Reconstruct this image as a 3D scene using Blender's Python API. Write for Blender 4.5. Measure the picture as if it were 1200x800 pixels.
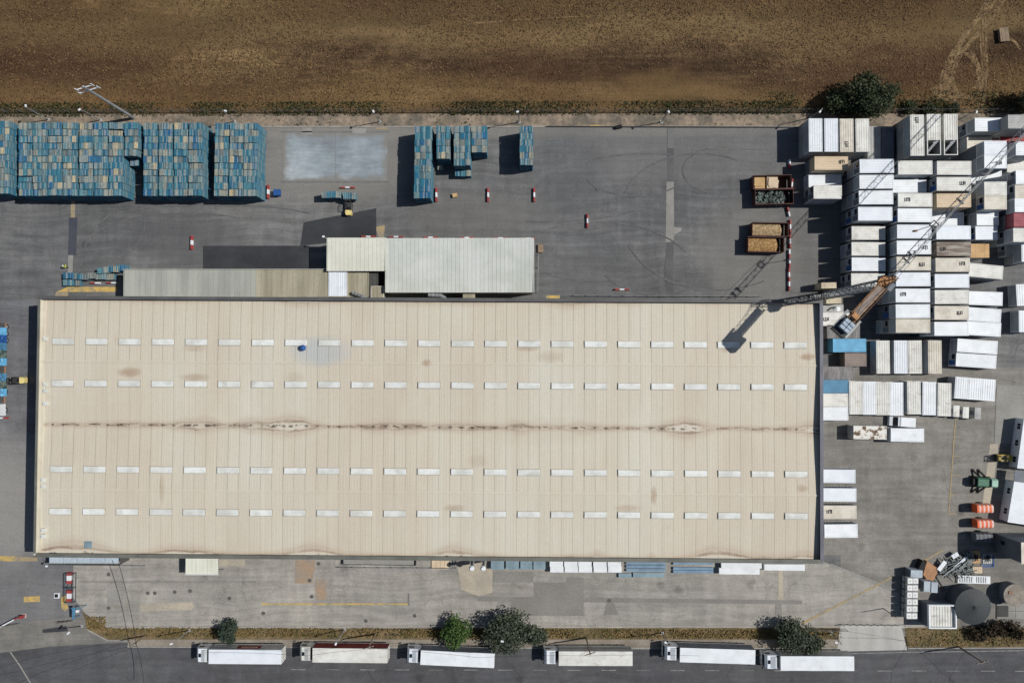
import bpy, math, random
import numpy as np
from mathutils import Vector, Matrix

random.seed(7)
for o in list(bpy.data.objects):
    bpy.data.objects.remove(o)
SC = bpy.context.scene
COL = SC.collection

# ------------------------------------------------------------------ camera
H = 150.0                     # flying height, metres
F = 933.0                     # focal length in pixels of the 1200 px wide photograph
cam_d = bpy.data.cameras.new('camera')
cam = bpy.data.objects.new('camera', cam_d)
COL.objects.link(cam)
cam_d.sensor_width = 36.0
cam_d.lens = 36.0 * F / 1200.0
cam_d.clip_start = 1.0
cam_d.clip_end = 12000.0
NADIR = Vector(((609 - 600) / F, -(420 - 400) / F, -1.0))   # the straight-down ray
ROT = NADIR.rotation_difference(Vector((0, 0, -1)))
cam.rotation_mode = 'QUATERNION'
cam.rotation_quaternion = ROT
cam.location = (0, 0, H)
SC.camera = cam

# ------------------------------------------------------------------ sky, sun, exposure
SUN = Vector((0.80, 0.135, 1.0))          # towards the sun
elev = math.atan2(1.0, math.hypot(SUN.x, SUN.y))
azim = math.atan2(SUN.x, SUN.y)
world = bpy.data.worlds.new('World')
SC.world = world
world.use_nodes = True
wn = world.node_tree
sky = wn.nodes.new('ShaderNodeTexSky')
sky.sky_type = 'NISHITA'
sky.sun_disc = False
sky.sun_elevation = elev
sky.sun_rotation = azim
sky.air_density = 1.0
sky.dust_density = 0.8
wn.links.new(sky.outputs[0], wn.nodes['Background'].inputs[0])
wn.nodes['Background'].inputs[1].default_value = 0.055
sun_d = bpy.data.lights.new('sun', 'SUN')
sun_d.energy = 3.9
sun_d.angle = math.radians(0.5)
sun_d.color = (1.0, 0.975, 0.935)
sun = bpy.data.objects.new('sun', sun_d)
sun.rotation_euler = (-SUN).to_track_quat('-Z', 'Y').to_euler()
sun.location = (60, 10, 90)
COL.objects.link(sun)
SC.view_settings.view_transform = 'Standard'
SC.view_settings.look = 'None'
SC.view_settings.exposure = 0.0
SC.view_settings.gamma = 1.0
SC.render.engine = 'CYCLES'
SC.render.resolution_x = 1024
SC.render.resolution_y = 682


def P(px, py, z=0.0):
    """world point at height z seen at photograph pixel (px, py)"""
    r = ROT @ Vector(((px - 600) / F, -(py - 400) / F, -1.0))
    t = (H - z) / -r.z
    return Vector((r.x * t, r.y * t, z))


def V2(px, py, z=0.0):
    p = P(px, py, z)
    return (p.x, p.y)


# ------------------------------------------------------------------ mesh helpers
class MB:
    def __init__(s):
        s.v = []
        s.f = []

    def box(s, x0, y0, z0, x1, y1, z1):
        b = len(s.v)
        s.v += [(x0, y0, z0), (x1, y0, z0), (x1, y1, z0), (x0, y1, z0),
                (x0, y0, z1), (x1, y0, z1), (x1, y1, z1), (x0, y1, z1)]
        s.f += [tuple(b + i for i in q) for q in
                ((3, 2, 1, 0), (4, 5, 6, 7), (0, 1, 5, 4), (1, 2, 6, 5), (2, 3, 7, 6), (3, 0, 4, 7))]
        return s

    def cbox(s, cx, cy, cz, sx, sy, sz, rz=0.0, tx=1.0, ty=1.0):
        b = len(s.v)
        c, n = math.cos(rz), math.sin(rz)
        for dz, kx, ky in ((-.5, 1, 1), (.5, tx, ty)):
            for dx, dy in ((-.5, -.5), (.5, -.5), (.5, .5), (-.5, .5)):
                x, y = dx * sx * kx, dy * sy * ky
                s.v.append((cx + x * c - y * n, cy + x * n + y * c, cz + dz * sz))
        s.f += [tuple(b + i for i in q) for q in
                ((3, 2, 1, 0), (4, 5, 6, 7), (0, 1, 5, 4), (1, 2, 6, 5), (2, 3, 7, 6), (3, 0, 4, 7))]
        return s

    def cyl(s, p0, p1, r0, r1=None, n=8, caps=True):
        r1 = r0 if r1 is None else r1
        p0, p1 = Vector(p0), Vector(p1)
        d = (p1 - p0)
        if d.length < 1e-6:
            return s
        d.normalize()
        a = d.orthogonal().normalized()
        c = d.cross(a)
        b = len(s.v)
        for p, r in ((p0, r0), (p1, r1)):
            for i in range(n):
                t = 2 * math.pi * i / n
                s.v.append(tuple(p + (a * math.cos(t) + c * math.sin(t)) * r))
        for i in range(n):
            j = (i + 1) % n
            s.f.append((b + i, b + j, b + n + j, b + n + i))
        if caps:
            s.f.append(tuple(b + n - 1 - i for i in range(n)))
            s.f.append(tuple(b + n + i for i in range(n)))
        return s

    def bar(s, p0, p1, w, h=None):
        """square bar between two points"""
        h = w if h is None else h
        p0, p1 = Vector(p0), Vector(p1)
        d = (p1 - p0).normalized()
        up = Vector((0, 0, 1)) if abs(d.z) < 0.95 else Vector((1, 0, 0))
        a = d.cross(up).normalized() * (w / 2)
        u = a.cross(d).normalized() * (h / 2)
        b = len(s.v)
        for p in (p0, p1):
            for q in (-a - u, a - u, a + u, -a + u):
                s.v.append(tuple(p + q))
        s.f += [tuple(b + i for i in q) for q in
                ((0, 1, 2, 3), (7, 6, 5, 4), (4, 5, 1, 0), (5, 6, 2, 1), (6, 7, 3, 2), (7, 4, 0, 3))]
        return s

    def prism(s, pts, z0, z1, k=1.0):
        b = len(s.v)
        n = len(pts)
        area = sum(pts[i][0] * pts[(i + 1) % n][1] - pts[(i + 1) % n][0] * pts[i][1] for i in range(n))
        if area < 0:
            pts = pts[::-1]
        cx = sum(p[0] for p in pts) / n
        cy = sum(p[1] for p in pts) / n
        for p in pts:
            s.v.append((p[0], p[1], z0))
        for p in pts:
            s.v.append((cx + (p[0] - cx) * k, cy + (p[1] - cy) * k, z1))
        s.f.append(tuple(b + n - 1 - i for i in range(n)))
        s.f.append(tuple(b + n + i for i in range(n)))
        for i in range(n):
            j = (i + 1) % n
            s.f.append((b + i, b + j, b + n + j, b + n + i))
        return s

    def sheet(s, pts, z):
        n = len(pts)
        area = sum(pts[i][0] * pts[(i + 1) % n][1] - pts[(i + 1) % n][0] * pts[i][1] for i in range(n))
        if area < 0:
            pts = pts[::-1]
        b = len(s.v)
        s.v += [(p[0], p[1], z) for p in pts]
        s.f.append(tuple(range(b, b + n)))
        return s

    def poly(s, pts):
        b = len(s.v)
        s.v += [tuple(p) for p in pts]
        s.f.append(tuple(range(b, b + len(pts))))
        return s

    def profile(s, prof, x0, x1):
        """profile in (y,z), counter-clockwise seen from +x, swept along x"""
        b = len(s.v)
        n = len(prof)
        for x in (x0, x1):
            for y, z in prof:
                s.v.append((x, y, z))
        for i in range(n):
            j = (i + 1) % n
            s.f.append((b + i, b + j, b + n + j, b + n + i))
        s.f.append(tuple(b + n - 1 - i for i in range(n)))
        s.f.append(tuple(b + n + i for i in range(n)))
        return s

    def profile_y(s, prof, y0, y1):
        """profile in (x,z) swept along y"""
        b = len(s.v)
        n = len(prof)
        for y in (y0, y1):
            for x, z in prof:
                s.v.append((x, y, z))
        for i in range(n):
            j = (i + 1) % n
            s.f.append((b + i, b + n + i, b + n + j, b + j))
        s.f.append(tuple(b + i for i in range(n)))
        s.f.append(tuple(b + n + n - 1 - i for i in range(n)))
        return s

    def mesh(s, name, mat=None, smooth=False):
        m = bpy.data.meshes.new(name)
        m.from_pydata(s.v, [], s.f)
        if mat:
            m.materials.append(mat)
        if smooth:
            m.polygons.foreach_set('use_smooth', [True] * len(m.polygons))
        m.update()
        return m


def obj(name, mesh, parent=None, loc=(0, 0, 0), rot=(0, 0, 0), kind=None, mat=None, smooth=False):
    if isinstance(mesh, MB):
        mesh = mesh.mesh(name, mat, smooth)
    o = bpy.data.objects.new(name, mesh)
    COL.objects.link(o)
    o.location = loc
    o.rotation_euler = rot
    if parent:
        o.parent = parent
    if kind:
        o['kind'] = kind
    return o


def tag(o, label, cat, group=None):
    o['label'] = label
    o['category'] = cat
    if group:
        o['group'] = group
    return o


def thing(name, label, cat, loc=(0, 0, 0), rz=0.0, group=None):
    o = bpy.data.objects.new(name, None)
    o.empty_display_size = 0.5
    COL.objects.link(o)
    o.location = loc
    o.rotation_euler = (0, 0, rz)
    return tag(o, label, cat, group)


def dup(root, loc, rz, label, group=None):
    r = root.copy()
    COL.objects.link(r)
    r.location = loc
    r.rotation_euler = (0, 0, rz)
    r['label'] = label
    if group:
        r['group'] = group
    for ch in list(root.children):
        c = ch.copy()
        COL.objects.link(c)
        c.parent = r
        for g in list(ch.children):
            d = g.copy()
            COL.objects.link(d)
            d.parent = c
    return r


ORD = ['first', 'second', 'third', 'fourth', 'fifth', 'sixth', 'seventh', 'eighth', 'ninth', 'tenth',
       'eleventh', 'twelfth', 'thirteenth', 'fourteenth', 'fifteenth', 'sixteenth', 'seventeenth', 'eighteenth']


# ------------------------------------------------------------------ materials
def lin(c):
    c = c / 255.0
    return c / 12.92 if c <= 0.04045 else ((c + 0.055) / 1.055) ** 2.4


def C(r, g, b, k=1.0):
    return (lin(r) * k, lin(g) * k, lin(b) * k, 1.0)


class NT:
    """tiny node-tree writer"""
    def __init__(s, name, rough=0.8, metal=0.0, spec=0.3):
        s.m = bpy.data.materials.new(name)
        s.m.use_nodes = True
        s.t = s.m.node_tree
        s.b = s.t.nodes['Principled BSDF']
        s.b.inputs['Roughness'].default_value = rough
        s.b.inputs['Metallic'].default_value = metal
        s.b.inputs['Specular IOR Level'].default_value = spec

    def node(s, typ, **kw):
        n = s.t.nodes.new(typ)
        for k, v in kw.items():
            setattr(n, k, v)
        return n

    def put(s, n, key, v):
        if hasattr(v, 'is_output') or isinstance(v, bpy.types.NodeSocket):
            s.t.links.new(v, n.inputs[key])
        else:
            n.inputs[key].default_value = v

    def pos(s):
        return s.node('ShaderNodeNewGeometry').outputs['Position']

    def mapping(s, vec, loc=(0, 0, 0), rot=(0, 0, 0), sc=(1, 1, 1)):
        n = s.node('ShaderNodeMapping')
        s.put(n, 'Vector', vec)
        n.inputs['Location'].default_value = loc
        n.inputs['Rotation'].default_value = rot
        n.inputs['Scale'].default_value = sc
        return n.outputs[0]

    def noise(s, vec, scale, detail=4.0, rough=0.55, dist=0.0):
        n = s.node('ShaderNodeTexNoise')
        s.put(n, 'Vector', vec)
        n.inputs['Scale'].default_value = scale
        n.inputs['Detail'].default_value = detail
        n.inputs['Roughness'].default_value = rough
        n.inputs['Distortion'].default_value = dist
        return n.outputs['Fac']

    def math(s, op, a, b=0.0, c=0.0, clamp=False):
        n = s.node('ShaderNodeMath', operation=op, use_clamp=clamp)
        s.put(n, 0, a)
        s.put(n, 1, b)
        s.put(n, 2, c)
        return n.outputs[0]

    def rng(s, v, a, b, c=0.0, d=1.0, smooth=True):
        n = s.node('ShaderNodeMapRange', interpolation_type='SMOOTHSTEP' if smooth else 'LINEAR')
        s.put(n, 0, v)
        for i, x in enumerate((a, b, c, d)):
            s.put(n, i + 1, x)
        return n.outputs[0]

    def mix(s, f, a, b, mode='MIX'):
        n = s.node('ShaderNodeMix', data_type='RGBA', blend_type=mode)
        s.put(n, 0, f)
        s.put(n, 6, a)
        s.put(n, 7, b)
        return n.outputs[2]

    def ramp(s, f, stops, interp='LINEAR'):
        n = s.node('ShaderNodeValToRGB')
        s.put(n, 0, f)
        r = n.color_ramp
        r.interpolation = interp
        while len(r.elements) < len(stops):
            r.elements.new(0.5)
        for e, (p, c) in zip(r.elements, stops):
            e.position = p
            e.color = c
        return n.outputs[0]

    def gain(s, col, f):
        """multiply a colour by a scalar socket"""
        n = s.node('ShaderNodeVectorMath', operation='SCALE')
        s.put(n, 0, col)
        s.put(n, 'Scale', f)
        return n.outputs[0]

    def bump(s, h, strength, dist=0.1):
        n = s.node('ShaderNodeBump')
        n.inputs['Strength'].default_value = strength
        n.inputs['Distance'].default_value = dist
        s.put(n, 'Height', h)
        s.t.links.new(n.outputs[0], s.b.inputs['Normal'])

    def done(s, col):
        s.put(s.b, 'Base Color', col)
        return s.m


def M(name, c1, c2=None, scale=0.6, rough=0.75, metal=0.0, spec=0.3, fine=0.12, fscale=6.0, bump=0.0,
      stretch=(1, 1, 1), objrand=0.0, dirt=0.0):
    t = NT(name, rough, metal, spec)
    v = t.mapping(t.pos(), sc=stretch)
    n1 = t.rng(t.noise(v, scale, 5.0), 0.35, 0.68)
    col = t.mix(n1, c1, c2 if c2 else tuple(x * 0.8 for x in c1[:3]) + (1,))
    n2 = t.noise(v, fscale, 3.0)
    g = t.rng(n2, 0.25, 0.75, 1 - fine, 1 + fine)
    if objrand:
        r = t.node('ShaderNodeObjectInfo').outputs['Random']
        g = t.math('MULTIPLY', g, t.rng(r, 0, 1, 1 - objrand, 1 + objrand, False))
    col = t.gain(col, g)
    if dirt:
        dn = t.noise(t.mapping(t.pos(), sc=(.6, 1, 1)), 0.8, 6.0, 0.72)
        col = t.mix(t.rng(dn, 0.52, 0.72, 0.0, dirt), col, C(150, 136, 116))
        dr = t.noise(t.pos(), 2.2, 4.0, 0.7)
        col = t.mix(t.rng(dr, 0.66, 0.74, 0.0, dirt * .8), col, C(112, 98, 84))
    if bump:
        t.bump(n2, bump, 0.05)
    return t.done(col)


def asphalt(name, dark, mid, light, streak=1.0, k=1.0, ang=0.0, dust=()):
    """worn paving: big patches, drag marks, oil spots, grit"""
    t = NT(name, 0.88, 0, 0.25)
    p = t.pos()
    big = t.noise(p, 0.035, 6.0, 0.6, 0.6)
    col = t.ramp(big, [(0.28, dark), (0.5, mid), (0.72, light)])
    v = t.mapping(p, rot=(0, 0, ang), sc=(0.05, 0.9, 1))
    wob = t.noise(p, 0.05, 2.0)
    va = t.node('ShaderNodeVectorMath', operation='ADD')
    t.put(va, 0, v)
    sc = t.node('ShaderNodeVectorMath', operation='SCALE')
    t.put(sc, 0, (0.0, 10.0, 0.0))
    t.put(sc, 'Scale', t.math('MULTIPLY', wob, 0.4))
    t.put(va, 1, sc.outputs[0])
    st = t.noise(va.outputs[0], 1.0, 6.0, 0.62)
    col = t.gain(col, t.rng(st, 0.3, 0.72, 1 - 0.24 * streak, 1 + 0.24 * streak))
    v2 = t.mapping(p, sc=(0.55, 0.04, 1))
    st2 = t.noise(v2, 1.0, 4.0, 0.6)
    col = t.gain(col, t.rng(st2, 0.35, 0.7, 1 - 0.10 * streak, 1 + 0.10 * streak))
    ro = t.noise(p, 0.35, 6.0, 0.7)
    col = t.gain(col, t.rng(ro, 0.3, 0.7, 0.86, 1.14))
    vo = t.node('ShaderNodeTexVoronoi')
    vo.inputs['Scale'].default_value = 0.11
    t.put(vo, 'Vector', p)
    spot = t.rng(t.math('ADD', vo.outputs['Distance'], t.math('MULTIPLY', t.noise(p, 1.6, 3.0), 0.12)), 0.10, 0.19)
    col = t.gain(col, t.rng(spot, 0, 1, 0.72, 1.0))
    # cracks
    vc = t.node('ShaderNodeTexVoronoi', feature='DISTANCE_TO_EDGE')
    vc.inputs['Scale'].default_value = 0.09
    wv = t.node('ShaderNodeVectorMath', operation='ADD')
    t.put(wv, 0, p)
    nn = t.node('ShaderNodeTexNoise')
    nn.inputs['Scale'].default_value = 0.4
    t.put(nn, 'Vector', p)
    s3 = t.node('ShaderNodeVectorMath', operation='SCALE')
    t.put(s3, 0, nn.outputs['Color'])
    t.put(s3, 'Scale', 3.0)
    t.put(wv, 1, s3.outputs[0])
    t.put(vc, 'Vector', wv.outputs[0])
    cr = t.rng(vc.outputs['Distance'], 0.0, 0.012)
    col = t.gain(col, t.rng(cr, 0, 1, 0.86, 1.0))
    if dust:
        sp = t.node('ShaderNodeSeparateXYZ')
        t.put(sp, 0, p)
        nz = t.math('MULTIPLY', t.math('SUBTRACT', t.noise(p, 0.12, 5.0, 0.65), 0.5), 1.6)
        for (cx, cy, rx, ry, c, a) in dust:
            q = P(cx, cy)
            dx = t.math('DIVIDE', t.math('SUBTRACT', sp.outputs[0], q.x), rx * H / F)
            dy = t.math('DIVIDE', t.math('SUBTRACT', sp.outputs[1], q.y), ry * H / F)
            rr = t.math('ADD', t.math('ADD', t.math('MULTIPLY', dx, dx), t.math('MULTIPLY', dy, dy)), nz)
            col = t.mix(t.rng(rr, 0.25, 1.5, a, 0.0), col, c)
    sw = t.noise(t.mapping(p, sc=(.5, 1.2, 1)), 0.35, 5.0, 0.6, 1.6)
    ridge = t.rng(t.math('ABSOLUTE', t.math('SUBTRACT', sw, 0.5)), 0.0, 0.022, 1.0, 0.0)
    ridge = t.math('MULTIPLY', ridge, t.rng(t.noise(p, 0.05, 3.0), .42, .6))
    col = t.gain(col, t.rng(ridge, 0, 1, 1.0, 1.0 + .16 * streak))
    sw2 = t.noise(t.mapping(p, sc=(1.0, .4, 1)), 0.3, 5.0, 0.6, 2.0)
    ridge2 = t.rng(t.math('ABSOLUTE', t.math('SUBTRACT', sw2, 0.5)), 0.0, 0.02, 1.0, 0.0)
    ridge2 = t.math('MULTIPLY', ridge2, t.rng(t.noise(p, 0.06, 3.0), .4, .6, 1.0, 0.0))
    col = t.gain(col, t.rng(ridge2, 0, 1, 1.0, 1.0 - .16 * streak))
    fi = t.noise(p, 4.0, 4.0, 0.75)
    col = t.gain(col, t.rng(fi, 0.28, 0.72, 0.84, 1.16))
    t.bump(fi, 0.25, 0.03)
    return t.done(col)


YARD = asphalt('yard_asphalt', C(86, 87, 87), C(102, 102, 102), C(122, 121, 118), 0.8, dust=[(395, 190, 110, 52, C(128, 125, 119), .8), (480, 150, 520, 14, C(134, 130, 123), .6), (800, 180, 130, 40, C(116, 114, 111), .5),
    (880, 300, 60, 70, C(122, 119, 114), .6), (560, 250, 90, 30, C(112, 110, 106), .5), (215, 280, 70, 34, C(84, 84, 85), .6), (660, 200, 60, 60, C(92, 93, 94), .4), (700, 320, 70, 26, C(94, 94, 94), .4), (1000, 250, 90, 120, C(116, 113, 108), .5)])
WEST = asphalt('west_asphalt', C(96, 96, 98), C(108, 108, 110), C(120, 119, 118), 0.6, dust=[(10, 585, 70, 75, C(142, 139, 134), .85), (30, 700, 80, 40, C(122, 120, 117), .4)])
FRONT = asphalt('front_concrete', C(136, 133, 127), C(152, 148, 140), C(166, 160, 150), 0.6)
EAST = asphalt('east_concrete', C(106, 104, 99), C(122, 119, 113), C(138, 134, 127), 0.6, ang=1.2)
ROAD = asphalt('road_asphalt', C(74, 74, 76), C(82, 82, 84), C(92, 92, 93), 0.5)
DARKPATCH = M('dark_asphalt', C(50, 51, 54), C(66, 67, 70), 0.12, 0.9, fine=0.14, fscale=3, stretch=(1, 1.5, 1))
BLUEPATCH = M('blue_asphalt', C(66, 68, 78), C(72, 74, 82), 0.3, 0.9, fine=0.12, fscale=4)
MIDPATCH = M('mid_asphalt', C(124, 121, 115), C(134, 131, 125), 0.16, 0.9, fine=0.12, fscale=3)
YARDPATCH = M('yard_patch', C(108, 108, 107), C(116, 115, 113), 0.16, 0.9, fine=0.12, fscale=3)
DIMPATCH = M('dim_asphalt', C(84, 84, 84), C(96, 96, 95), 0.16, 0.9, fine=0.12, fscale=3)
PALEPATCH = M('pale_concrete', C(178, 168, 150), C(158, 150, 136), 0.25, 0.9, fine=0.10, fscale=3)
GREYPALE = M('grey_concrete', C(146, 144, 138), C(132, 130, 124), 0.2, 0.9, fine=0.10, fscale=3)
RUSTPATCH = M('rusty_paving', C(160, 136, 112), C(146, 136, 124), 0.3, 0.9, fine=0.1, fscale=3)
def pad_mat():
    t = NT('pad_concrete', 0.88)
    p = t.pos()
    n = t.noise(p, 0.10, 6.0, 0.65)
    col = t.ramp(n, [(0.32, C(118, 123, 127)), (0.48, C(136, 145, 150)), (0.62, C(158, 166, 170)), (0.74, C(176, 182, 184))])
    sc = t.noise(t.mapping(p, rot=(0, 0, .4), sc=(.25, 1.6, 1)), 1.0, 5.0, .7)
    col = t.gain(col, t.rng(sc, .3, .7, .86, 1.12))
    sp = t.node('ShaderNodeSeparateXYZ')
    t.put(sp, 0, p)
    a, b = P(331, 155), P(455, 213)
    ex = t.math('MINIMUM', t.math('SUBTRACT', sp.outputs[0], a.x), t.math('SUBTRACT', b.x, sp.outputs[0]))
    ey = t.math('MINIMUM', t.math('SUBTRACT', a.y, sp.outputs[1]), t.math('SUBTRACT', sp.outputs[1], b.y))
    e = t.math('ADD', t.math('MINIMUM', ex, ey), t.math('MULTIPLY', t.math('SUBTRACT', t.noise(p, .5, 4.0), .5), 3.0))
    return t.done(t.mix(t.rng(e, 0.0, 1.6, 1.0, 0.0), col, C(126, 123, 117)))


PAD = pad_mat()
SIDEWALK = M('sidewalk_concrete', C(142, 133, 121), C(124, 115, 103), 0.25, 0.9, fine=0.14, fscale=3)
KERB = M('kerb_concrete', C(160, 156, 148), C(138, 134, 128), 0.5, 0.9)
RAMP = M('ramp_concrete', C(176, 174, 168), C(160, 158, 152), 0.2, 0.9, fine=0.1, stretch=(2, .3, 1))
EMBANK = M('embankment_earth', C(142, 127, 110), C(104, 97, 86), 0.28, 0.95, fine=0.28, fscale=1.4, bump=0.5)
VERGE = M('verge_earth', C(92, 84, 58), C(122, 104, 76), 0.3, 0.95, fine=0.3, fscale=2.0, bump=0.6)
YELLOW = M('yellow_paint', C(196, 164, 92), C(150, 138, 108), 0.8, 0.8, fine=0.2)
TANYELLOW = M('faded_yellow_paint', C(164, 144, 108), C(138, 130, 114), 0.5, 0.85, fine=0.2)
WHITELINE = M('white_paint_line', C(136, 136, 134), C(108, 108, 107), 0.9, 0.8, fine=0.2)
GREYLINE = M('worn_paint_line', C(116, 116, 113), C(98, 98, 97), 0.9, 0.8, fine=0.2)

WHITE = M('white_paint', C(226, 229, 231), C(214, 218, 220), 0.5, 0.5, fine=0.04, objrand=0.03, dirt=.2)
WHITE2 = M('bluish_white_paint', C(221, 225, 230), C(212, 217, 222), 0.5, 0.5, fine=0.04, objrand=0.03, dirt=.16)
OFFWHITE = M('aged_white_paint', C(219, 218, 211), C(202, 200, 192), 0.6, 0.6, fine=0.08, objrand=0.03, dirt=.5)
BEIGE = M('beige_paint', C(212, 206, 192), C(194, 187, 172), 0.6, 0.6, fine=0.07, objrand=0.03, dirt=.5)
TAN = M('tan_paint', C(210, 190, 162), C(198, 178, 150), 0.5, 0.7, fine=0.07)
ORANGETAN = M('plywood', C(200, 164, 118), C(180, 146, 104), 0.6, 0.8, fine=0.10)
GREYP = M('grey_paint', C(172, 172, 169), C(152, 152, 149), 0.5, 0.6, fine=0.1)
SLATE = M('slate_grey_paint', C(110, 116, 124), C(96, 102, 110), 0.4, 0.6, fine=0.1)
GALV = M('weathered_steel_sheet', C(92, 90, 90), C(128, 125, 123), 0.7, 0.55, fine=0.25, fscale=3, stretch=(1, .25, 1))
BROWNGREY = M('brown_grey_sheet', C(142, 128, 120), C(124, 112, 106), 0.5, 0.7, fine=0.15)
RUSTY = M('corroded_sheet', C(166, 158, 146), C(116, 104, 94), 0.7, 0.8, fine=0.25, stretch=(.3, 2, 1))
SKYBLUE = M('sky_blue_paint', C(104, 172, 206), C(92, 150, 184), 0.5, 0.55, fine=0.1)
MIDBLUE = M('mid_blue_paint', C(82, 134, 164), C(74, 120, 150), 0.5, 0.55, fine=0.1)
RED = M('red_paint', C(160, 70, 66), C(140, 58, 56), 0.8, 0.6, fine=0.1)
DUSTY = M('dusty_red_paint', C(164, 92, 98), C(146, 82, 88), 0.8, 0.7, fine=0.1)
MAROON = M('maroon_paint', C(122, 46, 52), C(100, 38, 44), 0.8, 0.6, fine=0.1)
DKBLUE = M('blue_paint', C(44, 88, 150), C(40, 78, 132), 0.8, 0.5, fine=0.08)
DKGREEN = M('green_paint', C(62, 108, 84), C(52, 92, 72), 0.8, 0.5, fine=0.08)
BLACK = M('black_rubber', C(30, 30, 32), C(22, 22, 24), 0.8, 0.7, fine=0.1)
GLASS = M('dark_glass', C(26, 32, 40), C(20, 26, 34), 0.8, 0.15, spec=0.6, fine=0.05)
DKGREY = M('dark_grey_metal', C(84, 84, 82), C(72, 72, 70), 0.6, 0.5, fine=0.1)
GREYMETAL = M('grey_metal', C(146, 148, 150), C(124, 126, 128), 0.6, 0.45, fine=0.1)
COPING = M('coping_metal', C(112, 112, 104), C(96, 96, 90), 0.3, 0.5, fine=0.08)
COPEDARK = M('dark_coping_metal', C(92, 91, 90), C(80, 80, 80), 0.3, 0.5, fine=0.08)
COPEBLUE = M('blue_grey_coping', C(106, 106, 116), C(94, 94, 104), 0.3, 0.5, fine=0.08)
SUNCREAM = M('sunlit_cream_cladding', C(206, 200, 182), C(194, 186, 168), 0.3, 0.6, fine=0.05)  # bright tone holds the sunlight on the west parapet's inner face
WALLM = M('grey_cladding', C(150, 148, 140), C(136, 134, 126), 0.2, 0.65, fine=0.05)
SKYL = M('skylight_sheet', C(220, 222, 217), C(198, 198, 190), 0.45, 0.5, fine=0.06, objrand=0.07, dirt=.22)
SKYF = M('skylight_kerb', C(170, 164, 150), C(146, 138, 122), 0.5, 0.6)
ORANGE = M('orange_paint', C(176, 122, 62), C(138, 94, 54), 0.8, 0.5, fine=0.1)
BRIGHTOR = M('bright_orange', C(228, 104, 58), C(210, 92, 50), 0.8, 0.5, fine=0.08)
YEL = M('yellow_machine_paint', C(206, 180, 72), C(186, 160, 62), 0.8, 0.45, fine=0.1)
PALEYEL = M('pale_yellow_paint', C(226, 208, 140), C(210, 190, 124), 0.8, 0.45, fine=0.1)
LATT = M('lattice_steel', C(128, 132, 136), C(104, 108, 112), 0.8, 0.5, fine=0.1)
CONCRETE = M('ballast_concrete', C(200, 188, 162), C(180, 168, 146), 0.5, 0.9, fine=0.1)
BINRED = M('maroon_bin_steel', C(84, 52, 46), C(62, 44, 42), 0.6, 0.7, fine=0.2)
CHIPS = M('wood_chips', C(172, 138, 90), C(134, 104, 68), 2.0, 0.95, fine=0.35, fscale=7, bump=0.8)
CHIPS2 = M('pale_wood_chips', C(178, 154, 118), C(136, 114, 86), 2.0, 0.95, fine=0.35, fscale=7, bump=0.8)
CARD = M('cardboard', C(196, 164, 116), C(176, 146, 104), 0.8, 0.9)
TEAL = M('teal_plastic', C(104, 116, 108), C(52, 68, 66), 1.2, 0.5, fine=0.25)
TANKM = M('tank_dark_sheet', C(58, 62, 64), C(50, 54, 56), 0.3, 0.6, fine=0.1)
TANKW = M('tank_wall', C(82, 88, 96), C(70, 76, 84), 0.3, 0.6, fine=0.1)
TIMBER = M('weathered_timber', C(140, 122, 100), C(112, 98, 82), 0.8, 0.9, fine=0.25)
TARP = M('brown_sheet', C(176, 132, 98), C(154, 116, 88), 0.5, 0.8, fine=0.15)
BARK = M('bark', C(86, 72, 58), C(64, 54, 44), 1.5, 0.95, fine=0.2)
HIVIS = M('hi_vis_cloth', C(204, 214, 70), C(190, 200, 60), 0.8, 0.8)
SKIN = M('skin', C(190, 140, 112), None, 1.0, 0.6)
NAVY = M('navy_cloth', C(40, 44, 58), None, 1.0, 0.9)
SHEETW = M('white_ribbed_sheet', C(204, 206, 200), C(192, 195, 187), 0.25, 0.55, fine=0.05, objrand=0.03)
SHEETC = M('cream_ribbed_sheet', C(213, 213, 200), C(204, 204, 190), 0.25, 0.55, fine=0.05, objrand=0.03)
SHEETG = M('grey_ribbed_sheet', C(164, 165, 156), C(148, 150, 143), 0.2, 0.55, fine=0.06, stretch=(2, .3, 1), objrand=0.03)
SHEETB = M('khaki_ribbed_sheet', C(166, 160, 140), C(146, 140, 120), 0.2, 0.6, fine=0.1, stretch=(2, .3, 1), objrand=0.06)
STAIR = M('stair_metal', C(150, 152, 154), C(130, 132, 134), 0.6, 0.6)
CABLE = M('cable_black', C(40, 40, 42), None, 1.0, 0.6)
STRIPE = M('orange_white', C(226, 190, 176), None, 0.8, 0.5)


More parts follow.
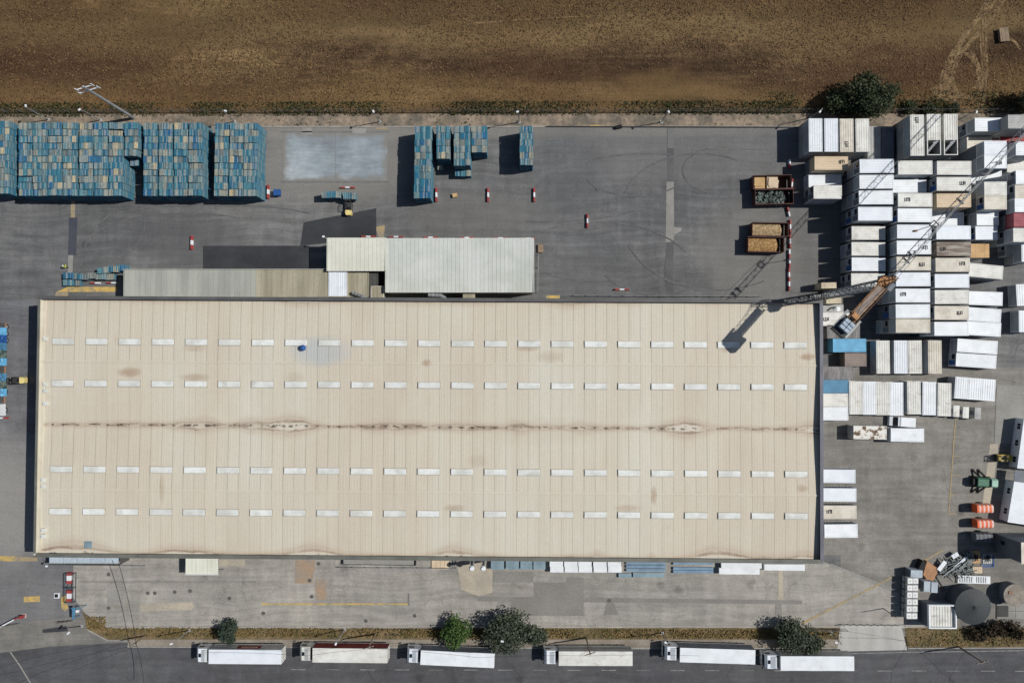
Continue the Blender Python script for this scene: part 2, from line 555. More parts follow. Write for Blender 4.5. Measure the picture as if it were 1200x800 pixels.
def pallet_mat():
    t = NT('painted_pallet_timber', 0.85, 0, 0.2)
    r = t.node('ShaderNodeObjectInfo').outputs['Random']
    pal = [(0.0, C(56, 116, 136)), (0.13, C(100, 130, 134)), (0.24, C(40, 102, 130)), (0.36, C(136, 144, 138)),
           (0.46, C(72, 128, 142)), (0.58, C(118, 122, 116)), (0.67, C(48, 112, 134)), (0.77, C(152, 150, 134)),
           (0.84, C(36, 100, 140)), (0.91, C(90, 112, 118)), (0.96, C(196, 178, 140))]
    top = t.ramp(r, pal, 'CONSTANT')
    a = t.node('ShaderNodeAttribute', attribute_name='tone').outputs['Fac']
    f = t.node('ShaderNodeAttribute', attribute_name='deck').outputs['Fac']
    # boards of one deck differ with age: bare grey, painted, dark
    top = t.mix(t.rng(a, 0.55, 1.0, 0.0, 0.7, False), top, C(164, 164, 154))
    top = t.mix(t.rng(a, 0.0, 0.4, 0.6, 0.0, False), top, C(44, 74, 90))
    side = t.ramp(a, [(0.0, C(46, 96, 116)), (0.25, C(64, 114, 132)), (0.5, C(54, 108, 134)), (0.7, C(92, 124, 130)), (0.9, C(128, 136, 130))])
    col = t.mix(f, side, top)
    n = t.noise(t.mapping(t.pos(), sc=(1, 1, 3)), 3.0, 3.0)
    col = t.gain(col, t.rng(n, 0.3, 0.7, 0.82, 1.15))
    return t.done(col)


PALLET = pallet_mat()


def field_mat():
    t = NT('dry_field', 0.97, 0, 0.1)
    p = t.pos()
    v = t.mapping(p, sc=(0.012, 0.075, 1))
    band = t.noise(v, 1.0, 4.0, 0.6, 0.5)
    patch = t.noise(t.mapping(p, sc=(.6, 1, 1)), 0.055, 5.0, 0.65, 0.4)
    f = t.math('ADD', t.math('MULTIPLY', band, 0.6), t.math('MULTIPLY', patch, 0.4))
    f = t.math('ADD', t.math('MULTIPLY', t.math('SUBTRACT', f, 0.5), 2.3), 0.5)
    col = t.ramp(f, [(0.33, C(58, 46, 34)), (0.44, C(73, 58, 43)), (0.53, C(88, 71, 52)), (0.61, C(112, 91, 64)), (0.70, C(130, 108, 76))])
    ln = t.noise(t.mapping(p, sc=(.12, 1.6, 1)), 1.0, 4.0, 0.65)
    col = t.gain(col, t.rng(ln, 0.3, 0.7, 0.72, 1.28))
    mid = t.noise(p, 0.6, 5.0, 0.75)
    col = t.gain(col, t.rng(mid, 0.28, 0.72, 0.62, 1.38))
    fi = t.noise(p, 2.6, 4.0, 0.8)
    col = t.gain(col, t.rng(fi, 0.28, 0.72, 0.55, 1.45))
    sp = t.node('ShaderNodeSeparateXYZ')
    t.put(sp, 0, p)
    wv = t.math('MULTIPLY', t.math('SUBTRACT', t.noise(t.mapping(p, sc=(.4, 1, 1)), 0.06, 5.0, .65), 0.5), 22.0)
    yy = t.math('ADD', sp.outputs[1], wv)
    for (yp, hw, c, a) in [(32, 4.0, C(136, 114, 80), .6), (112, 3.2, C(134, 108, 72), .6), (8, 3.0, C(116, 94, 62), .4), (92, 3.5, C(72, 54, 40), .4), (17, 1.8, C(70, 62, 44), .35)]:
        dd = t.math('DIVIDE', t.math('ABSOLUTE', t.math('SUBTRACT', yy, P(600, yp).y)), hw)
        col = t.mix(t.rng(dd, 0.2, 1.6, a, 0.0), col, c)
    red = t.noise(p, 0.03, 3.0)
    col = t.mix(t.rng(red, 0.42, 0.62, 0, 0.35), col, C(96, 70, 48))
    t.bump(t.math('ADD', fi, mid), 0.9, 0.25)
    return t.done(col)


FIELD = field_mat()


def leaf_mat(name, c1, c2, c3):
    t = NT(name, 0.7, 0, 0.2)
    t.b.inputs['Transmission Weight'].default_value = 0.0
    r = t.node('ShaderNodeNewGeometry').outputs['Random Per Island']
    n = t.noise(t.pos(), 0.9, 3.0)
    f = t.math('ADD', t.math('MULTIPLY', r, 0.5), t.math('MULTIPLY', n, 0.5))
    return t.done(t.ramp(f, [(0.25, c1), (0.5, c2), (0.75, c3)]))


LEAF_GREEN = leaf_mat('bright_leaf', C(50, 72, 36), C(68, 92, 46), C(94, 116, 64))
LEAF_OLIVE = leaf_mat('olive_leaf', C(42, 50, 38), C(66, 74, 58), C(100, 106, 88))
LEAF_DARK = leaf_mat('dark_leaf', C(36, 46, 30), C(54, 62, 42), C(80, 84, 58))
LEAF_CONIF = leaf_mat('grey_green_leaf', C(36, 48, 40), C(54, 66, 54), C(80, 92, 76))
LEAF_BROWN = leaf_mat('brown_leaf', C(34, 30, 22), C(50, 44, 32), C(76, 62, 48))
WEED = leaf_mat('weed_leaf', C(42, 48, 28), C(60, 64, 38), C(92, 90, 56))
DRY = leaf_mat('dry_grass_blade', C(66, 48, 34), C(94, 71, 48), C(138, 110, 74))
VERGEG = leaf_mat('verge_grass_blade', C(84, 80, 44), C(118, 100, 62), C(146, 122, 84))

# ------------------------------------------------------------------ setting: ground, yard, road
LAY = 0.0


def ground(name, pts, z, mat):
    """a flat sheet given by photograph pixels"""
    return obj(name, MB().sheet([V2(x, y) for x, y in pts], z), mat=mat, kind='structure')


g = MB()
g.sheet([(-5000, -5000), (5000, -5000), (5000, 5000), (-5000, 5000)], -0.06)
obj('ground', g, mat=FIELD, kind='structure')
ground('embankment', [(-300, 134), (1500, 132), (1500, 152), (-300, 152)], -0.02, EMBANK)
ground('yard', [(-300, 149), (1500, 149), (1500, 738), (-300, 738)], 0.0, YARD)
ground('west_yard', [(-300, 352), (64, 352), (64, 640), (110, 655), (110, 745), (-300, 745)], 0.004, WEST)
ground('front_yard', [(86, 640), (930, 640), (966, 658), (1000, 672), (1052, 694), (1085, 736), (125, 736), (100, 718), (86, 700)], 0.008, FRONT)
ground('east_yard', [(940, 430), (1500, 430), (1500, 745), (985, 745), (985, 650), (940, 650)], 0.005, EAST)
ground('road', [(-300, 752), (120, 748), (985, 757), (1500, 755), (1500, 905), (-300, 905)], 0.004, ROAD)
ground('driveway', [(-60, 742), (0, 731), (96, 722), (125, 742), (160, 752), (60, 757), (-60, 772)], 0.012, EAST)
ground('verge', [(96, 716), (124, 736), (985, 735), (985, 749), (127, 749), (104, 738)], 0.014, VERGE)
ground('verge', [(1060, 735), (1500, 735), (1500, 758), (1064, 758)], 0.014, VERGE)
ground('entrance_ramp', [(985, 732), (1056, 732), (1063, 761), (980, 763)], 0.018, RAMP)
# footway with a kerb step
m = MB()
m.prism([V2(x, y) for x, y in [(150, 748.5), (984, 748.5), (981, 758.5), (150, 756.5)]], 0.0, 0.11)
obj('pavement', m, mat=SIDEWALK, kind='structure')
m = MB()
m.prism([V2(x, y) for x, y in [(150, 756.7), (981, 758.7), (981, 759.9), (150, 757.9)]], 0.0, 0.125)
m.prism([V2(x, y) for x, y in [(1064, 758.4), (1500, 756.4), (1500, 757.5), (1064, 759.6)]], 0.0, 0.125)
m.prism([V2(x, y) for x, y in [(127, 749.2), (149.6, 749.2), (149.6, 751), (126, 750.6), (101, 737), (103, 736.5)]], 0.0, 0.12)
m.prism([V2(x, y) for x, y in [(-300, 148), (936, 148), (936, 149.3), (-300, 149.3)]], -0.02, 0.13)
m.prism([V2(x, y) for x, y in [(124, 733), (985, 732.2), (985, 733.2), (124, 734)]], 0.0, 0.14)
obj('kerb', m, mat=KERB, kind='structure')

# paving repairs and markings
PT = [
    ('pad_slab', [(332, 156), (393, 156), (393, 212), (332, 212)], PAD), ('pad_slab', [(393.4, 156), (454, 156), (454, 212), (393.4, 212)], PAD), ('paving_patch', [(354, 149.6), (365, 149.6), (366, 157.5), (354, 157)], GREYPALE), ('paving_patch', [(410, 150.5), (430, 150.5), (428, 156.5), (414, 156.5)], GREYPALE),
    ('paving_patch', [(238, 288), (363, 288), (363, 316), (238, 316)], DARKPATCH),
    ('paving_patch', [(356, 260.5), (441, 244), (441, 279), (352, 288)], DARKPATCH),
    ('paving_patch', [(81, 255), (91, 255), (89.5, 299), (80, 299)], BLUEPATCH),
    ('paving_patch', [(80, 299), (86, 299), (85, 322), (79.5, 322)], GREYPALE),
    ('paving_patch', [(782, 150), (789, 150), (789, 174), (782, 174)], YARDPATCH),
    ('paving_patch', [(782, 174), (789.5, 174), (789.5, 213), (782, 213)], DIMPATCH),
    ('paving_patch', [(781, 213), (789.5, 213), (790, 266), (799, 267), (798, 271), (790, 275), (789, 283), (780, 284)], GREYPALE),
    ('paving_patch', [(782, 284), (789.5, 284), (789, 345), (782, 345), (778, 319)], DIMPATCH),
    ('paving_patch', [(164, 708), (225, 705), (228, 711), (224, 714), (166, 716)], PALEPATCH),
    ('paving_patch', [(126, 692), (144, 692), (144, 706), (126, 706)], GREYPALE),
    ('paving_patch', [(346, 656), (370, 656), (366, 683), (346, 683)], RUSTPATCH),
    ('paving_patch', [(370, 678), (383, 678), (383, 702), (370, 702)], RUSTPATCH),
    ('paving_patch', [(257, 655), (287, 655), (287, 663), (257, 663)], PALEPATCH),
    ('paving_patch', [(578, 669.5), (625, 669.5), (625, 682), (578, 682)], MIDPATCH),
    ('paving_patch', [(625, 682), (664, 682), (664, 676), (684, 676), (684, 700), (626, 700)], MIDPATCH),
    ('paving_patch', [(559, 698), (940, 703), (940, 707.5), (559, 704)], MIDPATCH),
    ('paving_patch', [(599, 704), (684, 705), (684, 721), (599, 721)], MIDPATCH),
    ('paving_patch', [(535, 655), (577, 655), (577, 694), (560, 698), (540, 690)], PALEPATCH),
    ('paving_patch', [(711, 705), (719, 705), (725, 720), (708, 720)], MIDPATCH),
    ('paving_patch', [(912, 668), (917, 668), (918, 699), (923, 702), (909, 702), (912, 699)], PALEPATCH),
    ('paving_patch', [(909, 704), (916, 704), (916, 722), (909, 722)], MIDPATCH),
    ('paving_patch', [(50, 737), (78, 733), (80, 739), (50, 741)], DARKPATCH),
    ('paving_patch', [(1128, 449), (1200, 452), (1200, 520), (1165, 520), (1168, 452)], GREYPALE),
    ('paving_patch', [(1160, 520), (1170, 520), (1160, 600), (1150, 600)], PALEPATCH),
    ('paving_patch', [(974, 660), (1050, 690), (1048, 694), (972, 662)], GREYPALE),
    ('worn_marking', [(83, 235), (88, 235), (88, 255), (83, 255)], TANYELLOW),
    ('yellow_marking', [(80, 336), (138, 336), (138, 342), (66, 342)], YELLOW),
    ('yellow_marking', [(66, 342), (80, 342), (80, 348), (64, 348)], TANYELLOW),
    ('yellow_marking', [(0, 651), (17, 651), (17, 657), (0, 657)], YELLOW),
    ('worn_marking', [(17, 651.5), (44, 653), (44, 657), (17, 657)], TANYELLOW),
    ('yellow_marking', [(28, 698.5), (47, 698), (47, 704.5), (28, 705)], YELLOW),
    ('yellow_marking', [(72, 699), (77, 697), (80, 712), (76, 716), (72, 712)], YELLOW),
    ('yellow_marking', [(440, 266), (451, 264), (450, 279), (444, 279)], TANYELLOW),
    ('yellow_marking', [(306, 706.5), (478, 706.5), (478, 708.3), (306, 708.3)], YELLOW),
    ('worn_marking', [(478, 695), (479.5, 695), (479.5, 709), (478, 709)], GREYLINE),
    ('yellow_marking', [(939, 729), (1047, 674), (1048.5, 675.5), (941, 731)], TANYELLOW),
    ('yellow_marking', [(1065, 665.5), (1104, 643.5), (1105, 645.5), (1066.5, 667)], TANYELLOW),
    ('worn_marking', [(440, 148.5), (455, 148.5), (455, 152), (440, 152)], TANYELLOW),
    ('worn_marking', [(690, 146.6), (708, 146.6), (708, 147.8), (690, 147.8)], YELLOW),
    ('worn_marking', [(640, 346), (656, 346), (656, 350), (640, 350)], YELLOW),
    ('worn_marking', [(790, 174), (903, 175), (903, 175.8), (790, 174.8)], GREYLINE),
    ('worn_marking', [(808, 292), (809, 292), (808, 312), (807, 312)], GREYLINE),
    ('worn_marking', [(808, 292), (819, 292), (819, 293), (808, 293)], GREYLINE),
    ('worn_marking', [(330, 154), (456, 154), (456, 155.3), (330, 155.3)], GREYLINE),
    ('worn_marking', [(330, 212.5), (456, 212.5), (456, 214), (330, 214)], GREYLINE),
    ('worn_marking', [(1189, 420), (1195, 390), (1196, 390), (1190, 421)], GREYLINE),
    ('worn_marking', [(1172, 444), (1190, 447), (1190, 448), (1172, 445)], GREYLINE),
    ('yellow_marking', [(1119, 490), (1120.4, 490), (1112.5, 600), (1111, 600)], TANYELLOW),
    ('white_marking', [(1064, 763), (1500, 757), (1500, 758), (1064, 764.2)], WHITELINE),
    ('white_marking', [(985, 765), (1064, 763), (1064, 764), (985, 766)], WHITELINE),
    ('white_marking', [(335, 757), (985, 761), (985, 762), (335, 758)], GREYLINE),
]
for i in range(5):
    y = 511 + i * 22.5
    x = 1118.3 - (y - 490) * .075
    PT.append(('worn_marking', [(x, y), (x + 11, y), (x + 11, y + 1), (x, y + 1)], TANYELLOW))
for i in range(3):
    PT.append(('worn_marking', [(92, 680 + i), (300, 680 + i), (300, 680.3 + i), (92, 680.3 + i)], GREYLINE))
for i in range(-3, 36):
    x = 18 + i * 40.4
    if x > 320:
        PT.append(('white_marking', [(x, 782.7 + i * .09), (x + 17, 782.7 + i * .09), (x + 17, 783.7 + i * .09), (x, 783.7 + i * .09)],
                   WHITELINE if i % 3 else GREYLINE))
random.seed(3)
for i, (n, pts, mm) in enumerate(PT):
    ground(n, pts, 0.024 + 0.004 * (i % 9), mm)

# dark tyre scrubs on the yard: thin curved ribbons
def ribbon(name, pts, w, z, mat):
    mb = MB()
    q = [Vector(V2(*p)).to_3d() for p in pts]
    L, R = [], []
    for i, p in enumerate(q):
        d = (q[min(i + 1, len(q) - 1)] - q[max(i - 1, 0)]).normalized()
        n = Vector((-d.y, d.x, 0)) * w / 2
        L.append((p.x + n.x, p.y + n.y, z))
        R.append((p.x - n.x, p.y - n.y, z))
    for i in range(len(q) - 1):
        mb.poly([R[i], R[i + 1], L[i + 1], L[i]])
    return obj(name, mb, mat=mat, kind='structure')


def arc(cx, cy, rx, ry, a0, a1, n=18):
    return [(cx + rx * math.cos(math.radians(a0 + (a1 - a0) * i / n)), cy + ry * math.sin(math.radians(a0 + (a1 - a0) * i / n)))
            for i in range(n + 1)]


SCRUB = M('tyre_scrub', C(90, 90, 91), C(104, 104, 104), 0.5, 0.9, fine=0.2)
random.seed(11)
for (cx, cy, rx, ry, a0, a1) in [(820, 240, 90, 60, 190, 300), (700, 330, 120, 70, 200, 330), (640, 220, 140, 40, 20, 100),
                                 (745, 200, 60, 30, 30, 160), (220, 290, 120, 40, 180, 300), (110, 260, 60, 50, 300, 420),
                                 (860, 200, 60, 30, 120, 240), (770, 300, 70, 45, 40, 150), (700, 300, 80, 30, 60, 170),
                                 (840, 260, 110, 80, 60, 160), (760, 240, 140, 60, 200, 280), (250, 260, 130, 20, 180, 330)]:
    ribbon('tyre_mark', arc(cx, cy, rx, ry, a0, a1), 0.28, 0.060 + random.random() * .006, SCRUB)
ROADS = M('road_tar_strip', C(64, 64, 66), C(72, 72, 74), 0.5, 0.9)
ribbon('tar_strip', [(431, 785), (440, 800), (446, 830)], 0.15, 0.06, ROADS)
ribbon('tar_strip', [(12, 763), (24, 780), (36, 800), (48, 830)], 0.25, 0.062, GREYPALE)

# tracks driven into the field
TRACK = M('field_track', C(128, 106, 76), C(92, 74, 52), 0.7, 0.95, fine=0.35, fscale=2.2, bump=0.6)
random.seed(77)
TPATHS = [
    [(1180, -20), (1160, 10), (1138, 32), (1120, 58), (1108, 80), (1104, 98), (1108, 112), (1122, 122)],
    [(1186, -20), (1168, 14), (1146, 40), (1128, 62), (1118, 84), (1118, 100), (1128, 112)],
    [(1140, 60), (1150, 90), (1148, 108), (1130, 114), (1106, 112), (1094, 106), (1100, 102), (1114, 100)],
    [(1150, 30), (1152, 60), (1154, 85), (1153, 110), (1146, 128)],
    [(1154, 20), (1155, 60), (1156, 85), (1152, 112), (1150, 130)],
    [(1132, 62), (1142, 72), (1148, 88), (1144, 104)],
    [(1126, 55), (1117, 75), (1114, 95), (1120, 110), (1140, 116)],
    [(1096, 106), (1104, 116), (1124, 120)], [(1170, -20), (1150, 16), (1128, 48), (1112, 76), (1109, 100), (1118, 118), (1140, 122)]]


def smooth_path(p, n=6):
    out = []
    for k in range(len(p) - 1):
        p0, p1, p2, p3 = p[max(k - 1, 0)], p[k], p[k + 1], p[min(k + 2, len(p) - 1)]
        for q in range(n):
            u = q / n
            out.append(tuple(.5 * (2 * p1[c] + (p2[c] - p0[c]) * u + (2 * p0[c] - 5 * p1[c] + 4 * p2[c] - p3[c]) * u * u + (3 * p1[c] - p0[c] - 3 * p2[c] + p3[c]) * u ** 3) for c in (0, 1)))
    out.append(p[-1])
    return out


for k, pts in enumerate(TPATHS):
    for off in (-2.0, 1.0):
        q = [(x + off + random.uniform(-.5, .5), y + random.uniform(-.5, .5)) for x, y in smooth_path(pts)]
        ribbon('field_track', q, random.uniform(.25, .5), -0.045 + (k * 2 + (off > 0)) * 0.0015, TRACK)
for k, pts in enumerate([[(600, 24), (650, 21), (700, 19), (760, 18)],
                         [(535, 18), (548, 24), (560, 27), (590, 25)], [(1196, 58), (1188, 48), (1182, 46)]]):
    ribbon('field_track', smooth_path(pts), (.22, .3, .5)[k], -0.018 + k * .001, TRACK)


# ------------------------------------------------------------------ foliage helpers
def leaves(name, pts, size, mat, seed=0, flat=0.5, parent=None, kind=None, loc=(0, 0, 0)):
    """a mesh of many small leaf blades, one quad per point"""
    rs = np.random.RandomState(seed)
    pts = np.asarray(pts, dtype=np.float64)
    n = len(pts)
    nr = rs.normal(size=(n, 3))
    nr[:, 2] = np.abs(nr[:, 2]) + flat
    nr /= np.linalg.norm(nr, axis=1)[:, None]
    r = rs.normal(size=(n, 3))
    a = np.cross(nr, r)
    a /= np.linalg.norm(a, axis=1)[:, None]
    b = np.cross(nr, a)
    s = size * (0.6 + 0.8 * rs.rand(n))[:, None]
    a *= s
    b *= s * 0.5
    vs = np.empty((n, 4, 3))
    vs[:, 0] = pts - a
    vs[:, 1] = pts - b * 0.9
    vs[:, 2] = pts + a
    vs[:, 3] = pts + b * 0.9
    me = bpy.data.meshes.new(name)
    me.vertices.add(n * 4)
    me.vertices.foreach_set('co', vs.reshape(-1))
    me.loops.add(n * 4)
    me.loops.foreach_set('vertex_index', np.arange(n * 4, dtype=np.int32))
    me.polygons.add(n)
    me.polygons.foreach_set('loop_start', np.arange(0, n * 4, 4, dtype=np.int32))
    me.polygons.foreach_set('loop_total', np.full(n, 4, dtype=np.int32))
    me.materials.append(mat)
    me.update(calc_edges=True)
    return obj(name, me, parent, loc, kind=kind)


def scatter_px(x0, x1, y0, y1, n, seed, z=(0.0, 0.2), keep=None):
    rs = np.random.RandomState(seed)
    a, b = P(x0, y0), P(x1, y1)
    x = a.x + (b.x - a.x) * rs.rand(n)
    y = a.y + (b.y - a.y) * rs.rand(n)
    zz = z[0] + (z[1] - z[0]) * rs.rand(n)
    p = np.stack([x, y, zz], 1)
    if keep is not None:
        p = p[keep(p, rs)]
    return p


def clumpy(sc, thr, seed):
    def k(p, rs):
        rr = np.random.RandomState(seed)
        v = np.zeros(len(p))
        for i in range(7):
            an = rr.rand() * 6.28
            fq = sc * (0.6 + 1.4 * rr.rand())
            v += np.sin((p[:, 0] * math.cos(an) + p[:, 1] * math.sin(an)) * fq + rr.rand() * 6.28)
        return v / 7 + 0.25 * rs.normal(size=len(p)) > thr
    return k


# dry grass over the field, weeds by the fence, verge grass
leaves('dry_grass', np.concatenate([scatter_px(-120, 1320, -90, 128, 120000, 1, (-0.05, 0.16), clumpy(0.16, -0.12, 5)),
                                    scatter_px(-120, 1320, -90, 20, 22000, 2, (-0.05, 0.25), clumpy(0.5, -0.1, 6))]),
       0.15, DRY, 3, 1.3, kind='stuff')
leaves('weeds', np.concatenate([scatter_px(-120, 1320, 121, 133, 20000, 4, (0.0, 0.55), clumpy(0.28, -0.06, 9)),
                                scatter_px(-120, 960, 133, 146, 900, 5, (0.0, 0.3), clumpy(0.9, 0.28, 10)),
                                scatter_px(900, 1320, 108, 128, 3500, 14, (0.0, 0.5), clumpy(0.5, 0.05, 12)),
                                scatter_px(100, 985, 734.5, 748, 1800, 15, (0.0, 0.35), clumpy(0.35, 0.18, 13))]),
       0.2, WEED, 6, 0.3, kind='stuff')
leaves('verge_grass', np.concatenate([scatter_px(124, 985, 734.5, 748, 9000, 7, (0.0, 0.25), clumpy(0.5, -0.3, 14)), scatter_px(102, 124, 722, 738, 500, 17, (0.0, 0.2)),
                                      scatter_px(1062, 1320, 735.5, 757, 3000, 8, (0.0, 0.25), clumpy(0.5, -0.1, 15))]),
       0.2, VERGEG, 9, 0.3, kind='stuff')


def tree(label, px, py, zt, h, rx, ry, mat, n=2600, leaf=0.24, name='tree', clumps=26, group=None, seed=1, low=0.25, cat='tree'):
    """px,py: crown centre seen in the photograph; zt: crown centre height"""
    c = P(px, py, zt)
    rs = np.random.RandomState(seed)
    t = thing(name, label, cat, (c.x, c.y, 0), 0, group)
    rz = h - zt
    cl = []
    for i in range(clumps):
        u = rs.normal(size=3)
        u /= np.linalg.norm(u)
        rad = rs.rand() ** 0.4 * 0.78
        cl.append((u[0] * rx * rad, u[1] * ry * rad, zt + u[2] * rz * rad, 0.30 + 0.25 * rs.rand()))
    pts = []
    per = max(1, n // clumps)
    for (x, y, z, s) in cl:
        q = rs.normal(size=(per, 3))
        q /= np.linalg.norm(q, axis=1)[:, None]
        rr = (0.55 + 0.5 * rs.rand(per))[:, None]
        q = q * rr * np.array([rx * s, ry * s, max(rz, 0.6) * s])
        q += np.array([x, y, z])
        pts.append(q)
    pts = np.concatenate(pts)
    pts[:, 2] = np.maximum(pts[:, 2], low)
    leaves('crown', pts, leaf, mat, seed, 0.35, parent=t)
    tm = MB()
    r0 = 0.05 + 0.022 * h
    tm.cyl((0, 0, -0.05), (0.05, 0.03, zt * 0.55), r0, r0 * .7, 8)
    tm.cyl((0.05, 0.03, zt * 0.55), (0, 0, zt + rz * .4), r0 * .7, r0 * .25, 7)
    obj('trunk', tm, t, mat=BARK)
    lm = MB()
    for (x, y, z, s) in cl[:9]:
        lm.cyl((0.04, 0.02, zt * (0.45 + 0.3 * rs.rand())), (x * .9, y * .9, z), r0 * .4, r0 * .12, 5)
    obj('limb', lm, t, mat=BARK)
    return t


tree('small grey-green upright tree over the front of the westmost truck', 268, 739, 2.0, 4.0, 2.0, 2.3, LEAF_CONIF, 2600, 0.2, seed=2)
tree('bright green tree beside the trailer of the third truck', 533, 741, 2.6, 5.0, 2.7, 2.9, LEAF_GREEN, 3400, 0.22, seed=3)
tree('large dark olive tree between the third and fourth trucks', 594, 740, 3.2, 6.2, 5.0, 3.6, LEAF_OLIVE, 6500, 0.22, clumps=40, seed=4)
tree('small olive tree on the east flank of the large dark olive tree', 627, 745, 2.2, 4.0, 2.2, 2.2, LEAF_OLIVE, 2000, 0.2, seed=5)
tree('spreading olive tree over the trailer of the eastmost truck', 931, 744, 3.0, 5.6, 3.6, 3.0, LEAF_OLIVE, 4200, 0.22, clumps=34, seed=6)
tree('low olive tree leaning over the eastmost trailer roof', 951, 757, 2.6, 4.4, 3.0, 1.9, LEAF_OLIVE, 2300, 0.2, seed=16)
tree('large dark green tree behind the upright row of white cabins', 1018, 112, 4.4, 8.4, 5.4, 4.0, LEAF_DARK, 8000, 0.26, clumps=44, seed=7)
tree('smaller dark green tree on the west side of the large dark tree', 985, 122, 2.8, 5.2, 2.8, 2.5, LEAF_DARK, 3000, 0.24, seed=8)
tree('dark green tree at the east edge of the field margin', 1222, 118, 5.0, 9.0, 3.8, 3.6, LEAF_DARK, 3500, 0.26, seed=9)
for i, (x, y, z, h, r, lab) in enumerate([
        (1150, 742, 1.2, 2.4, 2.0, 'brownish bush beside the base of the dark round tank'),
        (1168, 738, 1.5, 2.9, 2.3, 'reddish brown bush south of the dark round tank and slab'),
        (1190, 737, 1.6, 3.2, 2.5, 'brownish bush at the road bend by the photo edge'),
        (1090, 128, 0.9, 1.8, 1.4, 'low bush on the field margin behind the stair cabins'),
        (1118, 128, 0.9, 1.7, 1.3, 'low bush right of another behind the stair cabins'),
        (1066, 126, 0.9, 1.8, 1.5, 'low bush between the large dark tree and stair cabins')]):
    tree(lab, x, y, z, h, r, r * .8, LEAF_BROWN if i < 3 else LEAF_DARK, 1300, 0.2, 'bush', 16, seed=20 + i, low=0.05, cat='bush')

# ------------------------------------------------------------------ warehouse
ZP = 9.0
ctl, ctr, cbl, cbr = P(45, 347, ZP), P(964, 351.5, ZP), P(39.3, 652.3, ZP), P(964.8, 659.8, ZP)
WC = (ctl + ctr + cbl + cbr) / 4
WA = (((ctr - ctl) + (cbr - cbl)) / 2)
WANG = (math.atan2(WA.y, WA.x) + math.atan2(-((ctl - cbl) + (ctr - cbr)).x, ((ctl - cbl) + (ctr - cbr)).y)) / 2
WL = ((ctr - ctl).length + (cbr - cbl).length) / 2
WW = ((ctl - cbl).length + (ctr - cbr).length) / 2
_c, _s = math.cos(-WANG), math.sin(-WANG)


def wl(px, py, z):
    p = P(px, py, z) - WC
    return (p.x * _c - p.y * _s, p.x * _s + p.y * _c)


wh = thing('warehouse', 'long low warehouse with pale ribbed roof and rows of skylights', 'warehouse', (WC.x, WC.y, 0), WANG)
hx, hy = WL / 2, WW / 2
ins = 0.28
YR1, YV, YR2 = wl(500, 426, 8.4)[1], wl(500, 500, 8.0)[1], wl(500, 577, 8.4)[1]
Z0, Z1 = 8.0, 8.42
# walls
wm = MB()
wm.box(-hx + .1, hy - .25, 0, hx - .1, hy - .05, 8.6)
wm.box(-hx + .1, -hy + .05, 0, hx - .1, -hy + .25, 8.6)
wm.box(-hx + .05, -hy + .26, 0, -hx + .25, hy - .26, 8.6)
wm.box(hx - .25, -hy + .26, 0, hx - .05, hy - .26, 8.6)
obj('wall', wm, wh, mat=WALLM)
# parapets: one per side, each with a coping
for nm, b, mt, cw in [
        ('parapet', (-hx, hy - ins, 7.6, hx, hy, ZP), COPEDARK, (-hx - .06, hy - ins - .25, ZP, hx + .06, hy + .06, ZP + .06)),
        ('parapet', (-hx, -hy, 7.6, hx, -hy + ins, ZP - .1), COPING, (-hx - .06, -hy - .06, ZP - .1, hx + .06, -hy + ins + .35, ZP - .04)),
        ('parapet', (-hx, -hy + ins + .002, 7.6, -hx + ins, hy - ins - .002, ZP), SUNCREAM, (-hx - .06, -hy + ins + .36, ZP + .002, -hx + ins + .1, hy - ins - .26, ZP + .05)),
        ('parapet', (hx - ins, -hy + ins + .002, 7.6, hx, hy - ins - .002, ZP), COPEBLUE, (hx - ins - .25, -hy + ins + .36, ZP + .002, hx + .06, hy - ins - .26, ZP + .05))]:
    pa = obj(nm, MB().box(*b), wh, mat=mt)
    obj('coping', MB().box(*cw), pa, mat=COPING if mt is SUNCREAM else mt)
obj('sunlit_parapet_strip', MB().box(-hx + ins + .004, -hy + ins + .5, 7.9, -hx + ins + .5, hy - ins - .4, 8.5), wh, mat=SUNCREAM)  # added bright strip, paints the inner face as struck by the sun


NP = 70
rx0, rx1 = -hx + ins + .05, hx - ins - .05
pw = (rx1 - rx0) / NP


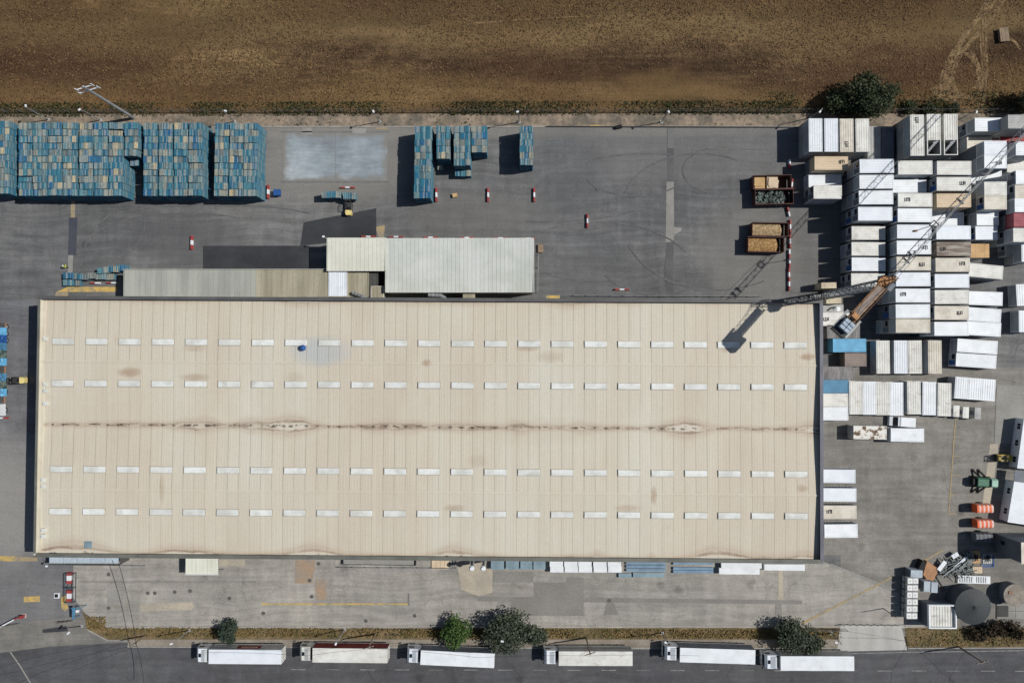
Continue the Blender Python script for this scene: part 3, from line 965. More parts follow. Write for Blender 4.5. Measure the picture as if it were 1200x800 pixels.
def roof_mat():
    t = NT('ribbed_roof_sheet', 0.6, 0, 0.3)
    p = t.pos()
    v = t.mapping(p, loc=(-(WC.x * _c - WC.y * _s), -(WC.x * _s + WC.y * _c), 0), rot=(0, 0, -WANG))
    sp = t.node('ShaderNodeSeparateXYZ')
    t.put(sp, 0, v)
    x, y = sp.outputs[0], sp.outputs[1]
    big = t.noise(t.mapping(v, sc=(1.4, .5, 1)), 0.06, 5.0, 0.6)
    col = t.ramp(big, [(0.3, C(193, 181, 163)), (0.5, C(198, 189, 171)), (0.7, C(201, 196, 180))])
    r = t.node('ShaderNodeObjectInfo').outputs['Random']
    col = t.gain(col, t.rng(r, 0, 1, 0.985, 1.015, False))
    # rain streaks along the sheets
    st = t.noise(t.mapping(v, sc=(1.6, .03, 1)), 1.0, 4.0, 0.65)
    col = t.gain(col, t.rng(st, 0.3, 0.7, 0.97, 1.025))
    fine = t.noise(v, 3.0, 3.0)
    col = t.gain(col, t.rng(fine, 0.3, 0.7, 0.97, 1.03))
    # blotches of rust and lichen
    bl = t.noise(v, 0.22, 5.0, 0.7)
    col = t.mix(t.rng(bl, 0.66, 0.80, 0.0, 0.45), col, C(150, 122, 92))
    # the blue-tinged spill and pale washed bays
    dx = t.math('DIVIDE', t.math('SUBTRACT', x, wl(380, 0, 8.3)[0]), 6.5)
    dy = t.math('DIVIDE', t.math('SUBTRACT', y, wl(500, 412, 8.3)[1]), 3.2)
    rad = t.math('ADD', t.math('MULTIPLY', dx, dx), t.math('MULTIPLY', dy, dy))
    rad = t.math('ADD', rad, t.math('MULTIPLY', t.noise(v, 0.4, 3.0), 0.7))
    col = t.mix(t.rng(rad, 0.3, 1.4, 0.55, 0.0), col, C(160, 172, 180))
    for bx in (518, 597):
        d = t.math('ABSOLUTE', t.math('SUBTRACT', x, wl(bx, 0, 8.3)[0]))
        f = t.math('MULTIPLY', t.rng(d, 0.7, 1.0, 0.5, 0.0), t.rng(y, YV - .5, YV - .2, 1.0, 0.0))
        col = t.mix(f, col, C(202, 198, 182))
    # seams gather dirt in places, rust runs below some skylights
    fx = t.math('FRACT', t.math('DIVIDE', t.math('SUBTRACT', x, rx0), pw))
    seam = t.math('MULTIPLY', t.rng(t.math('ABSOLUTE', t.math('SUBTRACT', fx, 0.02)), 0.0, 0.07, 1.0, 0.0), t.rng(t.noise(t.mapping(v, sc=(.6, .05, 1)), 1.0, 2.0), 0.42, 0.68, 0.0, 0.28))
    col = t.mix(seam, col, C(150, 138, 120))
    for (px_, py_, rx_, ry_, st_) in [(152, 436, 2.6, 1.1, .6), (228, 442, 3.2, .9, .45), (228, 408, 2.6, .8, .3), (345, 442, 2.2, 1.2, .2), (500, 425, 1.0, .8, .6),
                                      (532, 595, 2.4, .8, .45), (560, 540, 2.5, 1.5, .2), (645, 418, 3.0, 1.4, .3), (618, 408, 2.6, .7, .45), (946, 418, 1.8, .8, .7),
                                      (766, 580, .7, 2.0, .55), (940, 572, 1.2, .9, .5), (735, 595, 3.0, .8, .35), (190, 572, .6, 3.2, .35), (640, 505, 14, 3, .12), (850, 410, 1.5, .6, .3)]:
        qx, qy = wl(px_, py_, 8.3)
        ddx = t.math('DIVIDE', t.math('SUBTRACT', x, qx), rx_)
        ddy = t.math('DIVIDE', t.math('SUBTRACT', y, qy), ry_)
        rr = t.math('ADD', t.math('ADD', t.math('MULTIPLY', ddx, ddx), t.math('MULTIPLY', ddy, ddy)), t.math('MULTIPLY', t.noise(v, 1.3, 4.0, .7), 1.1))
        col = t.mix(t.rng(rr, 0.4, 1.6, st_, 0.0), col, C(150, 118, 88))
    # sediment where rain water stands: along the valley and both eaves
    POOLS = [
        (YV, 0, [(70, .10, 3), (108, .12, 8), (150, .3, 5), (225, .8, 4.5), (248, .3, 2.5), (290, .6, 2.4), (334, 1.05, 5.5), (345, .4, 3), (440, .55, 3.5), (462, .2, 6),
                 (482, .5, 3), (530, .35, 4), (560, .4, 5), (607, .6, 2.0), (635, .3, 4), (683, .6, 2.6), (722, .25, 4), (788, .45, 4.5), (808, .9, 4.2), (880, .25, 4), (945, .6, 4.2), (958, .6, 2)]),
        (hy - .3, 1, [(70, .2, 6), (150, .25, 8), (210, .3, 9), (352, .9, 4.5), (400, .3, 6), (490, .6, 7), (560, .5, 5), (665, .9, 4.2), (735, .5, 3), (830, .3, 3), (940, .5, 5)]),
        (-hy + .3, 1, [(75, 1.5, 6), (110, 1.0, 5), (216, 1.2, 6.5), (330, .35, 8), (369, 1.4, 4.5), (440, .3, 6), (529, 1.5, 3.6), (563, .4, 5), (690, .4, 7), (700, .5, 1.2), (764, .5, .8),
                       (842, 1.7, 5), (905, .6, 5), (948, 1.0, 3.2)])]
    for k, (y0, side, lst) in enumerate(POOLS):
        w = 0.16
        for (pxx, amp, sg) in lst:
            e = t.math('DIVIDE', t.math('SUBTRACT', x, wl(pxx, 500, 8.2)[0]), sg)
            w = t.math('ADD', w, t.math('MULTIPLY', t.math('EXPONENT', t.math('MULTIPLY', t.math('MULTIPLY', e, e), -1.0)), amp * 0.6))
        wob = t.math('MULTIPLY', t.math('SUBTRACT', t.noise(v, 0.35, 4.0), 0.5), 0.8 if side == 0 else 0.25)
        d = t.math('DIVIDE', t.math('ABSOLUTE', t.math('SUBTRACT', t.math('ADD', y, wob), y0)), w)
        nz = t.math('MULTIPLY', t.math('SUBTRACT', t.noise(t.mapping(v, sc=(.5, 1, 1)), 0.8, 4.0, .65), 0.5), 1.1)
        d = t.math('ADD', d, nz)
        pool = t.rng(w, 0.58, 0.78)
        halo = t.rng(d, 0.9, 3.2, 0.38, 0.0)
        col = t.mix(halo, col, C(176, 154, 132))
        ring = t.math('MULTIPLY', t.math('MULTIPLY', t.rng(d, 0.55, 0.8), t.rng(d, 0.95, 1.35, 1.0, 0.0)), t.rng(t.noise(v, .3, 3.0), .35, .65, .15, .7))
        ring = t.math('MULTIPLY', ring, t.math('ADD', 0.45, t.math('MULTIPLY', pool, 0.55)))
        col = t.mix(ring, col, C(132, 110, 94))
        smudge = t.math('MULTIPLY', t.rng(d, 0.2, 1.3, 0.8, 0.0), t.rng(t.noise(t.mapping(v, sc=(.35, 1, 1)), .9, 4.0, .7), .42, .62))
        smudge = t.math('MULTIPLY', smudge, t.math('SUBTRACT', 1.0, t.math('MULTIPLY', pool, 0.75)))
        col = t.mix(smudge, col, C(122, 102, 88))
        ring2 = t.math('MULTIPLY', t.math('MULTIPLY', t.math('MULTIPLY', t.rng(d, 1.35, 1.6), t.rng(d, 1.7, 2.0, 1.0, 0.0)), pool), 0.12)
        col = t.mix(ring2, col, C(150, 128, 108))
        pale = t.math('MULTIPLY', t.math('MULTIPLY', t.rng(d, 0.5, 0.7, 1.0, 0.0), pool), 0.7)
        col = t.mix(pale, col, C(206, 200, 184))
        spn = t.noise(t.mapping(v, sc=(.7, 1.4, 1)), 0.9, 3.0, 0.6)
        core = t.math('MULTIPLY', t.rng(d, 0.2, 0.5, 1.0, 0.0), t.rng(spn, 0.53, 0.62))
        ex_ = t.math('MULTIPLY', t.math('SUBTRACT', t.math('FRACT', t.math('ADD', t.math('DIVIDE', t.math('SUBTRACT', x, rx0), pw), 0.5)), 0.5), pw)
        ey_ = t.math('SUBTRACT', t.math('ADD', y, t.math('MULTIPLY', wob, 0.6)), y0)
        sd_ = t.math('SQRT', t.math('ADD', t.math('MULTIPLY', t.math('MULTIPLY', ex_, ex_), 0.35), t.math('MULTIPLY', ey_, ey_)))
        sz_ = t.rng(t.noise(v, .33, 3.0, .7), .42, .68, .02, .34)
        dots = t.rng(t.math('DIVIDE', sd_, sz_), .3, 1.3, .85, 0.0)
        col = t.mix(t.math('MULTIPLY', t.math('MAXIMUM', core, dots if side == 0 else 0.0), 0.85), col, C(66, 54, 44))
    return t.done(col)


ROOFM = roof_mat()


def panel_mesh(length, rise, flip):
    """ribbed roof sheet: local x across, y down-slope, two lapped lengths"""
    prof = []
    nr = 4
    g = 0.012
    x = -pw / 2 + g
    prof.append((x, 0.0))
    prof.append((x, 0.014))
    prof.append((x + .05, 0.014))
    prof.append((x + .06, 0.0))
    for i in range(1, nr):
        c = -pw / 2 + pw * i / nr
        prof += [(c - .06, 0.0), (c - .03, 0.011), (c + .03, 0.011), (c + .06, 0.0)]
    prof.append((pw / 2 - g, 0.0))
    mb = MB()
    cuts = [0.0, 0.46, 1.0]
    for k in range(2):
        a, b = cuts[k] * length, cuts[k + 1] * length + (0.12 if k == 0 else 0)
        lift = 0.02 * (1 - k)
        base = len(mb.v)
        for yy in (a, b):
            for (px_, pz_) in prof:
                mb.v.append((px_, -yy, -rise * yy / length + pz_ + lift))
        n = len(prof)
        for i in range(n - 1):
            mb.f.append((base + i, base + n + i, base + n + i + 1, base + i + 1))
    return mb.mesh('roof_panel', ROOFM)


for (ya, yb) in ((YR1, hy - ins), (YR1, YV + .08), (YR2, YV - .08), (YR2, -hy + ins)):
    ln = abs(yb - ya)
    me = panel_mesh(ln, Z1 - Z0, False)
    for i in range(NP):
        o = obj('roof_panel', me, wh, (rx0 + pw * (i + .5), ya, Z1), (0, 0, math.pi if yb > ya else 0))
m = MB()
m.box(rx0, YV - .16, Z0 - .12, rx1, YV + .16, Z0 - .03)
obj('valley_gutter', m, wh, mat=ROOFM)
for yr in (YR1, YR2):
    m = MB()
    m.profile([(yr - .22, Z1 + .055), (yr + .22, Z1 + .055), (yr, Z1 + .10)], rx0, rx1)
    obj('ridge_flashing', m, wh, mat=ROOFM)
# skylights
sx, sy = 4.05, 1.22
ck = MB()
for b in ((-sx / 2, -sy / 2, 0, sx / 2, -sy / 2 + .1, .24), (-sx / 2, sy / 2 - .1, 0, sx / 2, sy / 2, .24),
          (-sx / 2, -sy / 2 + .1, 0, -sx / 2 + .1, sy / 2 - .1, .24), (sx / 2 - .1, -sy / 2 + .1, 0, sx / 2, sy / 2 - .1, .24)):
    ck.box(*b)
ckm = ck.mesh('skylight', SKYF)
pm = MB()
pm.profile([(-sy / 2 + .07, .242), (sy / 2 - .07, .242), (sy / 2 - .16, .30), (0, .33), (-sy / 2 + .16, .30)], -sx / 2 + .08, sx / 2 - .08)
pnm = pm.mesh('pane', SKYL)
for (xa, ya, xb, yb) in [(74.5, 400, 932, 404.5), (73.5, 449, 932.5, 453.5), (72, 549.5, 933, 555.5), (71, 599, 933, 604.5)]:
    for i in range(23):
        lx, ly = wl(xa + (xb - xa) * i / 22, ya + (yb - ya) * i / 22, 8.4)
        s = obj('skylight', ckm, wh, (lx, ly, 8.22), (0, 0, 0))
        obj('pane', pnm, s)
# small roof vents on the west side, floor drain hatch, loose ball on the roof
vm = MB()
vm.box(-.35, -.35, 0, .35, .35, .5)
vm.cyl((0, 0, .5), (0, 0, .8), .14, .14, 8)
vm.box(-.22, -.3, .5, -.05, .3, .56)
vmm = vm.mesh('roof_vent', SHEETW)
for (x, y) in [(53, 397), (53, 450), (53, 457.5), (53, 472.5), (51, 569.5), (50.5, 621), (50.5, 628), (51, 562)]:
    lx, ly = wl(x, y, 8.4)
    obj('roof_vent', vmm, wh, (lx, ly, 8.15))
lx, ly = wl(103, 638, 8.3)
m = MB()
m.box(-.65, -.6, 0, .65, .6, .12)
m.box(-.55, -.5, .12, .55, .5, .2)
obj('roof_hatch', m, wh, (lx, ly, 8.12), mat=M('hatch_blue_grey', C(128, 150, 160), None, 1, .5))
m = MB()
for i in range(8):
    a0, a1 = math.pi * i / 8 - math.pi / 2, math.pi * (i + 1) / 8 - math.pi / 2
    m.cyl((0, 0, .55 + .55 * math.sin(a0)), (0, 0, .55 + .55 * math.sin(a1)), .55 * math.cos(a0) + .01, .55 * math.cos(a1) + .01, 12, False)
p = P(355, 407.5, 8.8)
b = obj('blue_drum', m, None, (p.x, p.y, 8.34), mat=DKBLUE, smooth=True)
tag(b, 'dark blue round drum left lying on the warehouse roof', 'drum')

# ------------------------------------------------------------------ lean-to buildings on the north side
def ribbed_roof(root, px0, py0, px1, py1, zb, slope, mats, n, name='roof_sheet', rib=0.05, per=4):
    """mono-pitch sheets given by the roof rectangle in the photograph at height zb"""
    a, b = P(px0, py0, zb), P(px1, py1, zb)
    ox, oy = root.location.x, root.location.y
    w = (b.x - a.x) / n
    ln = a.y - b.y
    cache = {}
    for i in range(n):
        mt = mats(i / n) if callable(mats) else mats
        if mt.name not in cache:
            prof = []
            gq = .012
            x = -w / 2 + gq
            prof += [(x, -.06), (x, .0)]
            for k in range(per):
                c = -w / 2 + w * (k + .5) / per
                prof += [(c - .07, .0), (c - .03, rib), (c + .03, rib), (c + .07, 0)]
            prof += [(w / 2 - gq, 0), (w / 2 - gq, -.06)]
            mb = MB()
            mb.profile_y(prof, -ln / 2, ln / 2)
            cache[mt.name] = mb.mesh(name, mt)
        obj(name, cache[mt.name], root, (a.x + w * (i + .5) - ox, (a.y + b.y) / 2 - oy, zb), (math.atan2(slope, ln), 0, 0))
    return a.x - ox, b.x - ox, b.y - oy, a.y - oy


def annex(name, label, rect, zb, mats, n, slope=0.25, trim=SHEETW, open_side=False, wall=WALLM, per=4):
    a, b = P(rect[0], rect[1], zb), P(rect[2], rect[3], zb)
    t = thing(name, label, 'building', ((a.x + b.x) / 2, (a.y + b.y) / 2, 0))
    x0, x1, y0, y1 = ribbed_roof(t, rect[0], rect[1], rect[2], rect[3], zb, slope, mats, n, per=per)
    f = MB()
    f.box(x0 - .08, y1 + .01, zb - .4, x1 + .08, y1 + .13, zb + .14)
    obj('fascia', f, t, mat=trim)
    f = MB()
    f.box(x0 - .14, y0, zb - .4, x0 - .02, y1, zb + .1)
    f.box(x1 + .02, y0, zb - .4, x1 + .14, y1, zb + .1)
    obj('verge_trim', f, t, mat=trim)
    w = MB()
    w.box(x0 + .1, y0 + .1, 0, x0 + .25, y1 - .1, zb - .3)
    w.box(x1 - .25, y0 + .1, 0, x1 - .1, y1 - .1, zb - .3)
    w.box(x0 + .26, y0 + .1, 0, x1 - .26, y0 + .25, zb - .3)
    if not open_side:
        w.box(x0 + .26, y1 - .25, 0, x1 - .26, y1 - .1, zb - .3)
    obj('wall', w, t, mat=wall)
    return t, (x0, x1, y0, y1)


annex('loading_hall', 'white ribbed-roof loading hall built against the warehouse north side', (452.5, 280, 625, 342.6), 5.6, SHEETW, 36, .3)
annex('canopy_building', 'cream flat-roofed annex left of the larger white loading hall', (384, 279.5, 451, 317.5), 6.0, SHEETC, 14, .2, SHEETC)
annex('lean_to', 'long narrow grey and khaki sheet-roofed shed behind the cream annex', (146, 316, 404.5, 348), 5.0,
      lambda f: SHEETG if f < .595 else (SHEETB if f < 1 else SHEETG), 42, -.2, SHEETG, per=5)
annex('lean_to', 'short white panel shed between the khaki shed and brown sheds', (386, 318.5, 405.5, 347), 5.15, WHITE2, 2, -.1, WHITE2)
annex('lean_to', 'small khaki sheet shed below the cream annex', (406, 319, 431, 348), 4.6, SHEETB, 4, -.1, SHEETB)
annex('lean_to', 'narrow dark grey shed beside the white loading hall', (431.5, 319, 442, 347), 4.2, DKGREY, 2, -.1, DKGREY)
annex('lean_to', 'tiny yellowish roofed hut by the loading hall corner', (435.5, 336, 449, 349), 4.5, SHEETB, 2, -.1, BEIGE)
# floodlight on the annex corner
def flood(label, base, head, zb, zh):
    a, b = P(base[0], base[1], zb), P(head[0], head[1], zh)
    t = thing('floodlight', label, 'floodlight', (a.x, a.y, a.z))
    obj('arm', MB().cyl((0, 0, 0), b - a, .05, .04, 6), t, mat=GREYMETAL)
    d = b - a
    obj('lamp_head', MB().cbox(d.x, d.y, d.z, .4, .3, .14), t, mat=WHITE)
    return t


flood('floodlight arm on the northwest corner of the cream annex', (384, 280), (379, 277.2), 6.0, 6.4)
flood('floodlight arm on the southwest glass canopy corner', (57, 660), (54.5, 663), 3.6, 4.0)
# ventilation ducts
def duct(label, pts, r, z):
    t = thing('duct', label, 'duct', P(pts[0][0], pts[0][1], 0))
    o = Vector(t.location)
    mb = MB()
    q = [P(x, y, z) - o for x, y in pts]
    for a, b in zip(q, q[1:]):
        mb.cyl(a, b, r, r, 12)
        mb.cyl(b + Vector((0, 0, -.001)), b + Vector((0, 0, .001)), r, r, 12)
    obj('pipe', mb, t, mat=GREYMETAL, smooth=False)
    cm = MB()
    for k in (0.25, .6, .9):
        p = q[0].lerp(q[1], k)
        d = (q[1] - q[0]).normalized()
        cm.cyl(p - d * .04, p + d * .04, r + .04, r + .04, 12)
    obj('collar', cm, t, mat=DKGREY)
    return t


duct('silver round duct between the loading hall and the warehouse', [(502, 345.5), (516, 346), (521, 349)], .35, 5.0)
duct('short silver duct above the small khaki shed', [(413, 343), (424, 347), (431, 350.5)], .3, 5.4)
m = MB()
m.box(-1.1, -.8, 0, 1.1, .8, 1.1)
for k in range(6):
    m.box(-1.0, -.7 + k * .24, 1.1, 1.0, -.6 + k * .24, 1.16)
p = P(549.5, 345.5, 4.2)
tag(obj('air_handler', m, None, (p.x, p.y, 3.1), mat=SHEETB), 'beige air handling box in the gap behind the loading hall', 'air handler')
p0 = P(549, 346, 0)
m = MB()
for dx in (-1, 1):
    for dy in (-.7, .7):
        m.box(p.x + dx - .05, p.y + dy - .05, 0, p.x + dx + .05, p.y + dy + .05, 3.1)
st = obj('steel_stand', m, mat=GREYMETAL)
tag(st, 'four-legged steel stand under the beige air handling box', 'stand')

# guard rail along the dock edge
def rail(label, pts, h=1.05, pitch=2.3, name='guard_rail', mat=GREYMETAL, z=0.0):
    a = P(*pts[0], z)
    t = thing(name, label, 'railing', (a.x, a.y, z))
    pm_ = MB().cyl((0, 0, 0), (0, 0, h), .045, .045, 6).mesh('post', mat)
    for p_, q_ in zip(pts, pts[1:]):
        u, v = P(*p_, z) - a, P(*q_, z) - a
        n = max(1, int((v - u).length / pitch))
        for i in range(n + 1):
            obj('post', pm_, t, u.lerp(v, i / n))
        for hh in (h, h * .55):
            obj('rail', MB().cyl(u + Vector((0, 0, hh)), v + Vector((0, 0, hh)), .035, .035, 6), t, mat=mat)
    return t


rail('long steel handrail along the dock edge north of the warehouse', [(672, 346.5), (890, 347.5)])
rail('steel handrail around the sunken loading dock on the south side', [(398, 663.5), (535, 664.5), (536, 656)])
# ------------------------------------------------------------------ south side canopies and dock
t = thing('glass_canopy', 'pale blue-grey glazed canopy at the warehouse southwest corner', 'canopy', P(98, 657, 0))
o = Vector(t.location)
zc = 3.4
for i in range(5):
    xa, xb = 58 + i * 16.3, 58 + (i + 1) * 16.3 - .4
    q = [P(xa, 650, zc) - o, P(xb, 650, zc) - o, P(xb, 659.6, zc) - o, P(xa, 659.6, zc) - o]
    obj('pane', MB().prism([(v.x, v.y) for v in q], zc, zc + .05), t, mat=M('canopy_sheet', C(178, 190, 198), C(164, 176, 186), .5, .4) if i == 0 else bpy.data.materials['canopy_sheet'])
q0, q1 = P(57.5, 660, zc) - o, P(140, 660.8, zc) - o
obj('gutter', MB().bar(q0 + Vector((0, -.1, 0)), q1 + Vector((0, -.1, 0)), .3, .25), t, mat=DKGREY)
for i in range(5):
    v = q0.lerp(q1, i / 4)
    obj('post', MB().cyl((v.x, v.y, 0), (v.x, v.y, zc - .13), .07, .07, 8), t, mat=DKGREY)
obj('end_wall', MB().cbox(q1.x + .1, q1.y + .9, zc / 2, .15, 1.9, zc), t, mat=DKGREY)
rail('low handrail right of the glazed canopy', [(142, 661), (171, 661.6)], 1.0, 1.6)

t = thing('porch', 'small cream ribbed porch roof on the warehouse south wall', 'porch', P(236, 663, 0))
ribbed_roof(t, 217.5, 648, 255.5, 672.5, 3.3, 0.15, SHEETC, 6)
o = Vector(t.location)
for x in (218.5, 254.5):
    v = P(x, 671.5, 3.2) - o
    obj('post', MB().cyl((v.x, v.y, 0), (v.x, v.y, 3.2), .06, .06, 8), t, mat=GREYMETAL)
v0, v1 = P(217.3, 672.8, 3.3) - o, P(255.7, 672.8, 3.3) - o
obj('fascia', MB().bar(v0, v1, .1, .25), t, mat=WHITE)
v0 = P(217, 660, 3.3) - o
obj('side_panel', MB().cbox(v0.x, v0.y, 1.6, .08, 3.6, 3.1), t, mat=SHEETC)

t = thing('loading_dock', 'raised concrete dock strip with dark edge on the south wall', 'loading dock', P(448, 659, 0))
o = Vector(t.location)
q = [P(x, y, 1.0) - o for x, y in [(402.5, 648), (485, 648), (485, 661.5), (402.5, 660.5)]]
obj('dock_slab', MB().prism([(v.x, v.y) for v in q], 0.0, 1.0), t, mat=GREYPALE)
q = [P(x, y, 1.0) - o for x, y in [(401.5, 660.6), (485.5, 661.6), (485.5, 662.4), (401.5, 661.4)]]
obj('edge_plate', MB().prism([(v.x, v.y) for v in q], .3, 1.03), t, mat=DKGREY)
q = [P(x, y, 1.0) - o for x, y in [(485.3, 648), (487, 648), (487, 662.4), (485.3, 662.4)]]
obj('end_plate', MB().prism([(v.x, v.y) for v in q], 0, 1.05), t, mat=BLACK)
t = thing('plywood_platform', 'pale plywood platform beside the dock on the south wall', 'platform', P(516, 660, 0))
for k in range(4):
    obj('board', MB().box(-1.6 + k * .82, -1.0, .0, -.82 + k * .82, 1.5, .25 + .015 * (k % 2)), t, mat=TAN)
for i, x in enumerate((552.5, 566)):
    t = thing('vent_stack', ('western' if i == 0 else 'eastern') + ' of two white capped vent stacks on the south wall', 'vent stack', P(x, 661, 0), 0, 'vent stacks on the south wall')
    o = Vector(t.location)
    tp = P(x, 666, 6.0) - o
    obj('pipe', MB().cyl((tp.x, tp.y, 0), (tp.x, tp.y, 5.8), .28, .28, 12), t, mat=GREYMETAL)
    obj('cap', MB().cyl((tp.x, tp.y, 5.8), (tp.x, tp.y, 6.15), .5, .3, 12), t, mat=WHITE)
    obj('bracket', MB().bar((tp.x - .3, tp.y, 4.6), (tp.x - .3, tp.y + 1.8, 4.6), .08).bar((tp.x + .3, tp.y, 4.6), (tp.x + .3, tp.y + 1.8, 4.6), .08), t, mat=GREYMETAL)

# crates and beams lined up along the south wall
def crate_mesh(l, w, h, mat, ribs=0):
    b = MB()
    b.box(-l / 2, -w / 2, .12, l / 2, w / 2, h - .05)
    b.box(-l / 2 - .03, -w / 2 - .03, h - .05, l / 2 + .03, w / 2 + .03, h)
    for sx_ in (-1, 1):
        for sy_ in (-1, 0, 1):
            b.box(sx_ * l * .35 - .1, sy_ * (w / 2 - .1) - .06, 0, sx_ * l * .35 + .1, sy_ * (w / 2 - .1) + .06, .12)
    for k in range(ribs):
        y = -w / 2 + w * (k + 1) / (ribs + 1)
        b.box(-l / 2, y - .02, h, l / 2, y + .02, h + .03)
    return b.mesh('crate', mat)


STEELBLUE = M('blue_grey_box_paint', C(136, 156, 164), C(116, 136, 146), .6, .5, fine=.12)
cmA = crate_mesh(2.38, .62, 1.1, STEELBLUE, 1)
cmB = crate_mesh(2.38, .98, 1.2, STEELBLUE, 2)
cmW = crate_mesh(2.42, 1.0, 1.25, WHITE, 0)
for i, x in enumerate((583, 600.5, 617.5, 631)):
    for k, (y, me) in enumerate(((658.0, cmA), (663.3, cmB))):
        p = P(x + (0 if i < 3 else .5), y, 1.1)
        tag(obj('steel_box', me, None, (p.x, p.y, 0), (0, 0, WANG)), f'blue-grey steel box, {ORD[i]} from the vent stacks, {"wall" if k == 0 else "road"} side of its row', 'box', 'blue-grey boxes by the south wall')
for i, x in enumerate((652, 669, 685.5, 703, 720)):
    for k, y in enumerate((660.3, 667.0)):
        p = P(x + (.6 if k else 0), y, 1.25)
        tag(obj('white_crate', cmW, None, (p.x, p.y, 0), (0, 0, WANG + random.uniform(-.01, .01))), f'white crate, {ORD[i]} from the west, {"wall" if k == 0 else "road"} side of the white row', 'crate', 'white crates by the south wall')
def beam(label, x0, x1, y, w, mat, h=.5, z=0.0, slope=0.004):
    a, b = P(x0, y, h), P(x1, y + (x1 - x0) * slope, h)
    mb = MB()
    d = (b - a)
    mb.bar((-d.length / 2, 0, h - .06), (d.length / 2, 0, h - .06), w, .12)
    mb.bar((-d.length / 2, 0, .06), (d.length / 2, 0, .06), w, .12)
    mb.box(-d.length / 2, -w * .2, .12, d.length / 2, w * .2, h - .12)
    for k in range(5):
        xx = -d.length / 2 + d.length * (k + .5) / 5
        mb.box(xx - .03, -w * .45, .121, xx + .03, w * .45, h - .121)
    c = (a + b) / 2
    return tag(obj('steel_beam', mb, None, (c.x, c.y, z), (0, 0, math.atan2(d.y, d.x)), mat=mat), label, 'beam', 'blue-grey beams by the south wall')


BEAMB = M('beam_blue', C(124, 150, 170), C(108, 132, 152), .6, .5, fine=.1)
beam('northern of three blue-grey beams right of the white crates', 734, 780, 659.2, .5, BEAMB)
beam('middle of three blue-grey beams right of the white crates', 734, 780, 663.4, .5, BEAMB)
beam('southern of three blue-grey beams right of the white crates', 734, 780, 667.6, .5, BEAMB)
beam('wide pale blue slab beam in front of the three beams', 742, 779, 673.4, .85, STEELBLUE)
beam('short pale blue slab beam left of the wide one', 725, 740, 674, .75, STEELBLUE)
beam('blue-grey beam against the wall right of the dark gap', 789, 836, 659.6, .5, BEAMB)
beam('blue-grey beam second from the wall right of the dark gap', 789, 836, 665.8, .5, BEAMB)
beam('outermost blue-grey beam right of the dark gap', 789, 836, 669.6, .5, BEAMB)
cmL = crate_mesh(7.4, 1.08, 1.2, WHITE, 0)
for (x, y, lab) in ((869, 662, 'long white panel crate nearest the wall, west of another'), (866.5, 669, 'long white panel crate on the road side of its twin'),
                    (919.5, 664.5, 'single long white panel crate near the warehouse southeast corner')):
    p = P(x, y, 1.2)
    tag(obj('panel_crate', cmL, None, (p.x, p.y, 0), (0, 0, WANG)), lab, 'crate', 'long white panel crates')

# manhole covers
mhm = MB().cyl((0, 0, 0), (0, 0, .03), .34, .34, 16)
mhm.cyl((0, 0, .03), (0, 0, .04), .28, .28, 16)
mhm = mhm.mesh('manhole_cover', M('cast_iron', C(98, 96, 92), C(80, 78, 75), 3, .7))
for i, (x, y, lab) in enumerate([
        (127.5, 672.6, 'manhole cover just south of the glazed canopy'), (127.5, 712, 'manhole cover west of the pale concrete repair strip'),
        (173.5, 694.5, 'left manhole cover of the close pair above the pale strip'), (181.7, 694.5, 'right manhole cover of the close pair above the pale strip'),
        (205, 693.2, 'manhole cover above the middle of the pale strip'), (223, 692, 'manhole cover above the east end of the pale strip'),
        (269, 700.5, 'lone manhole cover west of the yellow line'), (308.7, 718, 'manhole cover below the west end of the yellow line'),
        (373.5, 660, 'manhole cover near the south wall by the rusty paving'), (363, 679.7, 'manhole cover beside the upper rusty paving patch'),
        (365.5, 698.5, 'manhole cover just above the yellow line by rusty paving'), (429, 727, 'manhole cover near the verge below the yellow line'),
        (486, 721, 'manhole cover east of the yellow line end'), (714, 703, 'manhole cover in the dark trench repair'),
        (700, 222, 'manhole cover in the north yard east of the barriers')]):
    p = P(x, y)
    tag(obj('manhole_cover', mhm, None, (p.x, p.y, .06)), lab, 'manhole cover', 'manhole covers in the paving')

# ------------------------------------------------------------------ pallet stacks
random.seed(5)


def column_mesh(layers, w, d, seed):
    rs = random.Random(seed)
    mb = MB()
    tone = []
    for k in range(layers):
        z = k * .144
        jx, jy = rs.uniform(-.015, .015), rs.uniform(-.02, .02)
        tv = rs.random()
        mb.box(-w / 2 + jx, -d / 2 + jy, z + .10, w / 2 + jx, d / 2 + jy, z + .136)
        tone += [tv] * 6
        mb.box(-w / 2 + .03 + jx, -d / 2 + .03 + jy, z, w / 2 - .03 + jx, d / 2 - .03 + jy, z + .10)
        tone += [tv * .8] * 6
    z = layers * .144
    nb = 5
    tv = rs.random()
    for i in range(nb):
        x0 = -w / 2 + w * i / nb + .018
        mb.box(x0, -d / 2, z - .008, x0 + w / nb - .036, d / 2, z + .016 + rs.random() * .004)
        tone += [min(1, max(0, .5 + rs.uniform(-.5, .5)))] * 6
    me = mb.mesh('pallet_column', PALLET)
    at = me.attributes.new('tone', 'FLOAT', 'FACE')
    at.data.foreach_set('value', tone)
    dk = me.attributes.new('deck', 'FLOAT', 'FACE')
    dk.data.foreach_set('value', [0.0] * (len(tone) - 6 * nb) + [1.0] * (6 * nb))
    return me


CMS = {}


def col_mesh(layers, w, d):
    k = (layers, w, d, random.randrange(5))
    if k not in CMS:
        CMS[k] = column_mesh(layers, w, d, hash(k) % 9999 if False else layers * 31 + k[3] * 7 + int(w * 10))
    return CMS[k]


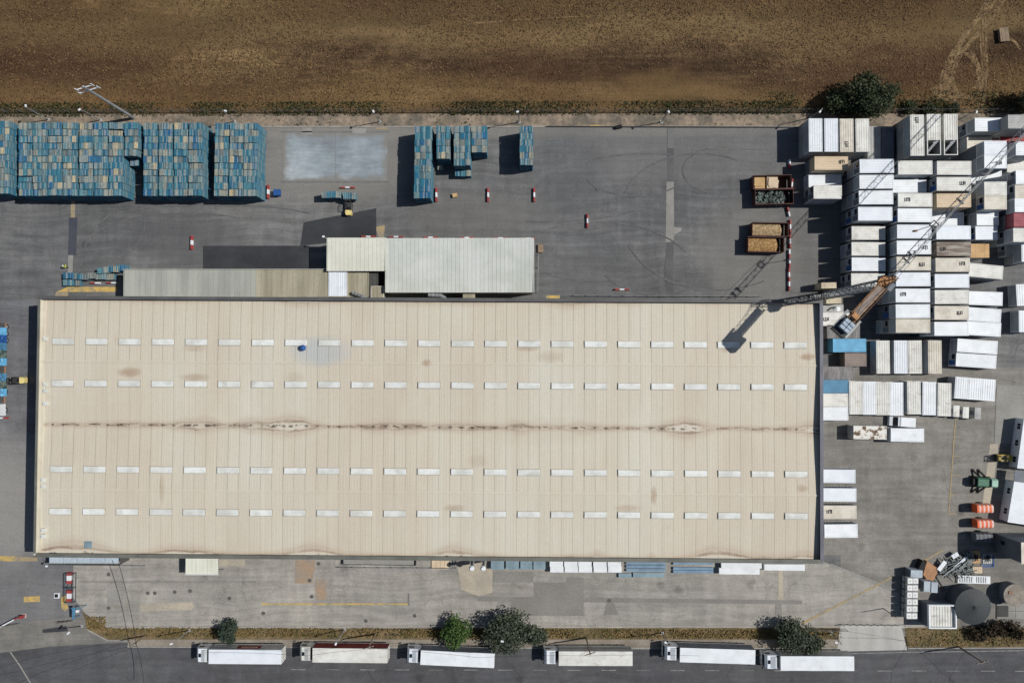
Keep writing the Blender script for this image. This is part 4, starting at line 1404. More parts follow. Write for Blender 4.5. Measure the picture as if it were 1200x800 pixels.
def pallet_triple(px, py, label, group, layers=35, n=3, w=.8, d=1.2, gap=.035, rz=0.0, base=0.0, name='pallet_stack'):
    """px,py: middle of the bank of columns as seen at its top"""
    zt = base + layers * .144 + .02
    p = P(px, py, zt)
    t = thing(name, label, 'pallet stack', (p.x + random.uniform(-.06, .06), p.y + random.uniform(-.05, .05), base), rz + random.uniform(-.012, .012), group)
    for i in range(n):
        ly = layers - (random.random() < .18) - (random.random() < .08)
        obj('pallet_column', col_mesh(ly, w, d), t, ((i - (n - 1) / 2) * (w + gap), random.uniform(-.03, .03), 0))
    return t


BLOCKS = [('first', [(2.6, 11)], 145.5), ('second', [(29.2, 11), (46.6, 11), (64, 11), (81.4, 11), (100.6, 11), (118.0, 11), (135.4, 11), (153.6, 5)], 147.5),
          ('third', [(176, 11), (194, 11), (211.8, 11), (229, 11)], 147.8), ('fourth', [(260, 11), (277.2, 11), (294, 11)], 147.8)]
ly35 = 35
for bn, cols, y0 in BLOCKS:
    for ci, (x, rows) in enumerate(cols):
        cn = 'only visible' if len(cols) == 1 else ORD[ci]
        for r in range(rows):
            low = random.random() < .05
            lab = f'tall blue-grey pallet stack, {ORD[r]} row from the fence, {cn} column of the {bn} block'
            if ci == 6 and bn == 'second' and r > 4:
                pass
            dx = 0.0
            if bn == 'fourth':
                dx = -.12 * r
            pallet_triple(x + dx, y0 + r * 7.78, lab, 'tall pallet stacks by the north fence', 31 if low else random.choice((33, 34, 35, 35, 36)))
pallet_triple(158, 190.5, 'low leftover pallet stack tucked behind the second block corner', 'tall pallet stacks by the north fence', 18, 2)
# free-standing rows further east (1.0 m wide pallets)
for r in range(11):
    pallet_triple(496 - .12 * r, 151.5 + r * 7.72, f'blue pallet stack, {ORD[r]} from the fence in the longest free-standing row', 'free-standing pallet rows', 34, 3, .98, 1.2, .06)
for r in range(5):
    pallet_triple(519.3, 151.5 + r * 7.72, f'bright blue pallet stack, {ORD[r]} from the fence in the second free-standing row', 'free-standing pallet rows', 33, 3, .8, 1.2, .05)
pallet_triple(516.5, 196, 'low pale pallet stack at the foot of the second row', 'free-standing pallet rows', 6, 1, 1.2, 1.0)
for r in range(6):
    pallet_triple(541.5, 151.5 + r * 7.72, f'blue and brown pallet stack, {ORD[r]} from the fence in the third free-standing row', 'free-standing pallet rows', 34, 3, .98, 1.2, .05)
pallet_triple(542.5, 203.2, 'low pale pallet stack alone south of the third row', 'free-standing pallet rows', 12, 3, .98, 1.1, .05)
for r in range(4):
    pallet_triple(561.5, 151.2 + r * 7.72, f'blue pallet stack, {ORD[r]} from the fence in the fourth free-standing row', 'free-standing pallet rows', 33, 3, .9, 1.2, .05)
for r in range(6):
    pallet_triple(616.8, 151.4 + r * 7.66, f'blue pallet stack, {ORD[r]} from the fence in the eastmost lone row', 'free-standing pallet rows', 34, 3, .8, 1.2, .03)
# low stacks beside the grey shed
for i, (x, y, n, ly) in enumerate([(79.5, 323, 2, 9), (88, 323.5, 1, 9), (79, 331, 2, 8), (91, 331.5, 1, 6), (97, 324, 2, 10), (107, 322.5, 2, 11),
                                   (118, 324, 2, 10), (128, 324, 2, 9), (117, 317.5, 1, 14), (124, 316, 1, 13), (132, 315, 2, 12), (141, 313.5, 2, 14)]):
    pallet_triple(x, y, f'low blue pallet stack, {ORD[i]} counted eastward beside the grey shed end', 'low pallet stacks beside the grey shed', ly, n, .95, 1.1)

# ------------------------------------------------------------------ fork lifts
def forklift(label, px, py, rz, paint, lift=0.2, body=None):
    p = P(px, py, 1.5)
    t = thing('forklift', label, 'forklift', (p.x, p.y, 0), rz)
    # faces +y
    b = MB()
    b.prism([(-.62, -1.2), (-.5, -1.45), (.5, -1.45), (.62, -1.2), (.62, .75), (-.62, .75)], .25, .95)
    obj('body', b, t, mat=body or paint)
    c = MB()
    c.prism([(-.62, -1.45), (-.45, -1.75), (.45, -1.75), (.62, -1.45), (.62, -.75), (-.62, -.75)], .3, 1.35, .94)
    obj('counterweight', c, t, mat=paint)
    s = MB()
    s.box(-.28, -.6, .96, .28, -.1, 1.08)
    s.box(-.28, -.72, 1.08, .28, -.6, 1.55)
    obj('seat', s, t, mat=BLACK)
    gd = MB()
    for x in (-.55, .55):
        gd.bar((x, -.85, 1.3), (x, -.6, 2.15), .07)
        gd.bar((x, .7, .9), (x, .45, 2.15), .07)
        gd.bar((x, -.6, 2.15), (x, .5, 2.15), .08)
    for k in range(6):
        y = -.6 + k * .21
        gd.bar((-.55, y, 2.16), (.55, y, 2.16), .06)
    obj('overhead_guard', gd, t, mat=BLACK)
    mm = MB()
    for x in (-.42, .42):
        mm.box(x - .06, .82, .1, x + .06, .98, 2.3)
    for z in (.4, 1.3, 2.2):
        mm.box(-.36, .84, z, .36, .94, z + .1)
    obj('mast', mm, t, mat=DKGREY)
    cg = MB()
    cg.box(-.6, 1.0, .25 + lift, .6, 1.06, .7 + lift)
    obj('carriage', cg, t, mat=BLACK)
    fk = MB().box(-.06, 1.06, .08 + lift, .06, 2.2, .13 + lift).mesh('fork', DKGREY)
    for x in (-.35, .35):
        obj('fork', fk, t, (x, 0, 0))
    wm_ = MB().cyl((-.13, 0, 0), (.13, 0, 0), .32, .32, 14).mesh('wheel', BLACK)
    rm_ = MB().cyl((-.135, 0, 0), (.135, 0, 0), .17, .17, 10).mesh('rim', OFFWHITE)
    for x, y in ((-.55, .55), (.55, .55), (-.5, -1.1), (.5, -1.1)):
        w = obj('wheel', wm_, t, (x, y, .32))
        obj('rim', rm_, w)
    lm_ = MB().cbox(0, 0, 0, .14, .06, .12).mesh('headlight', WHITE)
    for x in (-.4, .4):
        obj('headlight', lm_, t, (x, .5, 1.9))
    return t


forklift('cream forklift carrying a wide load of pallets in the north yard', 408, 241, 0, PALEYEL, .5, DKGREY)
pallet_triple(387.6, 228, 'left bank of pallets carried on the north yard forklift', 'pallets carried by the forklift', 14, 4, .86, 1.2, .02, base=.66)
pallet_triple(409, 229.5, 'right bluer bank of pallets carried on the north yard forklift', 'pallets carried by the forklift', 13, 3, .75, 1.2, .02, base=.66)
forklift('cream forklift beside the flatbed trailer at the west edge', 17, 445.5, math.pi / 2, PALEYEL, .2, DKGREY)
forklift('yellow forklift in front of the east site office', 1176, 537, math.pi / 2, YEL, .3)

# ------------------------------------------------------------------ red and white barriers
def seg_profile():
    return [(-.2, 0), (.2, 0), (.17, .15), (.11, .35), (.11, .6), (-.11, .6), (-.11, .35), (-.17, .15)]


SEGS = {c: MB().profile(seg_profile(), -.43, .43).mesh('barrier_segment', mt) for c, mt in (('r', RED), ('w', WHITE))}


def barrier(label, px, py, rz, pat='rwr', group='red and white barriers'):
    p = P(px, py, .6)
    t = thing('traffic_barrier', label, 'barrier', (p.x, p.y, 0.005), rz, group)
    for i, c in enumerate(pat):
        obj('barrier_segment', SEGS[c], t, ((i - (len(pat) - 1) / 2) * .88, 0, 0))
    return t


R90 = math.pi / 2
for lab, x, y, a, pt in [
        ('lone upright red-white-red barrier west of the dark asphalt patches', 224, 284, R90, 'rwr'),
        ('red-white-red barrier beside the foot of the longest pallet row', 511, 228, R90, 'rwr'),
        ('red-white-red barrier in the middle of the three south of pallet rows', 571.8, 228, R90, 'rwr'),
        ('red-white-red barrier south of the eastmost pallet row', 626, 228, R90, 'rwr'),
        ('lone red-white-red barrier in the middle of the open yard', 688.5, 258.5, R90, 'rwr'),
        ('lying red-white-red barrier near the dock handrail', 729, 339, 0, 'rwr'),
        ('red-white-red barrier behind the carried pallet load', 407, 219.5, 0, 'rwr'),
        ('red-white barrier beside the fourth pallet block corner', 313.5, 224.5, R90, 'rwr'),
        ('westmost red-white barrier along the cream annex edge', 431.5, 277, 0, 'rwr'),
        ('second barrier from west along the hall edge', 464, 277.3, 0, 'rwr'),
        ('third barrier from west along the hall edge', 504.6, 278, 0, 'rwr'),
        ('fourth barrier from west along the hall edge', 547, 278.4, 0, 'rwr'),
        ('fifth barrier from west along the hall edge', 586.7, 278.8, 0, 'rwr'),
        ('eastmost barrier along the loading hall edge', 619, 279.2, 0, 'rwr'),
        ('west red-white barrier between low pallets and the yellow strip', 111, 331.5, 0, 'rw'),
        ('east red-white barrier between low pallets and the yellow strip', 130, 331.3, 0, 'rw'),
        ('red-white barrier at the west edge below the flatbed trailer', 3, 489.7, 0, 'wr'),
        ('tilted barrier at the north end of the line by the skips', 924.5, 248, R90 + .22, 'wr'),
        ('first barrier below the tilted one in the line by the skips', 926.5, 265.5, R90, 'rwr'),
        ('second barrier below the tilted one in the line by the skips', 926.3, 282.5, R90, 'rwr'),
        ('third barrier below the tilted one in the line by the skips', 925.7, 303, R90, 'rwrw'),
        ('southmost barrier in the line by the skips', 925.2, 327, R90, 'rwrwr'),
        ('white-red barrier beside the upper pair of skips', 928.5, 216, R90 - .1, 'rwr'),
        ('red-white barrier in the shade west of the upright cabins', 926, 192, R90, 'rw')]:
    barrier(lab, x, y, a, pt)

# ------------------------------------------------------------------ skips with their loads
def skip(label, rect, h, load, rz=0.0, seed=1):
    x0, y0, x1, y1 = rect
    c = P((x0 + x1) / 2, (y0 + y1) / 2, h)
    a, b = P(x0, y0, h), P(x1, y1, h)
    l, w = b.x - a.x, a.y - b.y
    t = thing('skip', label, 'skip', (c.x, c.y, 0), rz)
    o = MB()
    k = .94
    o.box(-l / 2 * k, -w / 2 * k, .15, l / 2 * k, w / 2 * k, .25)
    obj('floor', o, t, mat=BINRED)
    for nm, bx in (('side', (-l / 2, -w / 2, .25, l / 2, -w / 2 + .08, h)), ('side', (-l / 2, w / 2 - .08, .25, l / 2, w / 2, h)),
                   ('end', (-l / 2, -w / 2 + .082, .25, -l / 2 + .08, w / 2 - .082, h)), ('door', (l / 2 - .08, -w / 2 + .082, .25, l / 2, w / 2 - .082, h))):
        s = MB().box(*bx)
        if nm == 'side':
            sg = -1 if bx[1] < 0 else 1
            for i in range(9):
                xx = -l / 2 + l * (i + .5) / 9
                y = sg * (w / 2 + .05)
                s.box(xx - .06, min(y, y - sg * .05), .26, xx + .06, max(y, y - sg * .05), h - .12)
            s.box(-l / 2 - .02, sg * w / 2 - .07, h + .001, l / 2 + .02, sg * w / 2 + .07, h + .1)
        obj(nm, s, t, mat=BINRED)
    rs = random.Random(seed)
    if load in ('chips', 'pale_chips'):
        nx, ny = 26, 12
        mb = MB()
        L = l * .90
        for i in range(nx + 1):
            for j in range(ny + 1):
                u, v = i / nx, j / ny
                x = -l / 2 + .1 + u * L
                y = -w / 2 + .1 + v * (w - .2)
                rr = 1 - max(0, (u - .80) / .2) ** 2 * (0.6 + 1.6 * abs(v - .5) ** 2)
                z = h * .62 + .55 * math.sin(math.pi * v) * rr + rs.uniform(-.05, .05)
                z -= max(0, (u - .88)) * 9 * (1 + 3 * abs(v - .5) ** 2)
                mb.v.append((x, y, max(.3, z)))
        for i in range(nx):
            for j in range(ny):
                q = i * (ny + 1) + j
                mb.f.append((q, q + ny + 1, q + ny + 2, q + 1))
        lo = obj('wood_chip_load', mb, None, (c.x, c.y, 0), (0, 0, rz), mat=CHIPS if load == 'chips' else CHIPS2, smooth=False)
        lo['kind'] = 'stuff'
    elif load == 'boards':
        for i, (x, wd, zz, mt) in enumerate([(-1.6, 1.9, 1.55, CARD), (.35, 2.0, 1.75, TAN)]):
            b_ = MB().box(-wd / 2, -w / 2 + .2, -.9, wd / 2, w / 2 - .2, 0)
            for k in range(4):
                b_.cbox(rs.uniform(-.3, .3), rs.uniform(-.2, .2), .03 + k * .05, wd * .8, w * .6, .04, rs.uniform(-.2, .2))
            lo = obj('cardboard_bale', b_, None, (c.x - l * .5 + 1.45 + i * 2.3, c.y, zz), mat=mt)
            tag(lo, ('brown flattened cardboard bale at the west end of the top skip', 'plain tan cardboard bale in the middle of the top skip')[i], 'cardboard')
    elif load == 'wrap':
        mb = MB()
        for i in range(150):
            x, y = rs.uniform(-l / 2 + .3, l * .28), rs.uniform(-w / 2 + .3, w / 2 - .3)
            p0 = Vector((x, y, rs.uniform(1.2, 1.9)))
            mb.cyl(p0, p0 + Vector((rs.uniform(-.6, .6), rs.uniform(-.6, .6), rs.uniform(-.1, .4))), .07, .05, 6)
            if i % 3 == 0:
                mb.cbox(p0.x, p0.y, p0.z, .5, .35, .05, rs.random() * 3)
        lo = obj('plastic_scrap', mb, None, (c.x, c.y, 0), mat=TEAL)
        lo['kind'] = 'stuff'
        lo2 = obj('scrap_bed', MB().box(-l / 2 + .12, -w / 2 + .12, .26, l * .3, w / 2 - .12, 1.1), None, (c.x, c.y, 0), mat=BLACK)
        lo2['kind'] = 'stuff'
    return t


skip('upper dark maroon skip holding cardboard bales and an empty end', (882.5, 205.5, 927.5, 221), 2.3, 'boards', .02)
skip('dark maroon skip full of teal plastic scrap below the cardboard skip', (885, 222, 930, 239), 2.3, 'wrap', .02)
skip('dark maroon skip heaped with pale wood chips', (881.5, 261, 924, 276.5), 2.3, 'pale_chips', -.02)
skip('dark maroon skip heaped with golden wood chips, southmost of four', (876.5, 277.8, 919, 295), 2.3, 'chips', -.02)
# blue waste bin
p = P(324.5, 225.5, 1.2)
t = thing('waste_bin', 'small bright blue waste bin east of the fourth pallet block', 'bin', (p.x, p.y, 0))
obj('body', MB().cbox(0, 0, .65, 1.0, .95, 1.0, 0, 1.2, 1.2), t, mat=DKBLUE)
obj('lid', MB().profile([(-.62, 1.16), (.62, 1.16), (.5, 1.32), (-.5, 1.32)], -.64, .64), t, mat=DKBLUE)
wmesh = MB().cyl((-.05, 0, 0), (.05, 0, 0), .12, .12, 10).mesh('wheel', BLACK)
for x in (-.4, .4):
    for y in (-.4, .4):
        obj('wheel', wmesh, t, (x, y, .12))

# ------------------------------------------------------------------ site cabins
CABM = {}
WALLSHADE = M('shaded_wall_cladding', C(172, 178, 182), C(150, 156, 162), 0.5, 0.6, fine=0.06)  # pale cabins' walls greyed: shade on the sides put into the colour
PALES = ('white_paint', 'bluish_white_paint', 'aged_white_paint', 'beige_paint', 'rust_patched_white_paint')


def cab_meshes(l, w, h, cm):
    k = (l, w, h, cm.name)
    if k in CABM:
        return CABM[k]
    b = MB()
    # walls with shallow corrugation: inner box plus vertical ribs
    b.box(-l / 2 + .04, -w / 2 + .04, .12, l / 2 - .04, w / 2 - .04, h - .1)
    n = int(l / .6)
    for i in range(n):
        x = -l / 2 + l * (i + .5) / n
        for s in (-1, 1):
            y = s * (w / 2 - .02)
            b.box(x - .12, y - .02, .16, x + .12, y + .02 - (.0 if s < 0 else .0), h - .14)
    walls = b.mesh('wall', WALLSHADE if cm.name in PALES else cm)
    f = MB()
    for x in (-1, 1):
        for y in (-1, 1):
            f.cbox(x * (l / 2 - .06), y * (w / 2 - .06), h / 2, .14, .14, h - .02)
    for y in (-1, 1):
        f.box(-l / 2 + .13, y * (w / 2 - .06) - .07, h - .16, l / 2 - .13, y * (w / 2 - .06) + .07, h - .012)
        f.box(-l / 2 + .13, y * (w / 2 - .06) - .07, 0.01, l / 2 - .13, y * (w / 2 - .06) + .07, .14)
    for x in (-1, 1):
        f.box(x * (l / 2 - .06) - .07, -w / 2 + .13, h - .16, x * (l / 2 - .06) + .07, w / 2 - .13, h - .012)
        f.box(x * (l / 2 - .06) - .07, -w / 2 + .13, .01, x * (l / 2 - .06) + .07, w / 2 - .13, .14)
    frame = f.mesh('frame', cm)
    r = MB()
    prof = [(-w / 2 + .1, h - .13)]
    prof.append((w / 2 - .1, h - .13))
    top = []
    nr = 5
    for i in range(nr):
        c = w / 2 - .14 - (w - .28) * (i + .5) / nr
        q = (w - .28) / nr / 2
        top += [(c + q * .97, h - .075), (c + q * .86, h - .03), (c - q * .62, h - .03), (c - q * .73, h - .075)]
    r.profile(prof + top, -l / 2 + .08, l / 2 - .08)
    roof = r.mesh('roof', cm)
    CABM[k] = (walls, frame, roof)
    return CABM[k]


DOORM = {m_.name: MB().box(-.03, -.42, .14, .02, .42, 2.12).box(-.06, .28, 1.05, -.03, .36, 1.12).mesh('door', m_) for m_ in (DKBLUE, SLATE, DKGREEN, WHITE)}
WINM = MB().box(-.03, -.45, 0, .02, .45, .8).mesh('window', GLASS)
WFRM = MB().box(-.045, -.51, -.06, .0, -.45, .86).box(-.045, .45, -.06, 0, .51, .86).box(-.045, -.45, -.06, 0, .45, 0).box(-.045, -.45, .8, 0, .45, .86).mesh('frame', SLATE)
random.seed(21)
MARK = []
for s in range(3):
    mb = MB()
    for i in range(4):
        mb.box(-.6 + i * .3, -.4 + random.random() * .1, 0, -.6 + i * .3 + random.uniform(.14, .25), .36 - random.random() * .15, .006)
    mb.box(-.6, -.42, 0, .1, -.26, .007)
    MARK.append(mb.mesh('roof_marking', BLACK))


def cabin(label, x, y, z, rz, l, cm, group, mark=None, door=None, h=2.6, w=2.44, cat='portable cabin', name='site_cabin', win=True):
    t = thing(name, label, cat, (x, y, z), rz, group)
    a, b, c = cab_meshes(l, w, h, cm)
    obj('wall', a, t)
    obj('frame', b, t)
    obj('roof', c, t)
    if door is not None:
        obj('door', DOORM[door.name], t, (-l / 2 - .0, -.55, 0))
        if win:
            wi = obj('window', WINM, t, (-l / 2 - .0, .55, 1.15))
            obj('frame', WFRM, wi)
    if mark:
        obj('roof_marking', random.choice(MARK), t, (mark[0] * (l / 2 - .9), mark[1] * (w / 2 - .7), h - .028), (0, 0, random.choice((0, math.pi))))
    return t


CN = {WHITE.name: 'white', WHITE2.name: 'bluish white', OFFWHITE.name: 'off-white', BEIGE.name: 'beige', TAN.name: 'tan', GREYP.name: 'grey',
      SLATE.name: 'slate grey', GALV.name: 'weathered steel', RUSTY.name: 'corroded', SKYBLUE.name: 'sky-blue', MIDBLUE.name: 'mid-blue',
      BROWNGREY.name: 'brown-grey', RED.name: 'red', ORANGETAN.name: 'plywood-coloured', MAROON.name: 'maroon', DUSTY.name: 'dusty red'}
def rust_mat():
    t = NT('rust_patched_white_paint', 0.6)
    p = t.pos()
    f = t.rng(t.noise(p, 0.9, 5.0, 0.6), 0.56, 0.60)
    e = t.rng(t.noise(p, 0.9, 5.0, 0.6), 0.52, 0.58)
    col = t.mix(e, C(218, 216, 208), C(164, 142, 118))
    return t.done(t.mix(f, col, C(92, 74, 60)))


RUSTWHITE = rust_mat()
CN[RUSTWHITE.name] = 'rusty white'
LEVN = {1: ['single'], 2: ['bottom', 'top'], 3: ['bottom', 'middle', 'top'], 4: ['bottom', 'second', 'third', 'top']}


def stack(desc, idx, rect, lev, l, cm, orient='h', ang=0.0, mark=None, door=True, h=2.6, w=2.44, last=False, cat='portable cabin', group='stacked site cabins'):
    zt = lev * h
    c = P((rect[0] + rect[2]) / 2, (rect[1] + rect[3]) / 2, zt)
    pos = ORD[idx] if idx is not None else ''
    for k in range(lev):
        top = k == lev - 1
        m_ = cm if top else random.choice((WHITE, OFFWHITE, SLATE, GREYP, GREYP))  # lower cabins draw greyer paints, shade on their sides put into the colour
        ln = LEVN[lev][k]
        lab = f'{CN[m_.name]} cabin, {ln} of the {pos} stack {desc}' if lev > 1 else f'{CN[m_.name]} single-level cabin, {pos} {desc}'
        if pos == '':
            lab = f'{CN[m_.name]} cabin, {ln} level {desc}' if lev > 1 else f'{CN[m_.name]} cabin {desc}'
        rz = (0 if orient == 'h' else -R90) + ang + random.uniform(-.006, .006)
        cabin(lab, c.x + (0 if top else random.uniform(-.08, .08)), c.y + (0 if top else random.uniform(-.04, .04)), k * h, rz, l, m_, group,
              mark if top else None, random.choice((DKBLUE, SLATE, SLATE, None, None, None, None, None)) if door else None, h - .005, w, cat)


random.seed(33)
L6, L7, L4 = 6.06, 7.35, 3.95
# upright row at the fence
for i, (r, cm, mk) in enumerate([((948, 139, 963.7, 177.7), WHITE, None), ((966, 139, 982.5, 177.7), WHITE2, None),
                                 ((984.2, 139.3, 1000.5, 178), BEIGE, (.8, 0)), ((1002.7, 139, 1019, 178), OFFWHITE, None)]):
    stack('from west in the upright fence row', i, r, 2, L6, cm, 'v', mark=mk)
stack('topped with tan, west of the west column', None, (954.8, 183, 993.8, 199.3), 2, L6, TAN, mark=(.85, .3))
stack('low, half shaded between the tan and off-white cabins', None, (948, 205.2, 986, 218), 1, L6, WHITE)
stack('off-white, south of the tan one', None, (953.8, 217, 986.4, 233), 2, 5.1, OFFWHITE)
stack('eastward in the shaded low pair by the fence', 0, (1017.5, 148.5, 1032, 186), 1, L6, GREYP, 'v')
stack('eastward in the shaded low pair by the fence', 1, (1032.5, 148.5, 1047.5, 186), 1, L6, SLATE, 'v')
for i, (r, cm) in enumerate([((1067, 134, 1083, 183), OFFWHITE)]):
    stack('three high with roof number left of the stair cabins', None, r, 3, L7, cm, 'v', mark=(-.95, 0))


def stair_cabin(label, r, lev, cm, group, i):
    """upright cabin whose south end is an open stairwell"""
    c = P((r[0] + r[2]) / 2, (r[1] + r[3]) / 2, lev * 2.6)
    for k in range(lev - 1):
        cabin(label.replace('top', LEVN[lev][k]).replace('with an open stairwell', 'under the stairwell'), c.x, c.y, k * 2.6, -R90, L7, OFFWHITE, group, None, SLATE, 2.595)
    t = thing('stair_cabin', label, 'portable cabin', (c.x, c.y, (lev - 1) * 2.6), -R90, group)
    h, w, l = 2.595, 2.44, L7
    sw = 2.7
    b = MB()
    b.box(-l / 2 + .04, -w / 2 + .04, .12, l / 2 - sw, w / 2 - .04, h - .1)
    obj('wall', b, t, mat=cm)
    b = MB()
    b.box(l / 2 - sw, -w / 2 + .02, .1, l / 2 - .02, -w / 2 + .1, h - .05)
    b.box(l / 2 - sw, w / 2 - .1, .1, l / 2 - .02, w / 2 - .02, h - .05)
    b.box(l / 2 - .1, -w / 2 + .1, .1, l / 2 - .02, w / 2 - .1, h - .05)
    obj('stairwell_wall', b, t, mat=GREYP)
    obj('stairwell_floor', MB().box(l / 2 - sw, -w / 2 + .1, .05, l / 2 - .1, w / 2 - .1, .1), t, mat=SLATE)
    f = MB()
    for s in (-1, 1):
        f.box(-l / 2, s * (w / 2 - .06) - .07, h - .14, l / 2, s * (w / 2 - .06) + .07, h)
        f.box(s * (l / 2 - .06) - .07, -w / 2 + .131, h - .14, s * (l / 2 - .06) + .07, w / 2 - .131, h - .002)
    obj('frame', f, t, mat=cm)
    r_ = MB()
    prof = [(-w / 2 + .1, h - .1), (w / 2 - .1, h - .1)]
    for q in range(5):
        cc = w / 2 - .14 - (w - .28) * (q + .5) / 5
        d = (w - .28) / 10
        prof += [(cc + d * .95, h - .085), (cc + d * .75, h - .03), (cc - d * .45, h - .03), (cc - d * .65, h - .085)]
    r_.profile(prof, -l / 2 + .08, l / 2 - sw)
    obj('roof', r_, t, mat=cm)
    # flight of treads running diagonally across the well
    tm = MB().box(-.16, -.5, 0, .16, .5, .05).mesh('tread', STAIR)
    for q in range(10):
        u = q / 9
        obj('tread', tm, t, (l / 2 - .3 - 2.1 * u, -.55 + 1.0 * u, .3 + 2.0 * u), (0, 0, .38))
    s_ = MB()
    for off in (-.5, .5):
        s_.bar((l / 2 - .3 - .2, -.55 + off, .25), (l / 2 - 2.4 + .2, .45 + off, 2.3), .06, .2)
    obj('stringer', s_, t, mat=DKGREY)
    return t


stair_cabin('top cabin with an open stairwell, west of the stair pair', (1086, 133.3, 1103, 182.3), 3, OFFWHITE, 'stair cabins', 0)
stair_cabin('top cabin with an open stairwell, east of the stair pair', (1106, 133.3, 1122.7, 182), 3, OFFWHITE, 'stair cabins', 1)
# west column
WEST_C = [((1007.8, 186.4, 1047.5, 202.7), 3, WHITE2), ((1007.8, 204.5, 1047, 221.5), 3, WHITE), ((1007.3, 222.7, 1046.3, 240), 3, WHITE),
          ((1006.3, 242, 1045.3, 259), 3, WHITE2), ((998.2, 265, 1037.5, 281), 2, OFFWHITE), ((998.2, 283.2, 1037.4, 300), 2, OFFWHITE),
          ((998.5, 301.4, 1037.5, 317.8), 2, WHITE), ((997.8, 320, 1037, 336), 2, OFFWHITE), ((990, 347, 1020, 361.5), 1, SLATE)]
for i, (r, lv, cm) in enumerate(WEST_C[:8]):
    stack('from the fence in the west column', i, r, lv, L6, cm)
SECOND = [((1053, 188.2, 1092.5, 204.6), 3, OFFWHITE, None), ((1046.8, 210, 1085.5, 225.8), 2, WHITE, None), ((1053.2, 226.6, 1092, 242), 3, OFFWHITE, (-.7, 0)),
          ((1053, 244.2, 1091.6, 260.2), 3, WHITE, None), ((1052, 263, 1091, 279.6), 3, WHITE2, None), ((1051.4, 281.6, 1091, 298.2), 3, WHITE, (.85, -.2)),
          ((1051.3, 300.5, 1090.6, 317), 3, BEIGE, (.7, -.2)), ((1051, 319, 1089.6, 335.5), 3, WHITE2, None), ((1050.6, 338, 1089.2, 354.4), 3, WHITE, (-.85, .3)),
          ((1050.5, 356.5, 1089.4, 372.6), 3, WHITE, None), ((1050.6, 373.6, 1089.5, 389.8), 3, BEIGE, None)]
for i, (r, lv, cm, mk) in enumerate(SECOND):
    stack('from the fence in the second column', i, r, lv, L6, cm, mark=mk)
THIRD = [((1099, 188.6, 1137.5, 205), 3, OFFWHITE, None), ((1098.6, 207, 1137.4, 224), 3, OFFWHITE, (.75, .4)), ((1098.4, 226.6, 1137.5, 243.2), 3, TAN, None),
         ((1092, 249, 1128.6, 264), 1, WHITE, None), ((1098, 264.5, 1137.3, 280.4), 3, WHITE2, None), ((1098.5, 283.4, 1137.3, 299.8), 3, RUSTY, (-.9, .1)),
         ((1097, 302, 1136.3, 318.6), 3, BEIGE, (.75, .3)), ((1096, 320.6, 1135.6, 337.6), 3, WHITE2, None), ((1096.2, 339.8, 1135.3, 356), 3, OFFWHITE, None),
         ((1096.3, 358.2, 1134.4, 374.8), 3, BEIGE, (.7, .1)), ((1096.2, 376.8, 1134.4, 393.5), 3, WHITE, None)]
for i, (r, lv, cm, mk) in enumerate(THIRD):
    stack('from the fence in the third column', i, r, lv, L6, cm, mark=mk)
FOURTH = [((1136, 310, 1175.5, 325.5), -.10), ((1136, 341.8, 1174.5, 357.5), -.035), ((1135.4, 361.6, 1171.5, 376.4), -.07), ((1135.2, 377.8, 1171.4, 393), -.06)]
for i, (r, a) in enumerate(FOURTH):
    stack('in the slanted fourth column', i, r, 2, L6, WHITE if i else OFFWHITE, ang=a)
# plywood box
p = P(1148.4, 293.8, 5.0)
t = thing('plywood_box', 'orange-tan plywood box roofed cabin end of the corroded cabin', 'box', (p.x, p.y, 0))
obj('body', MB().box(-1.65, -1.22, .0, 1.65, 1.22, 4.9), t, mat=OFFWHITE)
for k in range(4):
    obj('board', MB().box(-1.7 + k * .85, -1.27, 4.9, -.87 + k * .85, 1.27, 4.98 + .01 * (k % 2)), t, mat=ORANGETAN)
# north-east group
stack('two high near the fence beside the red cabin', None, (1143.5, 138, 1181, 154), 2, L6, WHITE)
stack('three high and grey in the northeast corner', None, (1181, 134.6, 1222, 150.6), 3, L6, GREYP, cat='portable cabin')
stack('red and low, right of the four-metre pair', None, (1163, 150.5, 1202, 165), 1, L6, RED)
stack('low, half hidden behind the four-metre pair', None, (1133.4, 160.5, 1172, 175.5), 1, L6, BEIGE)
stack('southward in the tall four-metre northeast group', 0, (1154, 165.4, 1179.5, 181), 3, L4, WHITE2)
stack('southward in the tall four-metre northeast group', 1, (1154, 181.4, 1179.5, 197.4), 3, L4, WHITE, mark=(.6, -.3))
stack('southward in the tall four-metre northeast group', 2, (1154, 213, 1179.5, 229), 3, L4, OFFWHITE)
stack('southward in the tall four-metre northeast group', 3, (1154, 229.3, 1179.6, 245.3), 3, L4, BEIGE)
stack('low, in the gap within the four-metre group', None, (1138.5, 200, 1171, 214.5), 1, L6, WHITE)
stack('southward in the lower four-metre pair', 0, (1145, 248.6, 1170.4, 263.8), 2, L4, WHITE)
stack('southward in the lower four-metre pair', 1, (1143.4, 265, 1169, 280.8), 2, L4, WHITE2)
stack('low, between northeast stacks and the east edge', None, (1181, 186.5, 1205, 202), 1, L4, OFFWHITE)
EDGE = [((1191, 167, 1216.5, 181), 3, L4, WHITE), ((1191, 201, 1216.5, 214.4), 3, L4, WHITE), ((1190, 217.4, 1215.5, 231.6), 3, L4, BEIGE),
        ((1189.7, 233.4, 1215.2, 247.6), 3, L4, WHITE), ((1188.5, 251, 1214, 264.5), 3, L4, DUSTY), ((1188, 268.6, 1213.5, 282), 3, L4, OFFWHITE)]
for i, (r, lv, ll, cm) in enumerate(EDGE):
    stack('southward along the east photo edge', i, r, lv, ll, cm)
stack('low and beige beside the lower east edge stacks', None, (1179.6, 285.2, 1204, 300), 1, L4, BEIGE)
